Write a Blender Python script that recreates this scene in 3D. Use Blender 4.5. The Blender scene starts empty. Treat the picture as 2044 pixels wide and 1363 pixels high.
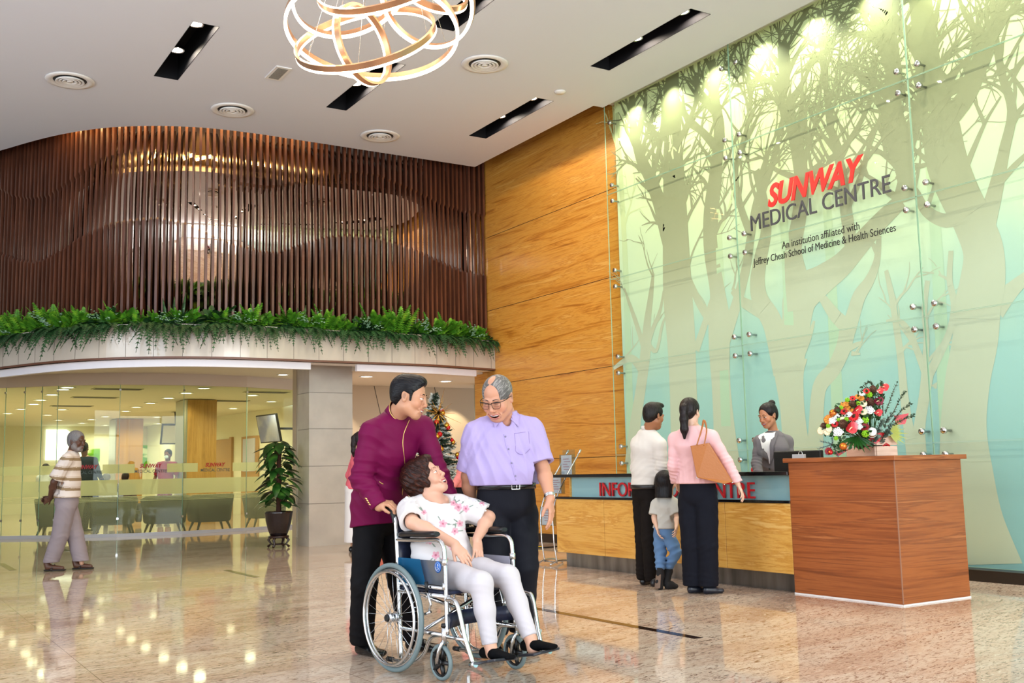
import bpy, bmesh, math, random
import numpy as np
from mathutils import Vector, Matrix, noise as mnoise
PI = math.pi
C = bpy.context.scene.collection
SC = bpy.context.scene
random.seed(7)

# ---------------------------------------------------------------- camera
cam_d = bpy.data.cameras.new('camera'); cam = bpy.data.objects.new('camera', cam_d); C.objects.link(cam)
cam_d.sensor_width = 36.0; cam_d.lens = 36.80; cam_d.clip_start = 0.05; cam_d.clip_end = 200
cr = Vector((0.85053963, -0.52545461, -0.02190419)); cu = Vector((-0.04554966, -0.11509563, 0.99230954)); cf = Vector((0.5239347, 0.84300086, 0.12182767))
cm = Matrix((cr, cu, -cf)).transposed().to_4x4(); cm.translation = Vector((0, 0, 1.12)); cam.matrix_world = cm
SC.camera = cam
SC.view_settings.view_transform = 'Standard'; SC.view_settings.look = 'None'
SC.view_settings.exposure = 0.34; SC.view_settings.gamma = 1.0; SC.view_settings.use_curve_mapping = False
SC.cycles.max_bounces = 7; SC.cycles.diffuse_bounces = 3; SC.cycles.glossy_bounces = 4
SC.cycles.transmission_bounces = 4; SC.cycles.transparent_max_bounces = 24
SC.cycles.sample_clamp_indirect = 4.0; SC.cycles.sample_clamp_direct = 0.0
SC.cycles.caustics_reflective = False; SC.cycles.caustics_refractive = False

def lin(h):
    h = h.lstrip('#'); v = [int(h[i:i+2], 16)/255 for i in (0, 2, 4)]
    return tuple((x/12.92 if x <= 0.04045 else ((x+0.055)/1.055)**2.4) for x in v) + (1.0,)

# ---------------------------------------------------------------- daylight and large lights
w = bpy.data.worlds.new('world'); SC.world = w; w.use_nodes = True
wb = w.node_tree.nodes['Background']; wb.inputs[0].default_value = (0.86, 0.93, 1.0, 1); wb.inputs[1].default_value = 1.3

def area_light(name, loc, target, sx, sy, power, col, spread=180):
    d = bpy.data.lights.new(name, 'AREA'); d.shape = 'RECTANGLE'; d.size = sx; d.size_y = sy
    d.energy = power; d.color = col; d.spread = math.radians(spread)
    o = bpy.data.objects.new(name, d); C.objects.link(o); o.location = loc
    o.rotation_euler = (Vector(target)-Vector(loc)).to_track_quat('-Z', 'Y').to_euler()
    return o
def spot_light(name, loc, target, power, col, angle=60, blend=0.6, size=0.05):
    d = bpy.data.lights.new(name, 'SPOT'); d.energy = power; d.color = col
    d.spot_size = math.radians(angle); d.spot_blend = blend; d.shadow_soft_size = size
    o = bpy.data.objects.new(name, d); C.objects.link(o); o.location = loc
    o.rotation_euler = (Vector(target)-Vector(loc)).to_track_quat('-Z', 'Y').to_euler()
    return o
WARM = (1.0, 0.86, 0.68); COOL = (0.765, 0.885, 1.0)
# area light for daylight through the street front, tilted up to brighten the ceiling
area_light('street_window_light', (1.0, -7.6, 2.9), (3.2, 10, 6.5), 15, 5.4, 900, COOL)
area_light('front_right_key_light', (6.2, -7.5, 3.2), (3.0, 6, 1.2), 4.0, 4.6, 430, (1.0, 0.97, 0.93))  # added key light at front right, shaping faces and clothes
area_light('side_fill_light', (-7.6, 5.0, 2.9), (5, 8, 6.0), 12, 5.0, 620, COOL)  # fill light at the left windows, which are unseen and added for light
# clinic room behind the glass and the lobby under the balcony

# ---------------------------------------------------------------- material helpers
MATS = {}
def mat(name, col='#888888', rough=0.5, metal=0.0, spec=0.5, emit=None, estr=0.0, sheen=0.0, coat=0.0, alpha=1.0, bump=None, sss=0.0):
    """bump = (scale, strength) or (scale, strength, (sx,sy,sz))"""
    if name in MATS: return MATS[name]
    m = bpy.data.materials.new(name); m.use_nodes = True; nt = m.node_tree
    b = nt.nodes['Principled BSDF']
    c = lin(col) if isinstance(col, str) else tuple(col)+(1,)
    b.inputs['Base Color'].default_value = c; b.inputs['Roughness'].default_value = rough
    b.inputs['Metallic'].default_value = metal; b.inputs['Specular IOR Level'].default_value = spec
    b.inputs['Coat Weight'].default_value = coat; b.inputs['Sheen Weight'].default_value = sheen
    if sss: b.inputs['Subsurface Weight'].default_value = sss; b.inputs['Subsurface Radius'].default_value = (0.012, 0.004, 0.002); b.inputs['Subsurface Scale'].default_value = 1.0
    if emit: b.inputs['Emission Color'].default_value = lin(emit); b.inputs['Emission Strength'].default_value = estr
    if alpha < 1: b.inputs['Alpha'].default_value = alpha
    if bump: add_bump(m, *bump)
    MATS[name] = m; return m
def N(nt, t, **kw):
    n = nt.nodes.new(t)
    for k, v in kw.items():
        if k.startswith('i_'): n.inputs[k[2:].replace('_', ' ')].default_value = v
        else: setattr(n, k, v)
    return n
def coords(nt, scale=(1, 1, 1), rot=(0, 0, 0)):
    tc = N(nt, 'ShaderNodeTexCoord'); mp = N(nt, 'ShaderNodeMapping')
    mp.inputs['Scale'].default_value = scale; mp.inputs['Rotation'].default_value = rot
    nt.links.new(tc.outputs['Object'], mp.inputs[0]); return mp.outputs[0]
def add_bump(m, scale, strength, st=(1, 1, 1), dist=0.01):
    nt = m.node_tree; n = N(nt, 'ShaderNodeTexNoise'); n.inputs['Scale'].default_value = scale; n.inputs['Detail'].default_value = 3
    nt.links.new(coords(nt, st), n.inputs['Vector'])
    b = N(nt, 'ShaderNodeBump'); b.inputs['Strength'].default_value = strength; b.inputs['Distance'].default_value = dist
    nt.links.new(n.outputs['Fac'], b.inputs['Height']); nt.links.new(b.outputs[0], nt.nodes['Principled BSDF'].inputs['Normal'])
def ramp(nt, fac, stops):
    r = N(nt, 'ShaderNodeValToRGB'); e = r.color_ramp.elements
    while len(e) > 1: e.remove(e[-1])
    e[0].position = stops[0][0]; e[0].color = lin(stops[0][1])
    for p, c in stops[1:]:
        k = e.new(p); k.color = lin(c)
    nt.links.new(fac, r.inputs[0]); return r.outputs[0]
def noisy(name, stops, scale=5, st=(1, 1, 1), rough=0.5, detail=4, distort=0.0, rot=(0, 0, 0), bump=0.0, metal=0.0, coat=0.0, spec=0.5, rgh=0.5):
    if name in MATS: return MATS[name]
    m = mat(name, rough=rough, metal=metal, coat=coat, spec=spec); nt = m.node_tree; b = nt.nodes['Principled BSDF']
    n = N(nt, 'ShaderNodeTexNoise'); n.inputs['Scale'].default_value = scale; n.inputs['Detail'].default_value = detail
    n.inputs['Distortion'].default_value = distort; n.inputs['Roughness'].default_value = rgh
    nt.links.new(coords(nt, st, rot), n.inputs['Vector'])
    nt.links.new(ramp(nt, n.outputs['Fac'], stops), b.inputs['Base Color'])
    if bump:
        bp = N(nt, 'ShaderNodeBump'); bp.inputs['Strength'].default_value = bump; bp.inputs['Distance'].default_value = 0.01
        nt.links.new(n.outputs['Fac'], bp.inputs['Height']); nt.links.new(bp.outputs[0], b.inputs['Normal'])
    return m
def colattr(name, rough=0.5, spec=0.4, sss=0.0, sheen=0.0, bump=None, coat=0.0):
    """material that reads the vertex colours an object carries (skin, printed cloth)"""
    if name in MATS: return MATS[name]
    m = mat(name, rough=rough, spec=spec, sss=sss, sheen=sheen, bump=bump, coat=coat); nt = m.node_tree
    a = N(nt, 'ShaderNodeVertexColor'); a.layer_name = 'Col'
    nt.links.new(a.outputs[0], nt.nodes['Principled BSDF'].inputs['Base Color']); return m

# ---------------------------------------------------------------- object helpers
def tag(o, label=None, cat=None, group=None, kind=None):
    if label: o['label'] = label
    if cat: o['category'] = cat
    if group: o['group'] = group
    if kind: o['kind'] = kind
    return o
def thing(name, label, cat, loc=(0, 0, 0), rz=0.0, group=None):
    o = bpy.data.objects.new(name, None); C.objects.link(o); o.location = loc; o.rotation_euler = (0, 0, rz); o.empty_display_size = 0.1
    return tag(o, label, cat, group)
def dup(o, loc=None, rz=None, label=None, parent=None, scale=None, group=None):
    c = o.copy(); C.objects.link(c); c.parent = parent
    if loc is not None: c.location = loc
    if rz is not None: c.rotation_euler = rz if hasattr(rz, '__len__') else (0, 0, rz)
    if scale is not None: c.scale = scale if hasattr(scale, '__len__') else (scale,)*3
    if label: c['label'] = label
    if group: c['group'] = group
    for ch in list(o.children): dup(ch, parent=c)
    return c
ORD = ['first', 'second', 'third', 'fourth', 'fifth', 'sixth', 'seventh', 'eighth', 'ninth', 'tenth', 'eleventh', 'twelfth', 'thirteenth', 'fourteenth', 'fifteenth', 'sixteenth', 'seventeenth', 'eighteenth', 'nineteenth', 'twentieth']
def ordn(i):
    if i < 20: return ORD[i]
    t = ['twenty', 'thirty', 'forty', 'fifty', 'sixty', 'seventy', 'eighty', 'ninety'][(i+1)//10-2]
    u = (i+1) % 10
    return (t + '-' + ORD[u-1]) if u else t[:-1] + 'ieth'

class MB:
    """mesh collector: many shapes, one mesh object"""
    def __init__(s): s.v = []; s.f = []; s.m = []; s.sm = []; s.mi = 0; s.T = None
    def add(s, vs, fs, smooth=False):
        b = len(s.v)
        for p in vs:
            p = Vector(p)
            if s.T is not None: p = s.T @ p
            s.v.append(p)
        for f in fs: s.f.append(tuple(b+i for i in f)); s.m.append(s.mi); s.sm.append(smooth)
        return s
    def box(s, c, sz, R=None):
        vs = []
        for z in (-.5, .5):
            for x, y in ((-.5, -.5), (.5, -.5), (.5, .5), (-.5, .5)):
                p = Vector((x*sz[0], y*sz[1], z*sz[2]))
                if R is not None: p = R @ p
                vs.append(p + Vector(c))
        return s.add(vs, [(3, 2, 1, 0), (4, 5, 6, 7), (0, 1, 5, 4), (1, 2, 6, 5), (2, 3, 7, 6), (3, 0, 4, 7)])
    def bx(s, x0, x1, y0, y1, z0, z1): return s.box(((x0+x1)/2, (y0+y1)/2, (z0+z1)/2), (x1-x0, y1-y0, z1-z0))
    def rings(s, rs, caps=True, smooth=True, closed=False):
        n = len(rs[0]); vs = [p for r in rs for p in r]; fs = []
        m = len(rs)
        for i in range(m if closed else m-1):
            a, b = i*n, ((i+1) % m)*n
            for j in range(n):
                k = (j+1) % n; fs.append((a+j, a+k, b+k, b+j))
        s.add(vs, fs, smooth)
        if caps and not closed:
            b = len(s.v)-len(vs)
            s.f.append(tuple(b+j for j in reversed(range(n)))); s.m.append(s.mi); s.sm.append(False)
            s.f.append(tuple(b+(m-1)*n+j for j in range(n))); s.m.append(s.mi); s.sm.append(False)
        return s
    def tube(s, pts, r, seg=8, closed=False, flat=1.0, up=None):
        pts = [Vector(p) for p in pts]; m = len(pts)
        rad = list(r) if hasattr(r, '__len__') else [r]*m
        rs = []; prev = None
        for i, p in enumerate(pts):
            if closed: t = pts[(i+1) % m]-pts[i-1]
            else: t = pts[min(i+1, m-1)]-pts[max(i-1, 0)]
            if t.length < 1e-9: t = Vector((0, 0, 1))
            t.normalize()
            if up is not None: a = Vector(up)-t*t.dot(Vector(up))
            elif prev is None: a = t.orthogonal()
            else: a = prev - t*t.dot(prev)
            if a.length < 1e-6: a = t.orthogonal()
            a.normalize(); prev = a; b = t.cross(a)
            rs.append([p+(a*math.cos(2*PI*j/seg)*flat+b*math.sin(2*PI*j/seg))*rad[i] for j in range(seg)])
        return s.rings(rs, True, True, closed)
    def cyl(s, p0, p1, r0, r1=None, seg=16, smooth=True):
        r1 = r0 if r1 is None else r1
        return s.tube([p0, p1], [r0, r1], seg)
    def lathe(s, prof, c=(0, 0, 0), seg=24, axis=(0, 0, 1), smooth=True):
        q = Vector((0, 0, 1)).rotation_difference(Vector(axis)); c = Vector(c)
        rs = [[c+q @ Vector((r*math.cos(2*PI*j/seg), r*math.sin(2*PI*j/seg), z)) for j in range(seg)] for r, z in prof]
        return s.rings(rs, True, smooth)
    def ball(s, c, r, seg=12, n=8):
        r = r if hasattr(r, '__len__') else (r, r, r); c = Vector(c)
        rs = []
        for i in range(n+1):
            a = -PI/2+PI*i/n; k = max(math.cos(a), 0.02)
            rs.append([c+Vector((r[0]*k*math.cos(2*PI*j/seg), r[1]*k*math.sin(2*PI*j/seg), r[2]*math.sin(a))) for j in range(seg)])
        return s.rings(rs, True, True)
    def prism(s, poly, d0, d1, axis='z'):
        """poly 2-D; axis z: (x,y), x: (y,z), y: (x,z)"""
        def P(p, d): return {'z': (p[0], p[1], d), 'x': (d, p[0], p[1]), 'y': (p[0], d, p[1])}[axis]
        n = len(poly); vs = [P(p, d0) for p in poly]+[P(p, d1) for p in poly]
        fs = [tuple(reversed(range(n))), tuple(range(n, 2*n))]+[(i, (i+1) % n, n+(i+1) % n, n+i) for i in range(n)]
        return s.add(vs, fs)
    def strip(s, pts, z0, z1, th=0.02, closed=False):
        """vertical wall along a plan polyline, given thickness"""
        P = [Vector((p[0], p[1])) for p in pts]; n = len(P); off = []
        for i in range(n):
            t = P[min(i+1, n-1)]-P[max(i-1, 0)]; t.normalize(); off.append(Vector((-t.y, t.x))*th)
        rs = []
        for p, o in zip(P, off):
            rs.append([(p.x, p.y, z0), (p.x, p.y, z1), (p.x+o.x, p.y+o.y, z1), (p.x+o.x, p.y+o.y, z0)])
        return s.rings(rs, True, False)
    def quad(s, a, b, c, d): return s.add([a, b, c, d], [(0, 1, 2, 3)])
    def build(s, name, mats, parent=None, bevel=0.0, subsurf=0, recalc=True, loc=None):
        me = bpy.data.meshes.new(name); me.from_pydata([tuple(p) for p in s.v], [], s.f)
        if not isinstance(mats, (list, tuple)): mats = [mats]
        for m in mats: me.materials.append(m)
        me.polygons.foreach_set('material_index', s.m); me.polygons.foreach_set('use_smooth', s.sm)
        me.update()
        if recalc:
            bm = bmesh.new(); bm.from_mesh(me); bmesh.ops.recalc_face_normals(bm, faces=bm.faces); bm.to_mesh(me); bm.free()
        o = bpy.data.objects.new(name, me); C.objects.link(o)
        if parent is not None: o.parent = parent
        if loc is not None: o.location = loc
        if bevel: b = o.modifiers.new('bevel', 'BEVEL'); b.width = bevel; b.segments = 2; b.limit_method = 'ANGLE'; b.angle_limit = 0.6
        if subsurf: b = o.modifiers.new('sub', 'SUBSURF'); b.levels = subsurf; b.render_levels = subsurf
        return o
def struct(o): o['kind'] = 'structure'; return o
def circ(c, r, n=48, u=(1, 0, 0), v=(0, 1, 0)):
    c = Vector(c); u = Vector(u); v = Vector(v)
    return [c+u*r*math.cos(2*PI*i/n)+v*r*math.sin(2*PI*i/n) for i in range(n)]
def spline(pts, n=8):
    """Catmull-Rom through 2-D / 3-D points"""
    P = [Vector(p) for p in pts]; out = []
    for i in range(len(P)-1):
        a = P[max(i-1, 0)]; b = P[i]; c = P[i+1]; d = P[min(i+2, len(P)-1)]
        for k in range(n):
            t = k/n; out.append(0.5*((2*b)+(c-a)*t+(2*a-5*b+4*c-d)*t*t+(3*b-a-3*c+d)*t**3))
    out.append(P[-1]); return out
def flat_with_holes(name, outer, holes, z, m, thick=0.0):
    cv = bpy.data.curves.new(name, 'CURVE'); cv.dimensions = '2D'; cv.fill_mode = 'BOTH'
    for loop in [outer]+holes:
        sp = cv.splines.new('POLY'); sp.points.add(len(loop)-1)
        for q, p in zip(sp.points, loop): q.co = (p[0], p[1], 0, 1)
        sp.use_cyclic_u = True
    cv.extrude = thick/2
    t = bpy.data.objects.new('tmp', cv); C.objects.link(t)
    me = bpy.data.meshes.new_from_object(t.evaluated_get(bpy.context.evaluated_depsgraph_get()))
    C.objects.unlink(t); bpy.data.objects.remove(t)
    o = bpy.data.objects.new(name, me); C.objects.link(o); me.name = name; me.materials.clear(); me.materials.append(m)
    o.location = (0, 0, z+thick/2); return o
def text_mesh(s, size, extrude=0.0, offset=0.0, shear=0.0, align='LEFT', spacing=1.0):
    cv = bpy.data.curves.new('t', 'FONT'); cv.body = s; cv.size = size; cv.extrude = extrude; cv.offset = offset; cv.shear = shear
    cv.align_x = align; cv.space_character = spacing; cv.resolution_u = 4
    t = bpy.data.objects.new('tmp', cv); C.objects.link(t)
    me = bpy.data.meshes.new_from_object(t.evaluated_get(bpy.context.evaluated_depsgraph_get()))
    C.objects.unlink(t); bpy.data.objects.remove(t)
    return me
def place_text(name, s, size, m, origin, ux, uy, width=None, height=None, parent=None, **kw):
    """text laid along unit vector ux, upward uy; scaled to width/height if given"""
    me = text_mesh(s, size, **kw)
    xs = [v.co.x for v in me.vertices]; ys = [v.co.y for v in me.vertices]
    x0, y0 = min(xs), 0.0
    sx = width/(max(xs)-x0) if width else 1.0; sy = height/max(ys) if height else sx
    ux = Vector(ux).normalized(); uy = Vector(uy).normalized(); un = ux.cross(uy); o0 = Vector(origin)
    for v in me.vertices:
        c = v.co.copy(); v.co = o0+ux*(c.x-x0)*sx+uy*(c.y-y0)*sy+un*c.z
    me.materials.clear(); me.materials.append(m); me.name = name
    o = bpy.data.objects.new(name, me); C.objects.link(o)
    if parent is not None: o.parent = parent
    return o
# ================================================================ ROOM
HC = 6.231; XW = 9.093
def wood(name, stops, zs=7.0, ys=0.55, seams=None, rough=0.38, rot=(0, 0, 0), scale=1.0, distort=1.2, coat=0.25, off=0.0, axis='yz'):
    m = mat(name, rough=rough, coat=coat); nt = m.node_tree; b = nt.nodes['Principled BSDF']
    b.inputs['Coat Roughness'].default_value = 0.12
    tc = N(nt, 'ShaderNodeTexCoord'); sep = N(nt, 'ShaderNodeSeparateXYZ'); nt.links.new(tc.outputs['Object'], sep.inputs[0])
    # shift the grain from board to board so each veneer sheet is its own
    fl = N(nt, 'ShaderNodeMath', operation='FLOOR'); dv = N(nt, 'ShaderNodeMath', operation='MULTIPLY_ADD')
    dv.inputs[1].default_value = 1/(seams or 1.28); dv.inputs[2].default_value = off
    nt.links.new(sep.outputs['Z'], dv.inputs[0]); nt.links.new(dv.outputs[0], fl.inputs[0])
    sh = N(nt, 'ShaderNodeMath', operation='MULTIPLY'); sh.inputs[1].default_value = 7.31; nt.links.new(fl.outputs[0], sh.inputs[0])
    hor = N(nt, 'ShaderNodeMath', operation='ADD'); nt.links.new(sep.outputs['X'], hor.inputs[0]); nt.links.new(sep.outputs['Y'], hor.inputs[1])
    ad = N(nt, 'ShaderNodeMath', operation='ADD'); nt.links.new(hor.outputs[0], ad.inputs[0]); nt.links.new(sh.outputs[0], ad.inputs[1])
    cb = N(nt, 'ShaderNodeCombineXYZ'); nt.links.new(ad.outputs[0], cb.inputs['X']); nt.links.new(sep.outputs['Z'], cb.inputs['Z'])
    mp = N(nt, 'ShaderNodeMapping'); mp.inputs['Scale'].default_value = (ys*scale, 1, zs*scale); nt.links.new(cb.outputs[0], mp.inputs[0])
    n1 = N(nt, 'ShaderNodeTexNoise'); n1.inputs['Scale'].default_value = 1.0; n1.inputs['Detail'].default_value = 6; n1.inputs['Distortion'].default_value = distort; n1.inputs['Roughness'].default_value = 0.62
    nt.links.new(mp.outputs[0], n1.inputs['Vector'])
    wv = N(nt, 'ShaderNodeTexNoise'); wv.inputs['Scale'].default_value = 1.0; wv.inputs['Detail'].default_value = 3; wv.inputs['Distortion'].default_value = 0.3
    mp2 = N(nt, 'ShaderNodeMapping'); mp2.inputs['Scale'].default_value = (ys*2.2*scale, 1, zs*9*scale); nt.links.new(cb.outputs[0], mp2.inputs[0]); nt.links.new(mp2.outputs[0], wv.inputs['Vector'])
    mx = N(nt, 'ShaderNodeMix'); mx.data_type = 'FLOAT'; mx.inputs[0].default_value = 0.3
    nt.links.new(n1.outputs['Fac'], mx.inputs[2]); nt.links.new(wv.outputs['Fac'], mx.inputs[3])
    nt.links.new(ramp(nt, mx.outputs[0], stops), b.inputs['Base Color'])
    return m
M_oak = wood('honey_veneer', [(0.30, '#8a4f16'), (0.40, '#b87627'), (0.47, '#cf8f38'), (0.52, '#d59a42'), (0.56, '#c07e2c'), (0.60, '#d8a04c'), (0.72, '#dfab58')], seams=1.285, off=0.004)
M_desk = wood('light_veneer', [(0.30, '#b06f22'), (0.42, '#d19a43'), (0.50, '#dcaa55'), (0.56, '#c98f3a'), (0.62, '#e2b565'), (0.75, '#e8bf74')], zs=5, ys=0.9, seams=10, rough=0.35)
M_tower = wood('walnut_veneer', [(0.32, '#6b3412'), (0.42, '#8e4a1e'), (0.50, '#a55c2a'), (0.56, '#84441c'), (0.62, '#b06a38'), (0.75, '#ba7946')], zs=7, ys=0.35, seams=10, rough=0.45, distort=0.8)
M_ceil = mat('ceiling_paint', '#e6e9f4', rough=0.75)
M_white = mat('white_paint', '#efecea', rough=0.5)
M_black = mat('black_metal', '#0c0c0d', rough=0.45)
M_chrome = mat('chrome', '#d8dadc', rough=0.12, metal=1.0)
M_steel = noisy('brushed_steel', [(0.3, '#6f6c68'), (0.7, '#a8a49e')], scale=1.2, st=(1, 6, 1), rough=0.32, metal=0.9, detail=3)
M_slat = noisy('slat_wood', [(0.3, '#43251a'), (0.7, '#6b3f2c')], scale=14, st=(1, 1, 0.1), rough=0.36, coat=0.2)
M_stone = noisy('cladding_stone', [(0.3, '#b3aaa0'), (0.7, '#c9c0b4')], scale=2.0, rough=0.16, spec=0.6)
M_mirror = mat('bronze_mirror', '#e8d2c0', rough=0.02, metal=1.0)
M_led = mat('led_white', '#ffffff', emit='#fff0d8', estr=9.0)
M_ledwarm = mat('led_gold', '#ffffff', emit='#ffb450', estr=7.0)
M_lampface = mat('lamp_face', '#ffffff', emit='#fff2dc', estr=14.0)

# ---- polished granite floor
def floor_mat():
    m = mat('granite_floor', rough=0.05, spec=0.5); nt = m.node_tree; b = nt.nodes['Principled BSDF']
    v = coords(nt, (1, 1, 1), (0, 0, math.radians(-12)))
    def ns(scale, st, det, dis=0.0, rg=0.55):
        mp = N(nt, 'ShaderNodeMapping'); mp.inputs['Scale'].default_value = st; nt.links.new(v, mp.inputs[0])
        n = N(nt, 'ShaderNodeTexNoise'); n.inputs['Scale'].default_value = scale; n.inputs['Detail'].default_value = det; n.inputs['Distortion'].default_value = dis; n.inputs['Roughness'].default_value = rg
        nt.links.new(mp.outputs[0], n.inputs['Vector']); return n.outputs['Fac']
    base = ramp(nt, ns(1.1, (0.5, 1.6, 1), 4, 0.8), [(0.30, '#b59884'), (0.45, '#cbb19c'), (0.56, '#d6c3b0'), (0.70, '#c6a892')])
    fl = ramp(nt, ns(20, (0.5, 1.7, 1), 6, 1.8, 0.72), [(0.40, '#000000'), (0.475, '#ffffff')])
    gate = ramp(nt, ns(1.5, (0.6, 2.0, 1), 3, 0.6), [(0.40, '#c0c0c0'), (0.60, '#101010')])
    lt = ramp(nt, ns(16, (0.5, 2.0, 1), 5, 1.0, 0.7), [(0.56, '#000000'), (0.66, '#ffffff')])
    m1 = N(nt, 'ShaderNodeMix'); m1.data_type = 'RGBA'; m1.blend_type = 'MIX'
    nt.links.new(lt, m1.inputs[0]); nt.links.new(base, m1.inputs[6]); m1.inputs[7].default_value = lin('#e2d2be')
    g = N(nt, 'ShaderNodeMix'); g.data_type = 'RGBA'; g.blend_type = 'LIGHTEN'; g.inputs[0].default_value = 1
    nt.links.new(fl, g.inputs[6]); nt.links.new(gate, g.inputs[7])
    m2 = N(nt, 'ShaderNodeMix'); m2.data_type = 'RGBA'
    nt.links.new(g.outputs[2], m2.inputs[0]); m2.inputs[6].default_value = lin('#6d4630'); nt.links.new(m1.outputs[2], m2.inputs[7])
    # fine slab joints
    br = N(nt, 'ShaderNodeTexBrick'); br.offset = 0.0; br.inputs['Scale'].default_value = 1.0; br.inputs['Mortar Size'].default_value = 0.0022; br.inputs['Brick Width'].default_value = 1.2; br.inputs['Row Height'].default_value = 1.2
    br.inputs['Color1'].default_value = br.inputs['Color2'].default_value = (1, 1, 1, 1); br.inputs['Mortar'].default_value = (0.45, 0.36, 0.3, 1)
    nt.links.new(coords(nt), br.inputs['Vector'])
    m3 = N(nt, 'ShaderNodeMix'); m3.data_type = 'RGBA'; m3.blend_type = 'MULTIPLY'; m3.inputs[0].default_value = 1
    nt.links.new(m2.outputs[2], m3.inputs[6]); nt.links.new(br.outputs['Color'], m3.inputs[7])
    nt.links.new(m3.outputs[2], b.inputs['Base Color'])
    return m
struct(MB().bx(-9, 13, -9, 40, -0.2, 0).build('floor', floor_mat()))
M_inlay = mat('dark_inlay', '#2b1b12', rough=0.08)
for k, (x, y0, y1, wd) in enumerate([(4.72, 5.36, 9.6, 0.075), (3.80, 11.6, 12.75, 0.07), (1.70, 14.8, 16.2, 0.09), (2.86, 18.0, 18.8, 0.09)]):
    struct(MB().bx(x-wd/2, x+wd/2, y0, y1, -0.01, 0.0015).build('trim_%d' % (k+21), M_inlay))

# ---- plan curves: ceiling edge / balcony front
EDGE = [(0.2, 22.4), (0.7, 20.0), (1.25, 18.4), (1.70, 17.45), (2.24, 16.45), (2.80, 15.75), (3.40, 15.32), (4.05, 15.06), (4.75, 14.96), (5.6, 14.95), (6.6, 14.95), (7.7, 14.95), (8.628, 14.95)]
edge = [tuple(p) for p in spline(EDGE, 6)]
def offset(pts, d):
    P = [Vector((p[0], p[1])) for p in pts]; out = []
    for i in range(len(P)):
        t = P[min(i+1, len(P)-1)]-P[max(i-1, 0)]; t.normalize(); out.append(tuple(P[i]+Vector((-t.y, t.x))*d))
    return out
SLOTS = [(3.12, 11.46, 13.33), (5.48, 11.46, 13.38), (7.87, 11.66, 13.54), (7.87, 8.45, 10.37), (5.52, 8.40, 10.27), (3.12, 8.3, 10.2), (5.5, 5.0, 6.9), (7.87, 5.0, 6.9), (3.1, 4.8, 6.7)]
holes = [[(x-.15, a), (x+.15, a), (x+.15, b), (x-.15, b)] for x, a, b in SLOTS]
outer = [(-8, -8)] + [(-8, 22.4)] + edge + [(8.628, 11.545), (8.79, 11.545), (8.79, -8)]
ceil = struct(flat_with_holes('ceiling', outer, holes, HC, M_ceil, thick=0.05))
struct(MB().bx(-9, 10, -9, 24, 6.95, 7.05).build('ceiling_upper', M_ceil))
# cove upstands, so the slab above the ceiling edge stays hidden
struct(MB().strip(edge[::-1], HC+0.04, HC+0.22, 0.02).build('trim_4', M_ceil))
cx = 8.79
struct(MB().bx(8.60, 8.79, -8, 11.545, HC+0.05, HC+0.14).build('trim_5', M_white))
# ---- walls
struct(MB().bx(XW, XW+0.2, 11.62, 15.9, 0.0, 6.9).build('wall_right', M_oak))
struct(MB().bx(XW+0.010, XW+0.2, -9, 11.62, 0.0, 6.9).build('wall_right_panel', M_oak))
seam = MB()
for z in (1.28, 2.565, 3.85, 5.136): seam.bx(XW-0.002, XW+0.01, 11.7, 15.42, z-0.004, z+0.004)
struct(seam.build('trim_6', mat('joint_brown', '#3a2008', rough=0.8)))  # thin dark brown strips along the veneer joints
struct(MB().bx(XW-0.03, XW+0.01, 11.8, 15.4, 0.0, 0.13).build('baseboard_right', mat('dark_skirting', '#241d18', rough=0.35)))
struct(MB().bx(8.86, XW+0.01, -8, 11.73, 0.0, 0.105).build('baseboard_mural', mat('dark_skirting')))
M_wall = mat('wall_paint', '#d9d2c8', rough=0.7)
# rear street front and left wall, with big window openings, the left ones added for light
def glazed_wall(name, x0, x1, z1, openings, at, horiz, mull):
    s = MB()
    def seg(a, b, za, zb):
        if horiz: s.bx(a, b, at-0.15, at+0.15, za, zb)
        else: s.bx(at-0.15, at+0.15, a, b, za, zb)
    cur = x0
    for a, b in openings:
        seg(cur, a, 0, z1); seg(a, b, 5.7, z1); seg(a, b, 0, 0.12); cur = b
    seg(cur, x1, 0, z1)
    struct(s.build(name, M_wall))
    f = MB()
    for a, b in openings:
        n = max(1, round((b-a)/mull))
        for i in range(n+1):
            q = a+(b-a)*i/n
            if horiz: f.bx(q-.04, q+.04, at-.06, at+.06, 0.12, 5.7)
            else: f.bx(at-.06, at+.06, q-.04, q+.04, 0.12, 5.7)
        for z in (2.6, 4.2):
            if horiz: f.bx(a, b, at-.05, at+.05, z-.03, z+.03)
            else: f.bx(at-.05, at+.05, a, b, z-.03, z+.03)
    struct(f.build('window_%d' % (1 if horiz else 2), mat('window_frame', '#55585a', rough=0.4)))
glazed_wall('wall_rear', -9, 9.3, 7.0, [(-6.6, -1.0), (-0.4, 8.4)], -8.0, True, 1.5)
glazed_wall('wall_left', -9, 40, 7.0, [(-1.2, 4.8), (5.4, 11.2)], -8.0, False, 1.5)
struct(MB().bx(-8, 0.4, 22.4, 22.6, 0, 7).build('wall_back_left', M_wall))
struct(MB().bx(0.4, 13, 23.9, 24.1, 3.25, 7).build('wall_back_upper', M_wall))

# ---- balcony: fascia, soffit, planter
fz0, fz1 = 2.82, 3.30
FEDGE = EDGE[:-1] + [(8.4, 15.03), (9.09, 15.18)]
FEDGE = [(x, y-(0.06 if 2 < x < 8 else 0)) for x, y in FEDGE]
fedge = [tuple(p) for p in spline(FEDGE, 6)]
M_panel = noisy('fascia_stone', [(0.3, '#bdb2a4'), (0.7, '#cfc5b7')], scale=1.3, rough=0.10, spec=0.7)
struct(MB().strip(fedge, fz0, fz1, 0.04).build('trim_7', M_panel))
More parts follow.
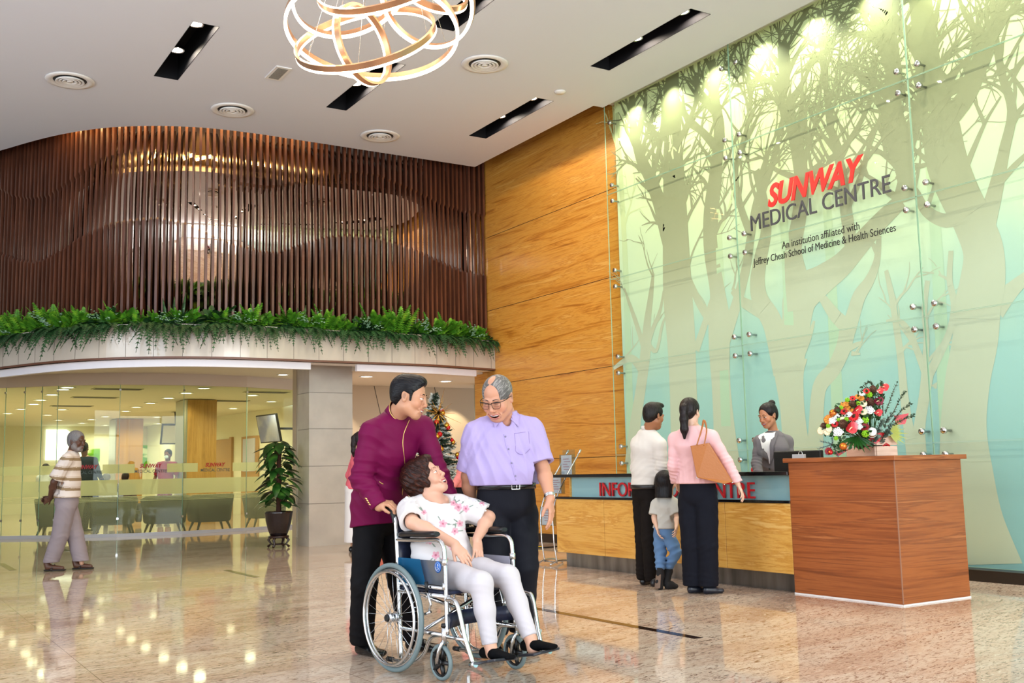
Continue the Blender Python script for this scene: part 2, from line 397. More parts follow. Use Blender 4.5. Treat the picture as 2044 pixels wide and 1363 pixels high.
# joints between fascia panels
jt = MB(); acc = 0; last = Vector(fedge[0])
dense = spline(FEDGE, 40)
for p, q in zip(dense, dense[1:]):
    acc += (q-p).length
    if acc > 0.39:
        acc = 0; t = (q-p).normalized(); nrm = Vector((t.y, -t.x))
        jt.box((q.x+nrm.x*0.001, q.y+nrm.y*0.001, (fz0+fz1)/2), (0.005, 0.005, fz1-fz0))
struct(jt.build('trim_8', mat('joint_grey', '#6f675e', rough=0.8)))
back = offset(fedge, 0.42)
struct(MB().strip(offset(fedge, -0.002), fz0-0.02, fz0+0.012, 0.08).build('trim_9', mat('brown_edge', '#6b4533', rough=0.4)))
lipp = offset(fedge, 0.14)[:-3]
sb = MB().strip([p for p in lipp if p[0] < 5.72]+[(5.74, 15.03)], 2.70, 2.80, 0.08); sb.strip([(6.50, 15.03)]+[p for p in lipp if p[0] > 6.55], 2.70, 2.80, 0.08)
struct(sb.build('trim_10', mat('cove_lip', '#f3f0f6', rough=0.5)))
# soil level of planter
pl = MB()
o1 = offset(fedge, 0.03); o2 = offset(fedge, 0.40)
for i in range(len(o1)-1): pl.quad((*o1[i], 3.24), (*o1[i+1], 3.24), (*o2[i+1], 3.24), (*o2[i], 3.24))
struct(pl.build('trim_11', mat('soil', '#2b221a', rough=0.9)))
# underside of the balcony: rises behind the lip
so = MB(); bk = offset(fedge, 0.2)
so.add([(x, y, 2.80) for x, y in offset(fedge, 0.0)]+[(x, y, 2.80) for x, y in offset(fedge, 0.45)], [(i, i+1, len(bk)+i+1, len(bk)+i) for i in range(len(bk)-1)])
so.strip(offset(fedge, 0.43), 2.8, 3.22, 0.02)
struct(so.build('ceiling_lip', M_white))
soffit = [(0.0, 23.0)]+offset(fedge, 0.44)[4:]+[(9.09, 15.7), (13, 15.7), (13, 23.0)]
struct(flat_with_holes('ceiling_soffit', soffit, [], 3.20, mat('soffit_paint', '#e8dccb', rough=0.7)))
struct(MB().bx(6.76, 13, 15.62, 18.6, 2.78, 2.86).build('ceiling_niche', mat('soffit_paint')))
# niche back wall with incised lines
M_beige = mat('beige_panel', '#cdbba2', rough=0.55)
struct(MB().bx(6.75, 13, 18.4, 18.6, 0, 3.2).build('wall_niche', M_beige))
ln = MB()
for (xa, za, xb, zb) in [(8.3, 2.78, 8.75, 0.9), (9.6, 2.78, 10.15, 0.6), (8.0, 2.0, 8.5, 1.85), (10.0, 1.45, 11.4, 2.0), (8.5, 1.9, 10.1, 1.45), (9.3, 2.6, 9.7, 2.5)]:
    d = Vector((xb-xa, 0, zb-za)); ln.tube([(xa, 18.395, za), (xb, 18.395, zb)], 0.006, 4)
struct(ln.build('trim_12', mat('joint_grey')))
struct(MB().bx(10.05, 10.45, 17.2, 17.6, 0, 2.8).build('trim_13', mat('green_grey_jamb', '#8d9282', rough=0.5)))
struct(MB().bx(XW, 13, 15.2, 15.45, 0, 2.8).build('wall_behind_timber', M_beige))
# stone column
cm_ = MB().bx(6.03, 6.77, 15.86, 16.36, 0, 3.2)
struct(cm_.build('wall_column', M_stone))
struct(MB().bx(6.755, 6.80, 16.36, 18.5, 0, 3.2).build('wall_column_return', M_stone))
cj = MB()
for z in (0.0, 0.66, 1.25, 1.84, 2.42):
    if z: cj.bx(6.026, 6.774, 15.856, 16.364, z-0.003, z+0.003)
struct(cj.build('trim_14', mat('joint_grey')))
# ---- slat screen with wave steps and the bronze mirror behind it
SCR = offset(fedge, 0.42)
scr = spline(SCR[::3]+[(8.7, 15.43), (9.085, 15.46)], 30)
scr_root = thing('slat_screen', 'curved screen of dark brown vertical timber slats with two wavy steps above the balcony planting', 'slat screen')
# ================================================================ FIXTURES
DW1 = [(1.2, 5.75), (1.71, 5.85), (1.91, 5.62), (2.12, 5.5), (2.33, 5.46), (2.55, 5.6), (2.7, 5.72), (2.9, 5.87), (3.11, 5.91), (3.41, 5.92), (3.77, 5.9), (4.09, 5.81), (4.42, 5.63), (4.73, 5.51), (5.14, 5.51), (5.52, 5.6), (6.0, 5.82), (6.55, 5.94), (6.98, 5.93), (7.48, 5.8), (8.15, 5.62), (8.7, 5.57), (9.2, 5.5)]
DW2 = [(1.2, 4.9), (1.75, 4.75), (1.98, 4.57), (2.17, 4.47), (2.3, 4.47), (2.49, 4.56), (2.68, 4.71), (2.84, 4.79), (3.01, 4.87), (3.26, 4.91), (3.61, 4.93), (3.93, 4.86), (4.24, 4.71), (4.56, 4.58), (5.01, 4.5), (5.31, 4.51), (5.7, 4.69), (6.05, 4.82), (6.45, 4.9), (6.93, 4.91), (7.48, 4.81), (8.08, 4.65), (8.56, 4.54), (9.2, 4.46)]
def lerp_tab(tab, x):
    for (x0, a), (x1, b) in zip(tab, tab[1:]):
        if x <= x1: return a+(b-a)*max(0, (x-x0)/(x1-x0))
    return tab[-1][1]
RINGS = [
    ( [3.572, 7.911, 4.89], [.851, -.525, -.022], [.511, .836, -.2], .732 ),
    ( [3.528, 7.95, 4.815], [.822, -.538, .185], [-.28, -.666, -.691], .607 ),
    ( [3.5, 7.973, 4.773], [.221, .003, -.975], [-.865, -.461, -.198], .345 ),
    ( [3.959, 7.635, 5.137], [.79, -.428, -.439], [.127, .815, -.566], .413 ),
    ( [4.031, 7.585, 5.177], [.815, -.454, -.36], [-.556, -.436, -.707], .258 ),
    ( [3.738, 7.732, 5.416], [.772, -.53, .351], [-.163, -.698, -.697], .741 ),
    ( [3.398, 7.968, 5.245], [.752, -.525, .4], [.643, .717, -.268], .517 ),
]
BR = [
 [(11.49, 1.14, .326), (11.39, 1.69, .239), (11.27, 2.09, .215), (11.17, 2.43, .213), (11.09, 2.76, .212), (11.04, 3.1, .149), (10.95, 3.43, .106), (10.88, 3.73, .053)],
 [(11.17, 2.43, .171), (11.41, 2.62, .111), (11.66, 2.58, .08), (11.83, 2.52, .047)],
 [(11.1, 2.69, .107), (10.95, 2.95, .084), (10.77, 3.2, .062), (10.68, 3.46, .031)],
 [(11.12, 2.7, .106), (11.27, 3.06, .087), (11.44, 3.44, .056), (11.52, 3.63, .023)],
 [(11.08, 2.83, .085), (10.88, 2.67, .062), (10.74, 2.99, .051), (10.65, 3.12, .02)],
 [(10.33, 1.03, .664), (10.37, 1.44, .562), (10.37, 2.09, .528), (10.37, 2.75, .55), (10.4, 3.28, .573), (10.4, 3.82, .539), (10.39, 4.43, .485), (10.38, 5.04, .411), (10.36, 5.66, .335), (10.33, 6.28, .277), (10.27, 6.75, .218)],
 [(10.38, 3.82, .387), (10.56, 4.26, .299), (10.71, 4.71, .247), (10.89, 5.1, .211), (11.07, 5.43, .194), (11.19, 5.9, .155), (11.19, 6.34, .111)],
 [(10.09, 2.59, .131), (9.88, 2.95, .11), (9.72, 3.25, .072), (9.57, 3.41, .045)],
 [(9.62, 1.02, .493), (9.64, 1.54, .38), (9.66, 2.1, .332), (9.66, 2.54, .368), (9.64, 2.92, .385), (9.65, 3.3, .266), (9.73, 3.83, .252), (9.71, 4.34, .235), (9.56, 4.89, .214), (9.48, 5.33, .195), (9.53, 5.74, .162), (9.55, 6.28, .127)],
 [(9.62, 2.6, .263), (9.43, 2.89, .19), (9.27, 3.18, .169), (9.12, 3.52, .15), (9.02, 3.87, .132), (8.89, 4.28, .114), (8.63, 4.65, .095), (8.44, 5.02, .093)],
 [(9.65, 2.79, .16), (9.91, 3.08, .13), (10.09, 3.37, .113), (10.21, 3.65, .077)],
 [(8.46, 1.01, .505), (8.49, 1.38, .397), (8.51, 1.78, .371), (8.53, 2.13, .444), (8.51, 2.33, .545)],
 [(8.58, 2.19, .391), (8.68, 2.55, .322), (8.76, 2.8, .296), (8.92, 3.06, .257), (8.95, 3.31, .242), (8.87, 3.6, .209), (8.77, 3.88, .175), (8.79, 4.26, .144), (8.88, 4.65, .114)],
 [(8.84, 2.88, .175), (9.07, 3.01, .148), (9.24, 3.11, .119), (9.38, 3.26, .086)],
 [(8.47, 2.24, .327), (8.41, 2.52, .382), (8.36, 2.8, .451), (8.28, 3.02, .503), (7.97, 3.15, .361), (7.68, 3.27, .295), (7.43, 3.44, .259), (7.12, 3.65, .211), (6.85, 3.8, .18)],
 [(8.35, 2.86, .294), (8.34, 3.21, .338), (8.36, 3.56, .253), (8.24, 3.95, .221), (8.18, 4.35, .206), (8.23, 4.78, .179), (8.32, 5.23, .166), (8.35, 5.67, .153), (8.37, 6.04, .123)],
 [(8.29, 2.39, .089), (8.19, 2.55, .073), (8.11, 2.71, .036)],
 [(8.26, 1.01, .313), (8.19, 1.37, .228), (8.13, 1.81, .199), (8.06, 2.0, .197), (7.88, 2.14, .192), (7.74, 2.33, .202), (7.67, 2.49, .213), (7.63, 2.65, .226)],
 [(7.64, 2.57, .173), (7.81, 2.73, .151), (7.95, 2.92, .113), (8.05, 3.07, .058)],
 [(7.64, 2.54, .2), (7.54, 2.75, .184), (7.46, 2.9, .17), (7.32, 3.04, .129), (7.21, 3.23, .089), (7.16, 3.49, .063)],
 [(7.7, 2.33, .067), (7.56, 2.37, .06), (7.46, 2.4, .02)],
 [(7.62, 2.29, .054), (7.5, 2.27, .02)],
 [(6.88, 1.0, .232), (6.95, 1.43, .13), (6.98, 1.78, .102), (6.99, 2.15, .09), (7.02, 2.51, .08), (7.05, 2.83, .074), (7.1, 3.11, .05)],
 [(6.85, .99, .208), (6.83, 1.42, .139), (6.74, 1.77, .127), (6.68, 2.01, .148)],
 [(6.7, 1.97, .093), (6.79, 2.23, .076), (6.87, 2.44, .066), (6.98, 2.56, .049), (7.14, 2.58, .025)],
 [(6.66, 1.99, .103), (6.51, 2.2, .09), (6.4, 2.38, .077), (6.33, 2.62, .077), (6.36, 2.88, .066), (6.32, 3.17, .055)],
 [(6.62, 1.88, .08), (6.6, 1.83, .017)],
 [(6.72, 2.02, .081), (6.67, 2.32, .069), (6.67, 2.62, .064), (6.61, 2.92, .058)],
 [(6.22, .08, .805), (6.32, .54, .681), (6.34, 1.01, .577), (6.33, 1.45, .498), (6.25, 1.88, .485), (6.14, 2.25, .489), (6.08, 2.59, .494), (6.01, 2.82, .481), (5.98, 3.11, .422), (6.07, 3.42, .401), (6.2, 3.75, .421), (6.3, 4.08, .45), (6.34, 4.46, .413), (6.41, 4.84, .323), (6.44, 5.33, .282), (6.46, 5.82, .263), (6.48, 6.16, .23)],
 [(5.91, 2.56, .299), (5.75, 2.66, .176), (5.61, 2.75, .125), (5.46, 2.82, .094)],
 [(5.98, 3.25, .255), (5.82, 3.61, .171), (5.68, 4.01, .119), (5.57, 4.37, .098), (5.64, 4.74, .08), (5.68, 5.2, .071), (5.67, 5.6, .051)],
 [(6.12, 3.53, .211), (6.35, 3.48, .143), (6.57, 3.63, .115), (6.69, 3.87, .082), (6.89, 4.08, .061)],
 [(6.32, 4.45, .274), (6.02, 4.66, .211), (5.81, 5.0, .173), (5.65, 5.29, .15), (5.51, 5.63, .127)],
 [(6.76, 3.78, .2), (6.79, 4.16, .237), (6.86, 4.5, .299), (6.9, 4.79, .266), (6.84, 5.15, .206), (6.89, 5.55, .244), (6.87, 5.99, .281), (6.83, 6.31, .28)],
 [(6.86, 4.45, .145), (6.61, 4.59, .105), (6.42, 4.79, .068)],
 [(8.18, 4.35, .133), (7.88, 4.45, .099), (7.58, 4.54, .082), (7.29, 4.79, .065), (7.12, 5.08, .051), (7.04, 5.44, .045)],
 [(7.53, 3.4, .172), (7.57, 3.86, .161), (7.6, 4.32, .122), (7.71, 4.8, .097), (7.74, 5.28, .084), (7.78, 5.76, .071), (7.77, 6.24, .057)],
 [(7.57, 3.86, .095), (7.34, 4.19, .079), (7.21, 4.49, .065), (7.03, 4.77, .05)],
 [(9.02, 3.87, .115), (9.19, 4.35, .102), (9.21, 4.8, .086), (9.01, 5.19, .076), (8.9, 5.6, .066), (8.95, 6.0, .051)],
 [(10.36, 5.31, .139), (10.07, 5.57, .097), (9.88, 5.85, .075), (9.88, 6.19, .047)],
 [(9.5, 5.07, .142), (9.81, 5.42, .103), (10.07, 5.64, .077), (10.14, 6.0, .049)],
 [(10.85, 5.02, .127), (10.66, 5.39, .103), (10.55, 5.78, .082), (10.55, 6.07, .041)],
 [(5.67, .11, .187), (5.65, .74, .189), (5.54, 1.36, .204), (5.43, 2.08, .229), (5.33, 2.71, .271), (5.18, 3.87, .268), (5.17, 5.01, .227)],
]
def slat_positions():
    out = []; acc = 0.0; pts = scr
    for p, q in zip(pts, pts[1:]):
        acc += (q-p).length
        if acc >= 0.098:
            acc -= 0.098; t = (q-p).normalized(); out.append((q, t, Vector((t.y, -t.x))))
    return out
slats = MB()
for q, t, n in slat_positions():
    if q.x < 0.9: continue
    w1 = lerp_tab(DW1, q.x); w2 = lerp_tab(DW2, q.x)
    def pr(z0, z1, wd, d0, d1):
        c = [q+t*(-wd/2)+n*d0, q+t*(wd/2)+n*d0, q+t*(wd/2)+n*d1, q+t*(-wd/2)+n*d1]
        return [[(p.x, p.y, z) for p in c] for z in (z0, z1)]
    A = pr(w1+.02, 6.85, 0.038, 0, 0.075)[::-1]; B = pr(w2+.02, w1-.02, 0.029, 0.01, 0.05)[::-1]; D = pr(3.2, w2-.02, 0.037, 0, 0.075)[::-1]
    slats.rings([A[0], A[1], B[0], B[1], D[0], D[1]], True, False)
slats.build('slats', M_slat, scr_root)
mr = offset([(p.x, p.y) for p in scr], 0.045)[::6]
mr.append(offset([(p.x, p.y) for p in scr], 0.045)[-1])
mo = MB().strip(mr, 3.2, 6.9, 0.02)
mo.sm = [True]*len(mo.sm)
mo = mo.build('mirror_panel', M_mirror, scr_root); tag(mo, 'bronze tinted mirror behind the slats')
# warm strip in the cove over the slats
cvp = [p for p in offset(edge, 0.16) if 2.2 < p[0] < 6.2]
cv = MB().strip(cvp, HC+0.20, HC+0.22, 0.03).build('cove_light', M_ledwarm)
tag(cv, 'warm light strip in the ceiling cove above the slat screen', 'light strip')
for i in range(0, len(cvp)-3, 3):
    a, b = Vector(cvp[i]), Vector(cvp[i+3]); m_ = (a+b)/2
    area_light('cove_lamp', (m_.x, m_.y, HC+0.19), (m_.x, m_.y+0.12, 3), (b-a).length, 0.05, 2.2, (1.0, 0.66, 0.28))

# recessed black slot fittings, two lamps each
def slot_fitting(i, x, y0, y1, where):
    t = thing('slot_downlight', 'black recessed ceiling slot with two bright lamps, '+where, 'ceiling light', (x, (y0+y1)/2, HC), 0, 'black slot lights in the ceiling')
    L = y1-y0; h = 0.34; b = MB(); e = 0.004
    b.bx(-.15-e, -.15+e, -L/2, L/2, 0.0, h); b.bx(.15-e, .15+e, -L/2, L/2, 0.0, h); b.bx(-.15, .15, -L/2-e, -L/2+e, 0.0, h); b.bx(-.15, .15, L/2-e, L/2+e, 0.0, h)
    b.bx(-.16, .16, -L/2, L/2, h, h+.01); b.build('slot_housing', M_slotblack, t)
    for k, yy in enumerate((-L/2+0.26, -L/2+1.12)):
        lp = MB().lathe([(0.04, 0.09), (0.088, 0.03), (0.094, 0.0), (0.09, -0.004), (0.080, 0.0)], (-0.052, yy, 0.09), 24).build('lamp_reflector', M_chrome, t)
        MB().lathe([(0.001, 0), (0.074, 0.0), (0.074, 0.006), (0.001, 0.006)], (-0.052, yy, 0.09), 24).build('lamp', M_lampface, lp)
        spot_light('slot_lamp', (x-0.052, (y0+y1)/2+yy, HC+0.082), (x+1.6, (y0+y1)/2+yy, 0), 60, WARM, 165, 0.3, 0.02)
    return t
M_slotblack = mat('slot_black', '#1a1a1d', rough=0.7, spec=.1)
wh = ['nearest the slat screen on the left', 'above the ring chandelier', 'nearest the timber wall', 'beside the glass mural', 'behind the top of the chandelier', 'outside the left edge', 'overhead row centre', 'overhead row by the mural', 'overhead row on the left']
for i, (x, a, b) in enumerate(SLOTS): slot_fitting(i, x, a, b, wh[i])
# round air diffusers
def diffuser(x, y, r, lab):
    t = thing('air_diffuser', lab, 'air diffuser', (x, y, HC), 0, 'round white air diffusers')
    MB().lathe([(r, -0.002), (r*0.97, -0.016), (r*0.80, -0.022), (r*0.70, -0.012), (r*0.66, 0.004), (r*0.64, -0.001)], seg=40).build('outer_ring', M_white, t)
    MB().lathe([(r*.68, -0.001), (r*.68, -0.003), (0.001, -0.003)], seg=32).build('dark_throat', M_black, t)
    for k in (0.56, 0.42, 0.28):
        MB().lathe([(r*k, -0.010), (r*(k+.03), -0.028), (r*k, -0.034), (r*(k-.10), -0.014), (r*(k-.10), -0.008)], seg=36).build('cone_ring', M_white, t)
    MB().lathe([(0.001, -0.03), (r*.12, -0.028), (r*.14, -0.008), (0.001, -0.006)], seg=20).build('centre_cap', M_white, t)
for x, y, l in [(2.07, 13.98, 'round white ceiling air diffuser at the far left, left of the first slot'), (4.22, 14.1, 'round white ceiling air diffuser between the small vent and the slat screen'), (6.52, 14.18, 'round white ceiling air diffuser close to the slat screen, right of the chandelier'), (6.49, 10.95, 'round white ceiling air diffuser right of the ring chandelier, nearest the viewer')]:
    diffuser(x, y, 0.30, l)
t = thing('ceiling_vent', 'small rectangular ceiling vent with grey grille left of the chandelier', 'vent', (4.32, 12.48, HC))
MB().bx(-.10, .10, -.23, .23, -.012, 0).build('vent_frame', M_white, t)
g = MB().bx(-.065, .065, -.19, .19, -.014, -.011)
for k in range(12): g.bx(-.065, .065, -.19+k*.032, -.175+k*.032, -.018, -.013)
g.build('vent_grille', mat('grille_grey', '#8f8a82', rough=0.5), t)
t = MB().lathe([(0.001, -.03), (.055, -.028), (.075, -.012), (.08, 0)], (7.89, 11.31, HC), 24).build('smoke_detector', mat('detector_white', '#e8e6e2', rough=0.4)); tag(t, 'small round white ceiling disc near the timber wall', 'smoke detector')
# lamps in the cove over the mural
for k in range(10):
    y = 11.17-k*0.83
    t = thing('cove_spotlight', ordn(k)+' small spotlight from the timber wall in the cove over the tree mural', 'spotlight', (8.862, y, HC+0.10), 0, 'spotlights over the mural')
    MB().lathe([(0.036, 0.07), (0.038, 0.0), (0.034, -0.004)], seg=16).build('lamp_can', M_white, t)
    MB().lathe([(0.001, -0.003), (0.030, -0.003), (0.030, 0.0), (0.001, 0.0)], seg=16).build('lamp', M_lampface, t)
    spot_light('mural_spot', (8.850, y, HC+0.085), (8.93, y, 3.2), 115, (1.0, 0.97, 0.82), 110, 0.9, 0.03)
struct(MB().bx(8.79, XW, -8, 11.7, 6.36, 6.4).build('ceiling_cove_top', M_white))
# ring chandelier
ch = thing('ring_chandelier', 'large chandelier of interlocking bronze rings lined with glowing white light', 'chandelier', (3.6, 7.8, 5.0))
M_bronze = mat('satin_bronze', '#c99b78', rough=0.3, metal=0.85)
M_ring = mat('ring_light', '#ffffff', emit='#ffe9c8', estr=7.0)
ci = Vector(ch.location)
for k, (c, U, V, R) in enumerate(RINGS):
    c = Vector(c)-ci; U = Vector(U); V = Vector(V); n_ = U.cross(V).normalized()
    if n_.z > 0: n_ = -n_
    N_ = 144
    def ringband(r0, r1, h0, h1):
        return [[c+(U*math.cos(a)+V*math.sin(a))*rr+n_*hh for rr, hh in ((r0, h0), (r1, h0), (r1, h1), (r0, h1))] for a in [2*PI*i/N_ for i in range(N_)]]
    rg = MB().rings(ringband(R-0.012, R+0.012, -0.05, 0.0), True, False, True).build('ring', M_bronze, ch)
    MB().rings(ringband(R-0.013, R+0.013, 0.001, 0.022), True, False, True).build('light_strip', M_ring, rg)
wires = MB()
for (c, U, V, R) in RINGS[:3]+RINGS[5:6]:
    for a in (0.5, 2.6, 4.7):
        p = Vector(c)+(Vector(U)*math.cos(a)+Vector(V)*math.sin(a))*R-ci
        wires.cyl(p, Vector(((p.x)*0.25, (p.y)*0.25, HC-ci.z)), 0.0022, seg=4)
wires.build('suspension_wires', M_chrome, ch)
MB().lathe([(0.001, 0), (.22, 0), (.22, .04), (.001, .04)], (0, 0, HC-ci.z-0.04), 32).build('canopy', M_bronze, ch)

# ================================================================ MURAL of trees behind standoff glass
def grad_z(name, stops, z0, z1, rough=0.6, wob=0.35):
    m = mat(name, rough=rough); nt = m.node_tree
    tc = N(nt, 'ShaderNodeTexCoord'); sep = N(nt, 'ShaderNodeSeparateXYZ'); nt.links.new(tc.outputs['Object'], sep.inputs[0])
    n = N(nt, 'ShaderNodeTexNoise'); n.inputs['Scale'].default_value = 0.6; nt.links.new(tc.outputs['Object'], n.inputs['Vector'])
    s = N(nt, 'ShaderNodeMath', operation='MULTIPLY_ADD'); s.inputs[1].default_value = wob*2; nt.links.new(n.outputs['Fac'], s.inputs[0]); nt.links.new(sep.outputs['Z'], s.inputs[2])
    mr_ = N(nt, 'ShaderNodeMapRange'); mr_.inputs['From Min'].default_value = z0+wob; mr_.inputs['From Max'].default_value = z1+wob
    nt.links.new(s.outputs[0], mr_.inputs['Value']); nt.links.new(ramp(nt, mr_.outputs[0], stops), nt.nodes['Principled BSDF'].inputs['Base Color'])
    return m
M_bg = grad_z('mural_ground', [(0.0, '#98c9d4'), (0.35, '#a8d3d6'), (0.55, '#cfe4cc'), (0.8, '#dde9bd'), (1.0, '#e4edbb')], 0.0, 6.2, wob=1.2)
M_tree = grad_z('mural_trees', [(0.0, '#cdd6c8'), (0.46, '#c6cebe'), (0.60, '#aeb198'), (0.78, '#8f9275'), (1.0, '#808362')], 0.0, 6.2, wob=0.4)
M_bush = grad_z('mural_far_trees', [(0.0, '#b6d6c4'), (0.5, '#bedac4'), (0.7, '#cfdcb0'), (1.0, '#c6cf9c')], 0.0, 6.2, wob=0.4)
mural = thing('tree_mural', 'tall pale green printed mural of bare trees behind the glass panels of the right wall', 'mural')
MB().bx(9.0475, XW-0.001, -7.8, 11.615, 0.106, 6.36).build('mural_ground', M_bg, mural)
def tree_layer(branches, x0, twig, seed, name, m):
    rnd = random.Random(seed); mb = MB(); cnt = [0]
    def ribbon(pts):
        P = spline([(p[0], p[1], p[2]) for p in pts], 5); L = []; Rr = []
        for i, p in enumerate(P):
            t = Vector((P[min(i+1, len(P)-1)].x-P[max(i-1, 0)].x, P[min(i+1, len(P)-1)].y-P[max(i-1, 0)].y)); t.normalize()
            nn = Vector((-t.y, t.x))*max(abs(p.z), .006)/2
            L.append((p.x+nn.x, min(max(p.y+nn.y, .106), 6.34))); Rr.append((p.x-nn.x, min(max(p.y-nn.y, .106), 6.34)))
        for i in range(len(P)-1):
            cnt[0] += 1; x = x0-((cnt[0]*7919) % 997)*2e-6
            mb.add([(x, *L[i]), (x, *L[i+1]), (x, *Rr[i+1]), (x, *Rr[i])], [(0, 1, 2, 3)])
        return P
    def grow(p, ang, w, ln, depth):
        pts = [(p[0], p[1], w)]; y, z = p; k = 4
        for i in range(k):
            ang += rnd.uniform(-.26, .26); y += math.sin(ang)*ln/k; z += math.cos(ang)*ln/k; pts.append((y, z, w*(1-0.8*(i+1)/k)))
        P = ribbon(pts)
        if depth > 0:
            for j in range(rnd.randint(1, 3)):
                q = P[int(len(P)*rnd.uniform(.25, .85))]
                grow((q.x, q.y), ang+rnd.choice((-1, 1))*rnd.uniform(.35, .9), max(w*.5, .012), ln*rnd.uniform(.5, .75), depth-1)
    for b in branches:
        P = ribbon(b)
        for q in P[2:]:
            if q.y > 3.6 and rnd.random() < twig*(1.0 if q.y > 4.2 else .5):
                grow((q.x, q.y), rnd.choice((-1, 1))*rnd.uniform(.3, .9), max(min(q.z*.5, .09), .025), rnd.uniform(.5, 1.2), 2)
            elif q.y > 1.9 and q.z < .12 and rnd.random() < .22*twig:
                grow((q.x, q.y), rnd.choice((-1, 1))*rnd.uniform(.4, .9), q.z*.5, rnd.uniform(.25, .6), 1)
    o = mb.build(name, m, mural, recalc=False); return o
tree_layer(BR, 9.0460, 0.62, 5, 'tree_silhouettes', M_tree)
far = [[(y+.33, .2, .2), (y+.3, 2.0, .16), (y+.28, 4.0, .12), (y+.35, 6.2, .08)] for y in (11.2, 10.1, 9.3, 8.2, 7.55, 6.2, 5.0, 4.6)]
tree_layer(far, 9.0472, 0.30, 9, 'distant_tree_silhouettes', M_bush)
# glass panes on standoffs
def clear_glass(name, tint='#eef6f0', refl=1.45, boost=1.0):
    if name in MATS: return MATS[name]
    m = bpy.data.materials.new(name); m.use_nodes = True; nt = m.node_tree; nt.nodes.clear()
    o = N(nt, 'ShaderNodeOutputMaterial'); mx = N(nt, 'ShaderNodeMixShader'); tr = N(nt, 'ShaderNodeBsdfTransparent'); gl = N(nt, 'ShaderNodeBsdfGlossy')
    tr.inputs[0].default_value = lin(tint); gl.inputs['Roughness'].default_value = 0.01
    lw = N(nt, 'ShaderNodeLayerWeight'); lw.inputs['Blend'].default_value = 0.5; pw_ = N(nt, 'ShaderNodeMath', operation='POWER'); pw_.inputs[1].default_value = 5.0; nt.links.new(lw.outputs['Facing'], pw_.inputs[0])
    f0 = ((refl-1)/(refl+1))**2; ml = N(nt, 'ShaderNodeMath', operation='MULTIPLY_ADD'); ml.inputs[1].default_value = boost*(1-f0); ml.inputs[2].default_value = boost*f0; nt.links.new(pw_.outputs[0], ml.inputs[0])
    nt.links.new(ml.outputs[0], mx.inputs[0]); nt.links.new(tr.outputs[0], mx.inputs[1]); nt.links.new(gl.outputs[0], mx.inputs[2]); nt.links.new(mx.outputs[0], o.inputs[0])
    MATS[name] = m; return m
M_glass = clear_glass('mural_glass', '#fafdf8', 1.3, 0.45)
M_gedge = mat('glass_edge', '#9fc4a8', rough=0.2)
ZJ = [0.115, 1.295, 2.545, 3.77, 5.004, 6.34]; YJ = [11.715, 9.15, 6.60, 4.04, 1.48, -1.1]
for i in range(len(YJ)-1):
    for j in range(len(ZJ)-1):
        y1, y0, z0, z1 = YJ[i], YJ[i+1], ZJ[j], ZJ[j+1]
        if i == 4 and j < 3: pass
        t = thing('glass_panel', '%s glass mural panel from the timber wall, in the %s row up' % (ordn(i), ordn(j)), 'glass panel', (8.937, y0, z0), 0, 'clear glass panels over the tree mural')
        g_ = 0.003; W_, H_ = y1-y0, z1-z0
        MB().bx(0, 0.010, g_, W_-g_, g_, H_-g_).build('pane', M_glass, t)
        e = MB()
        e.bx(-.0006, 0.0106, g_, g_+.004, g_, H_-g_); e.bx(-.0006, .0106, W_-g_-.004, W_-g_, g_, H_-g_); e.bx(-.0006, .0106, g_, W_-g_, g_, g_+.003); e.bx(-.0006, .0106, g_, W_-g_, H_-g_-.003, H_-g_)
        e.build('pane_edge', M_gedge, t)
        for yy in (0.115, W_-0.135):
            for zz in (0.115, H_-0.115):
                if j == 4 and zz > 1: zz = H_-0.30
                MB().lathe([(.012, .107), (.012, .012), (.032, .010), (.034, -.012), (.030, -.022), (.001, -.024)], (0, yy, zz), 18, (1, 0, 0)).build('standoff_bolt', M_chrome, t)
# lettering on the glass, on thin pegs
M_red = mat('letter_red', '#d8231c', rough=0.3); M_dk = mat('letter_grey', '#3e3f44', rough=0.35); M_bk = mat('letter_black', '#141414', rough=0.35)
sign = thing('wall_sign', 'raised red and grey hospital name lettering on the glass of the tree mural', 'sign')
ux, uy = (0, -1, 0), (0, 0, 1)
place_text('red_name_letters', 'SUNWAY', 0.3, M_red, (8.918, 8.592, 4.115), ux, uy, width=1.40, height=0.262, parent=sign, extrude=0.006, offset=0.010, shear=0.30, spacing=0.98)
place_text('grey_name_letters', 'MEDICAL CENTRE', 0.2, M_dk, (8.918, 8.885, 3.885), ux, uy, width=2.01, height=0.188, parent=sign, extrude=0.006, offset=0.0)
place_text('small_upper_line', 'An institution affiliated with', 0.1, M_bk, (8.928, 8.42, 3.582), ux, uy, width=1.11, height=0.083, parent=sign, extrude=0.002, offset=0.0)
place_text('small_lower_line', 'Jeffrey Cheah School of Medicine & Health Sciences', 0.1, M_bk, (8.928, 8.885, 3.468), ux, uy, width=2.03, height=0.083, parent=sign, extrude=0.002, offset=0.0)
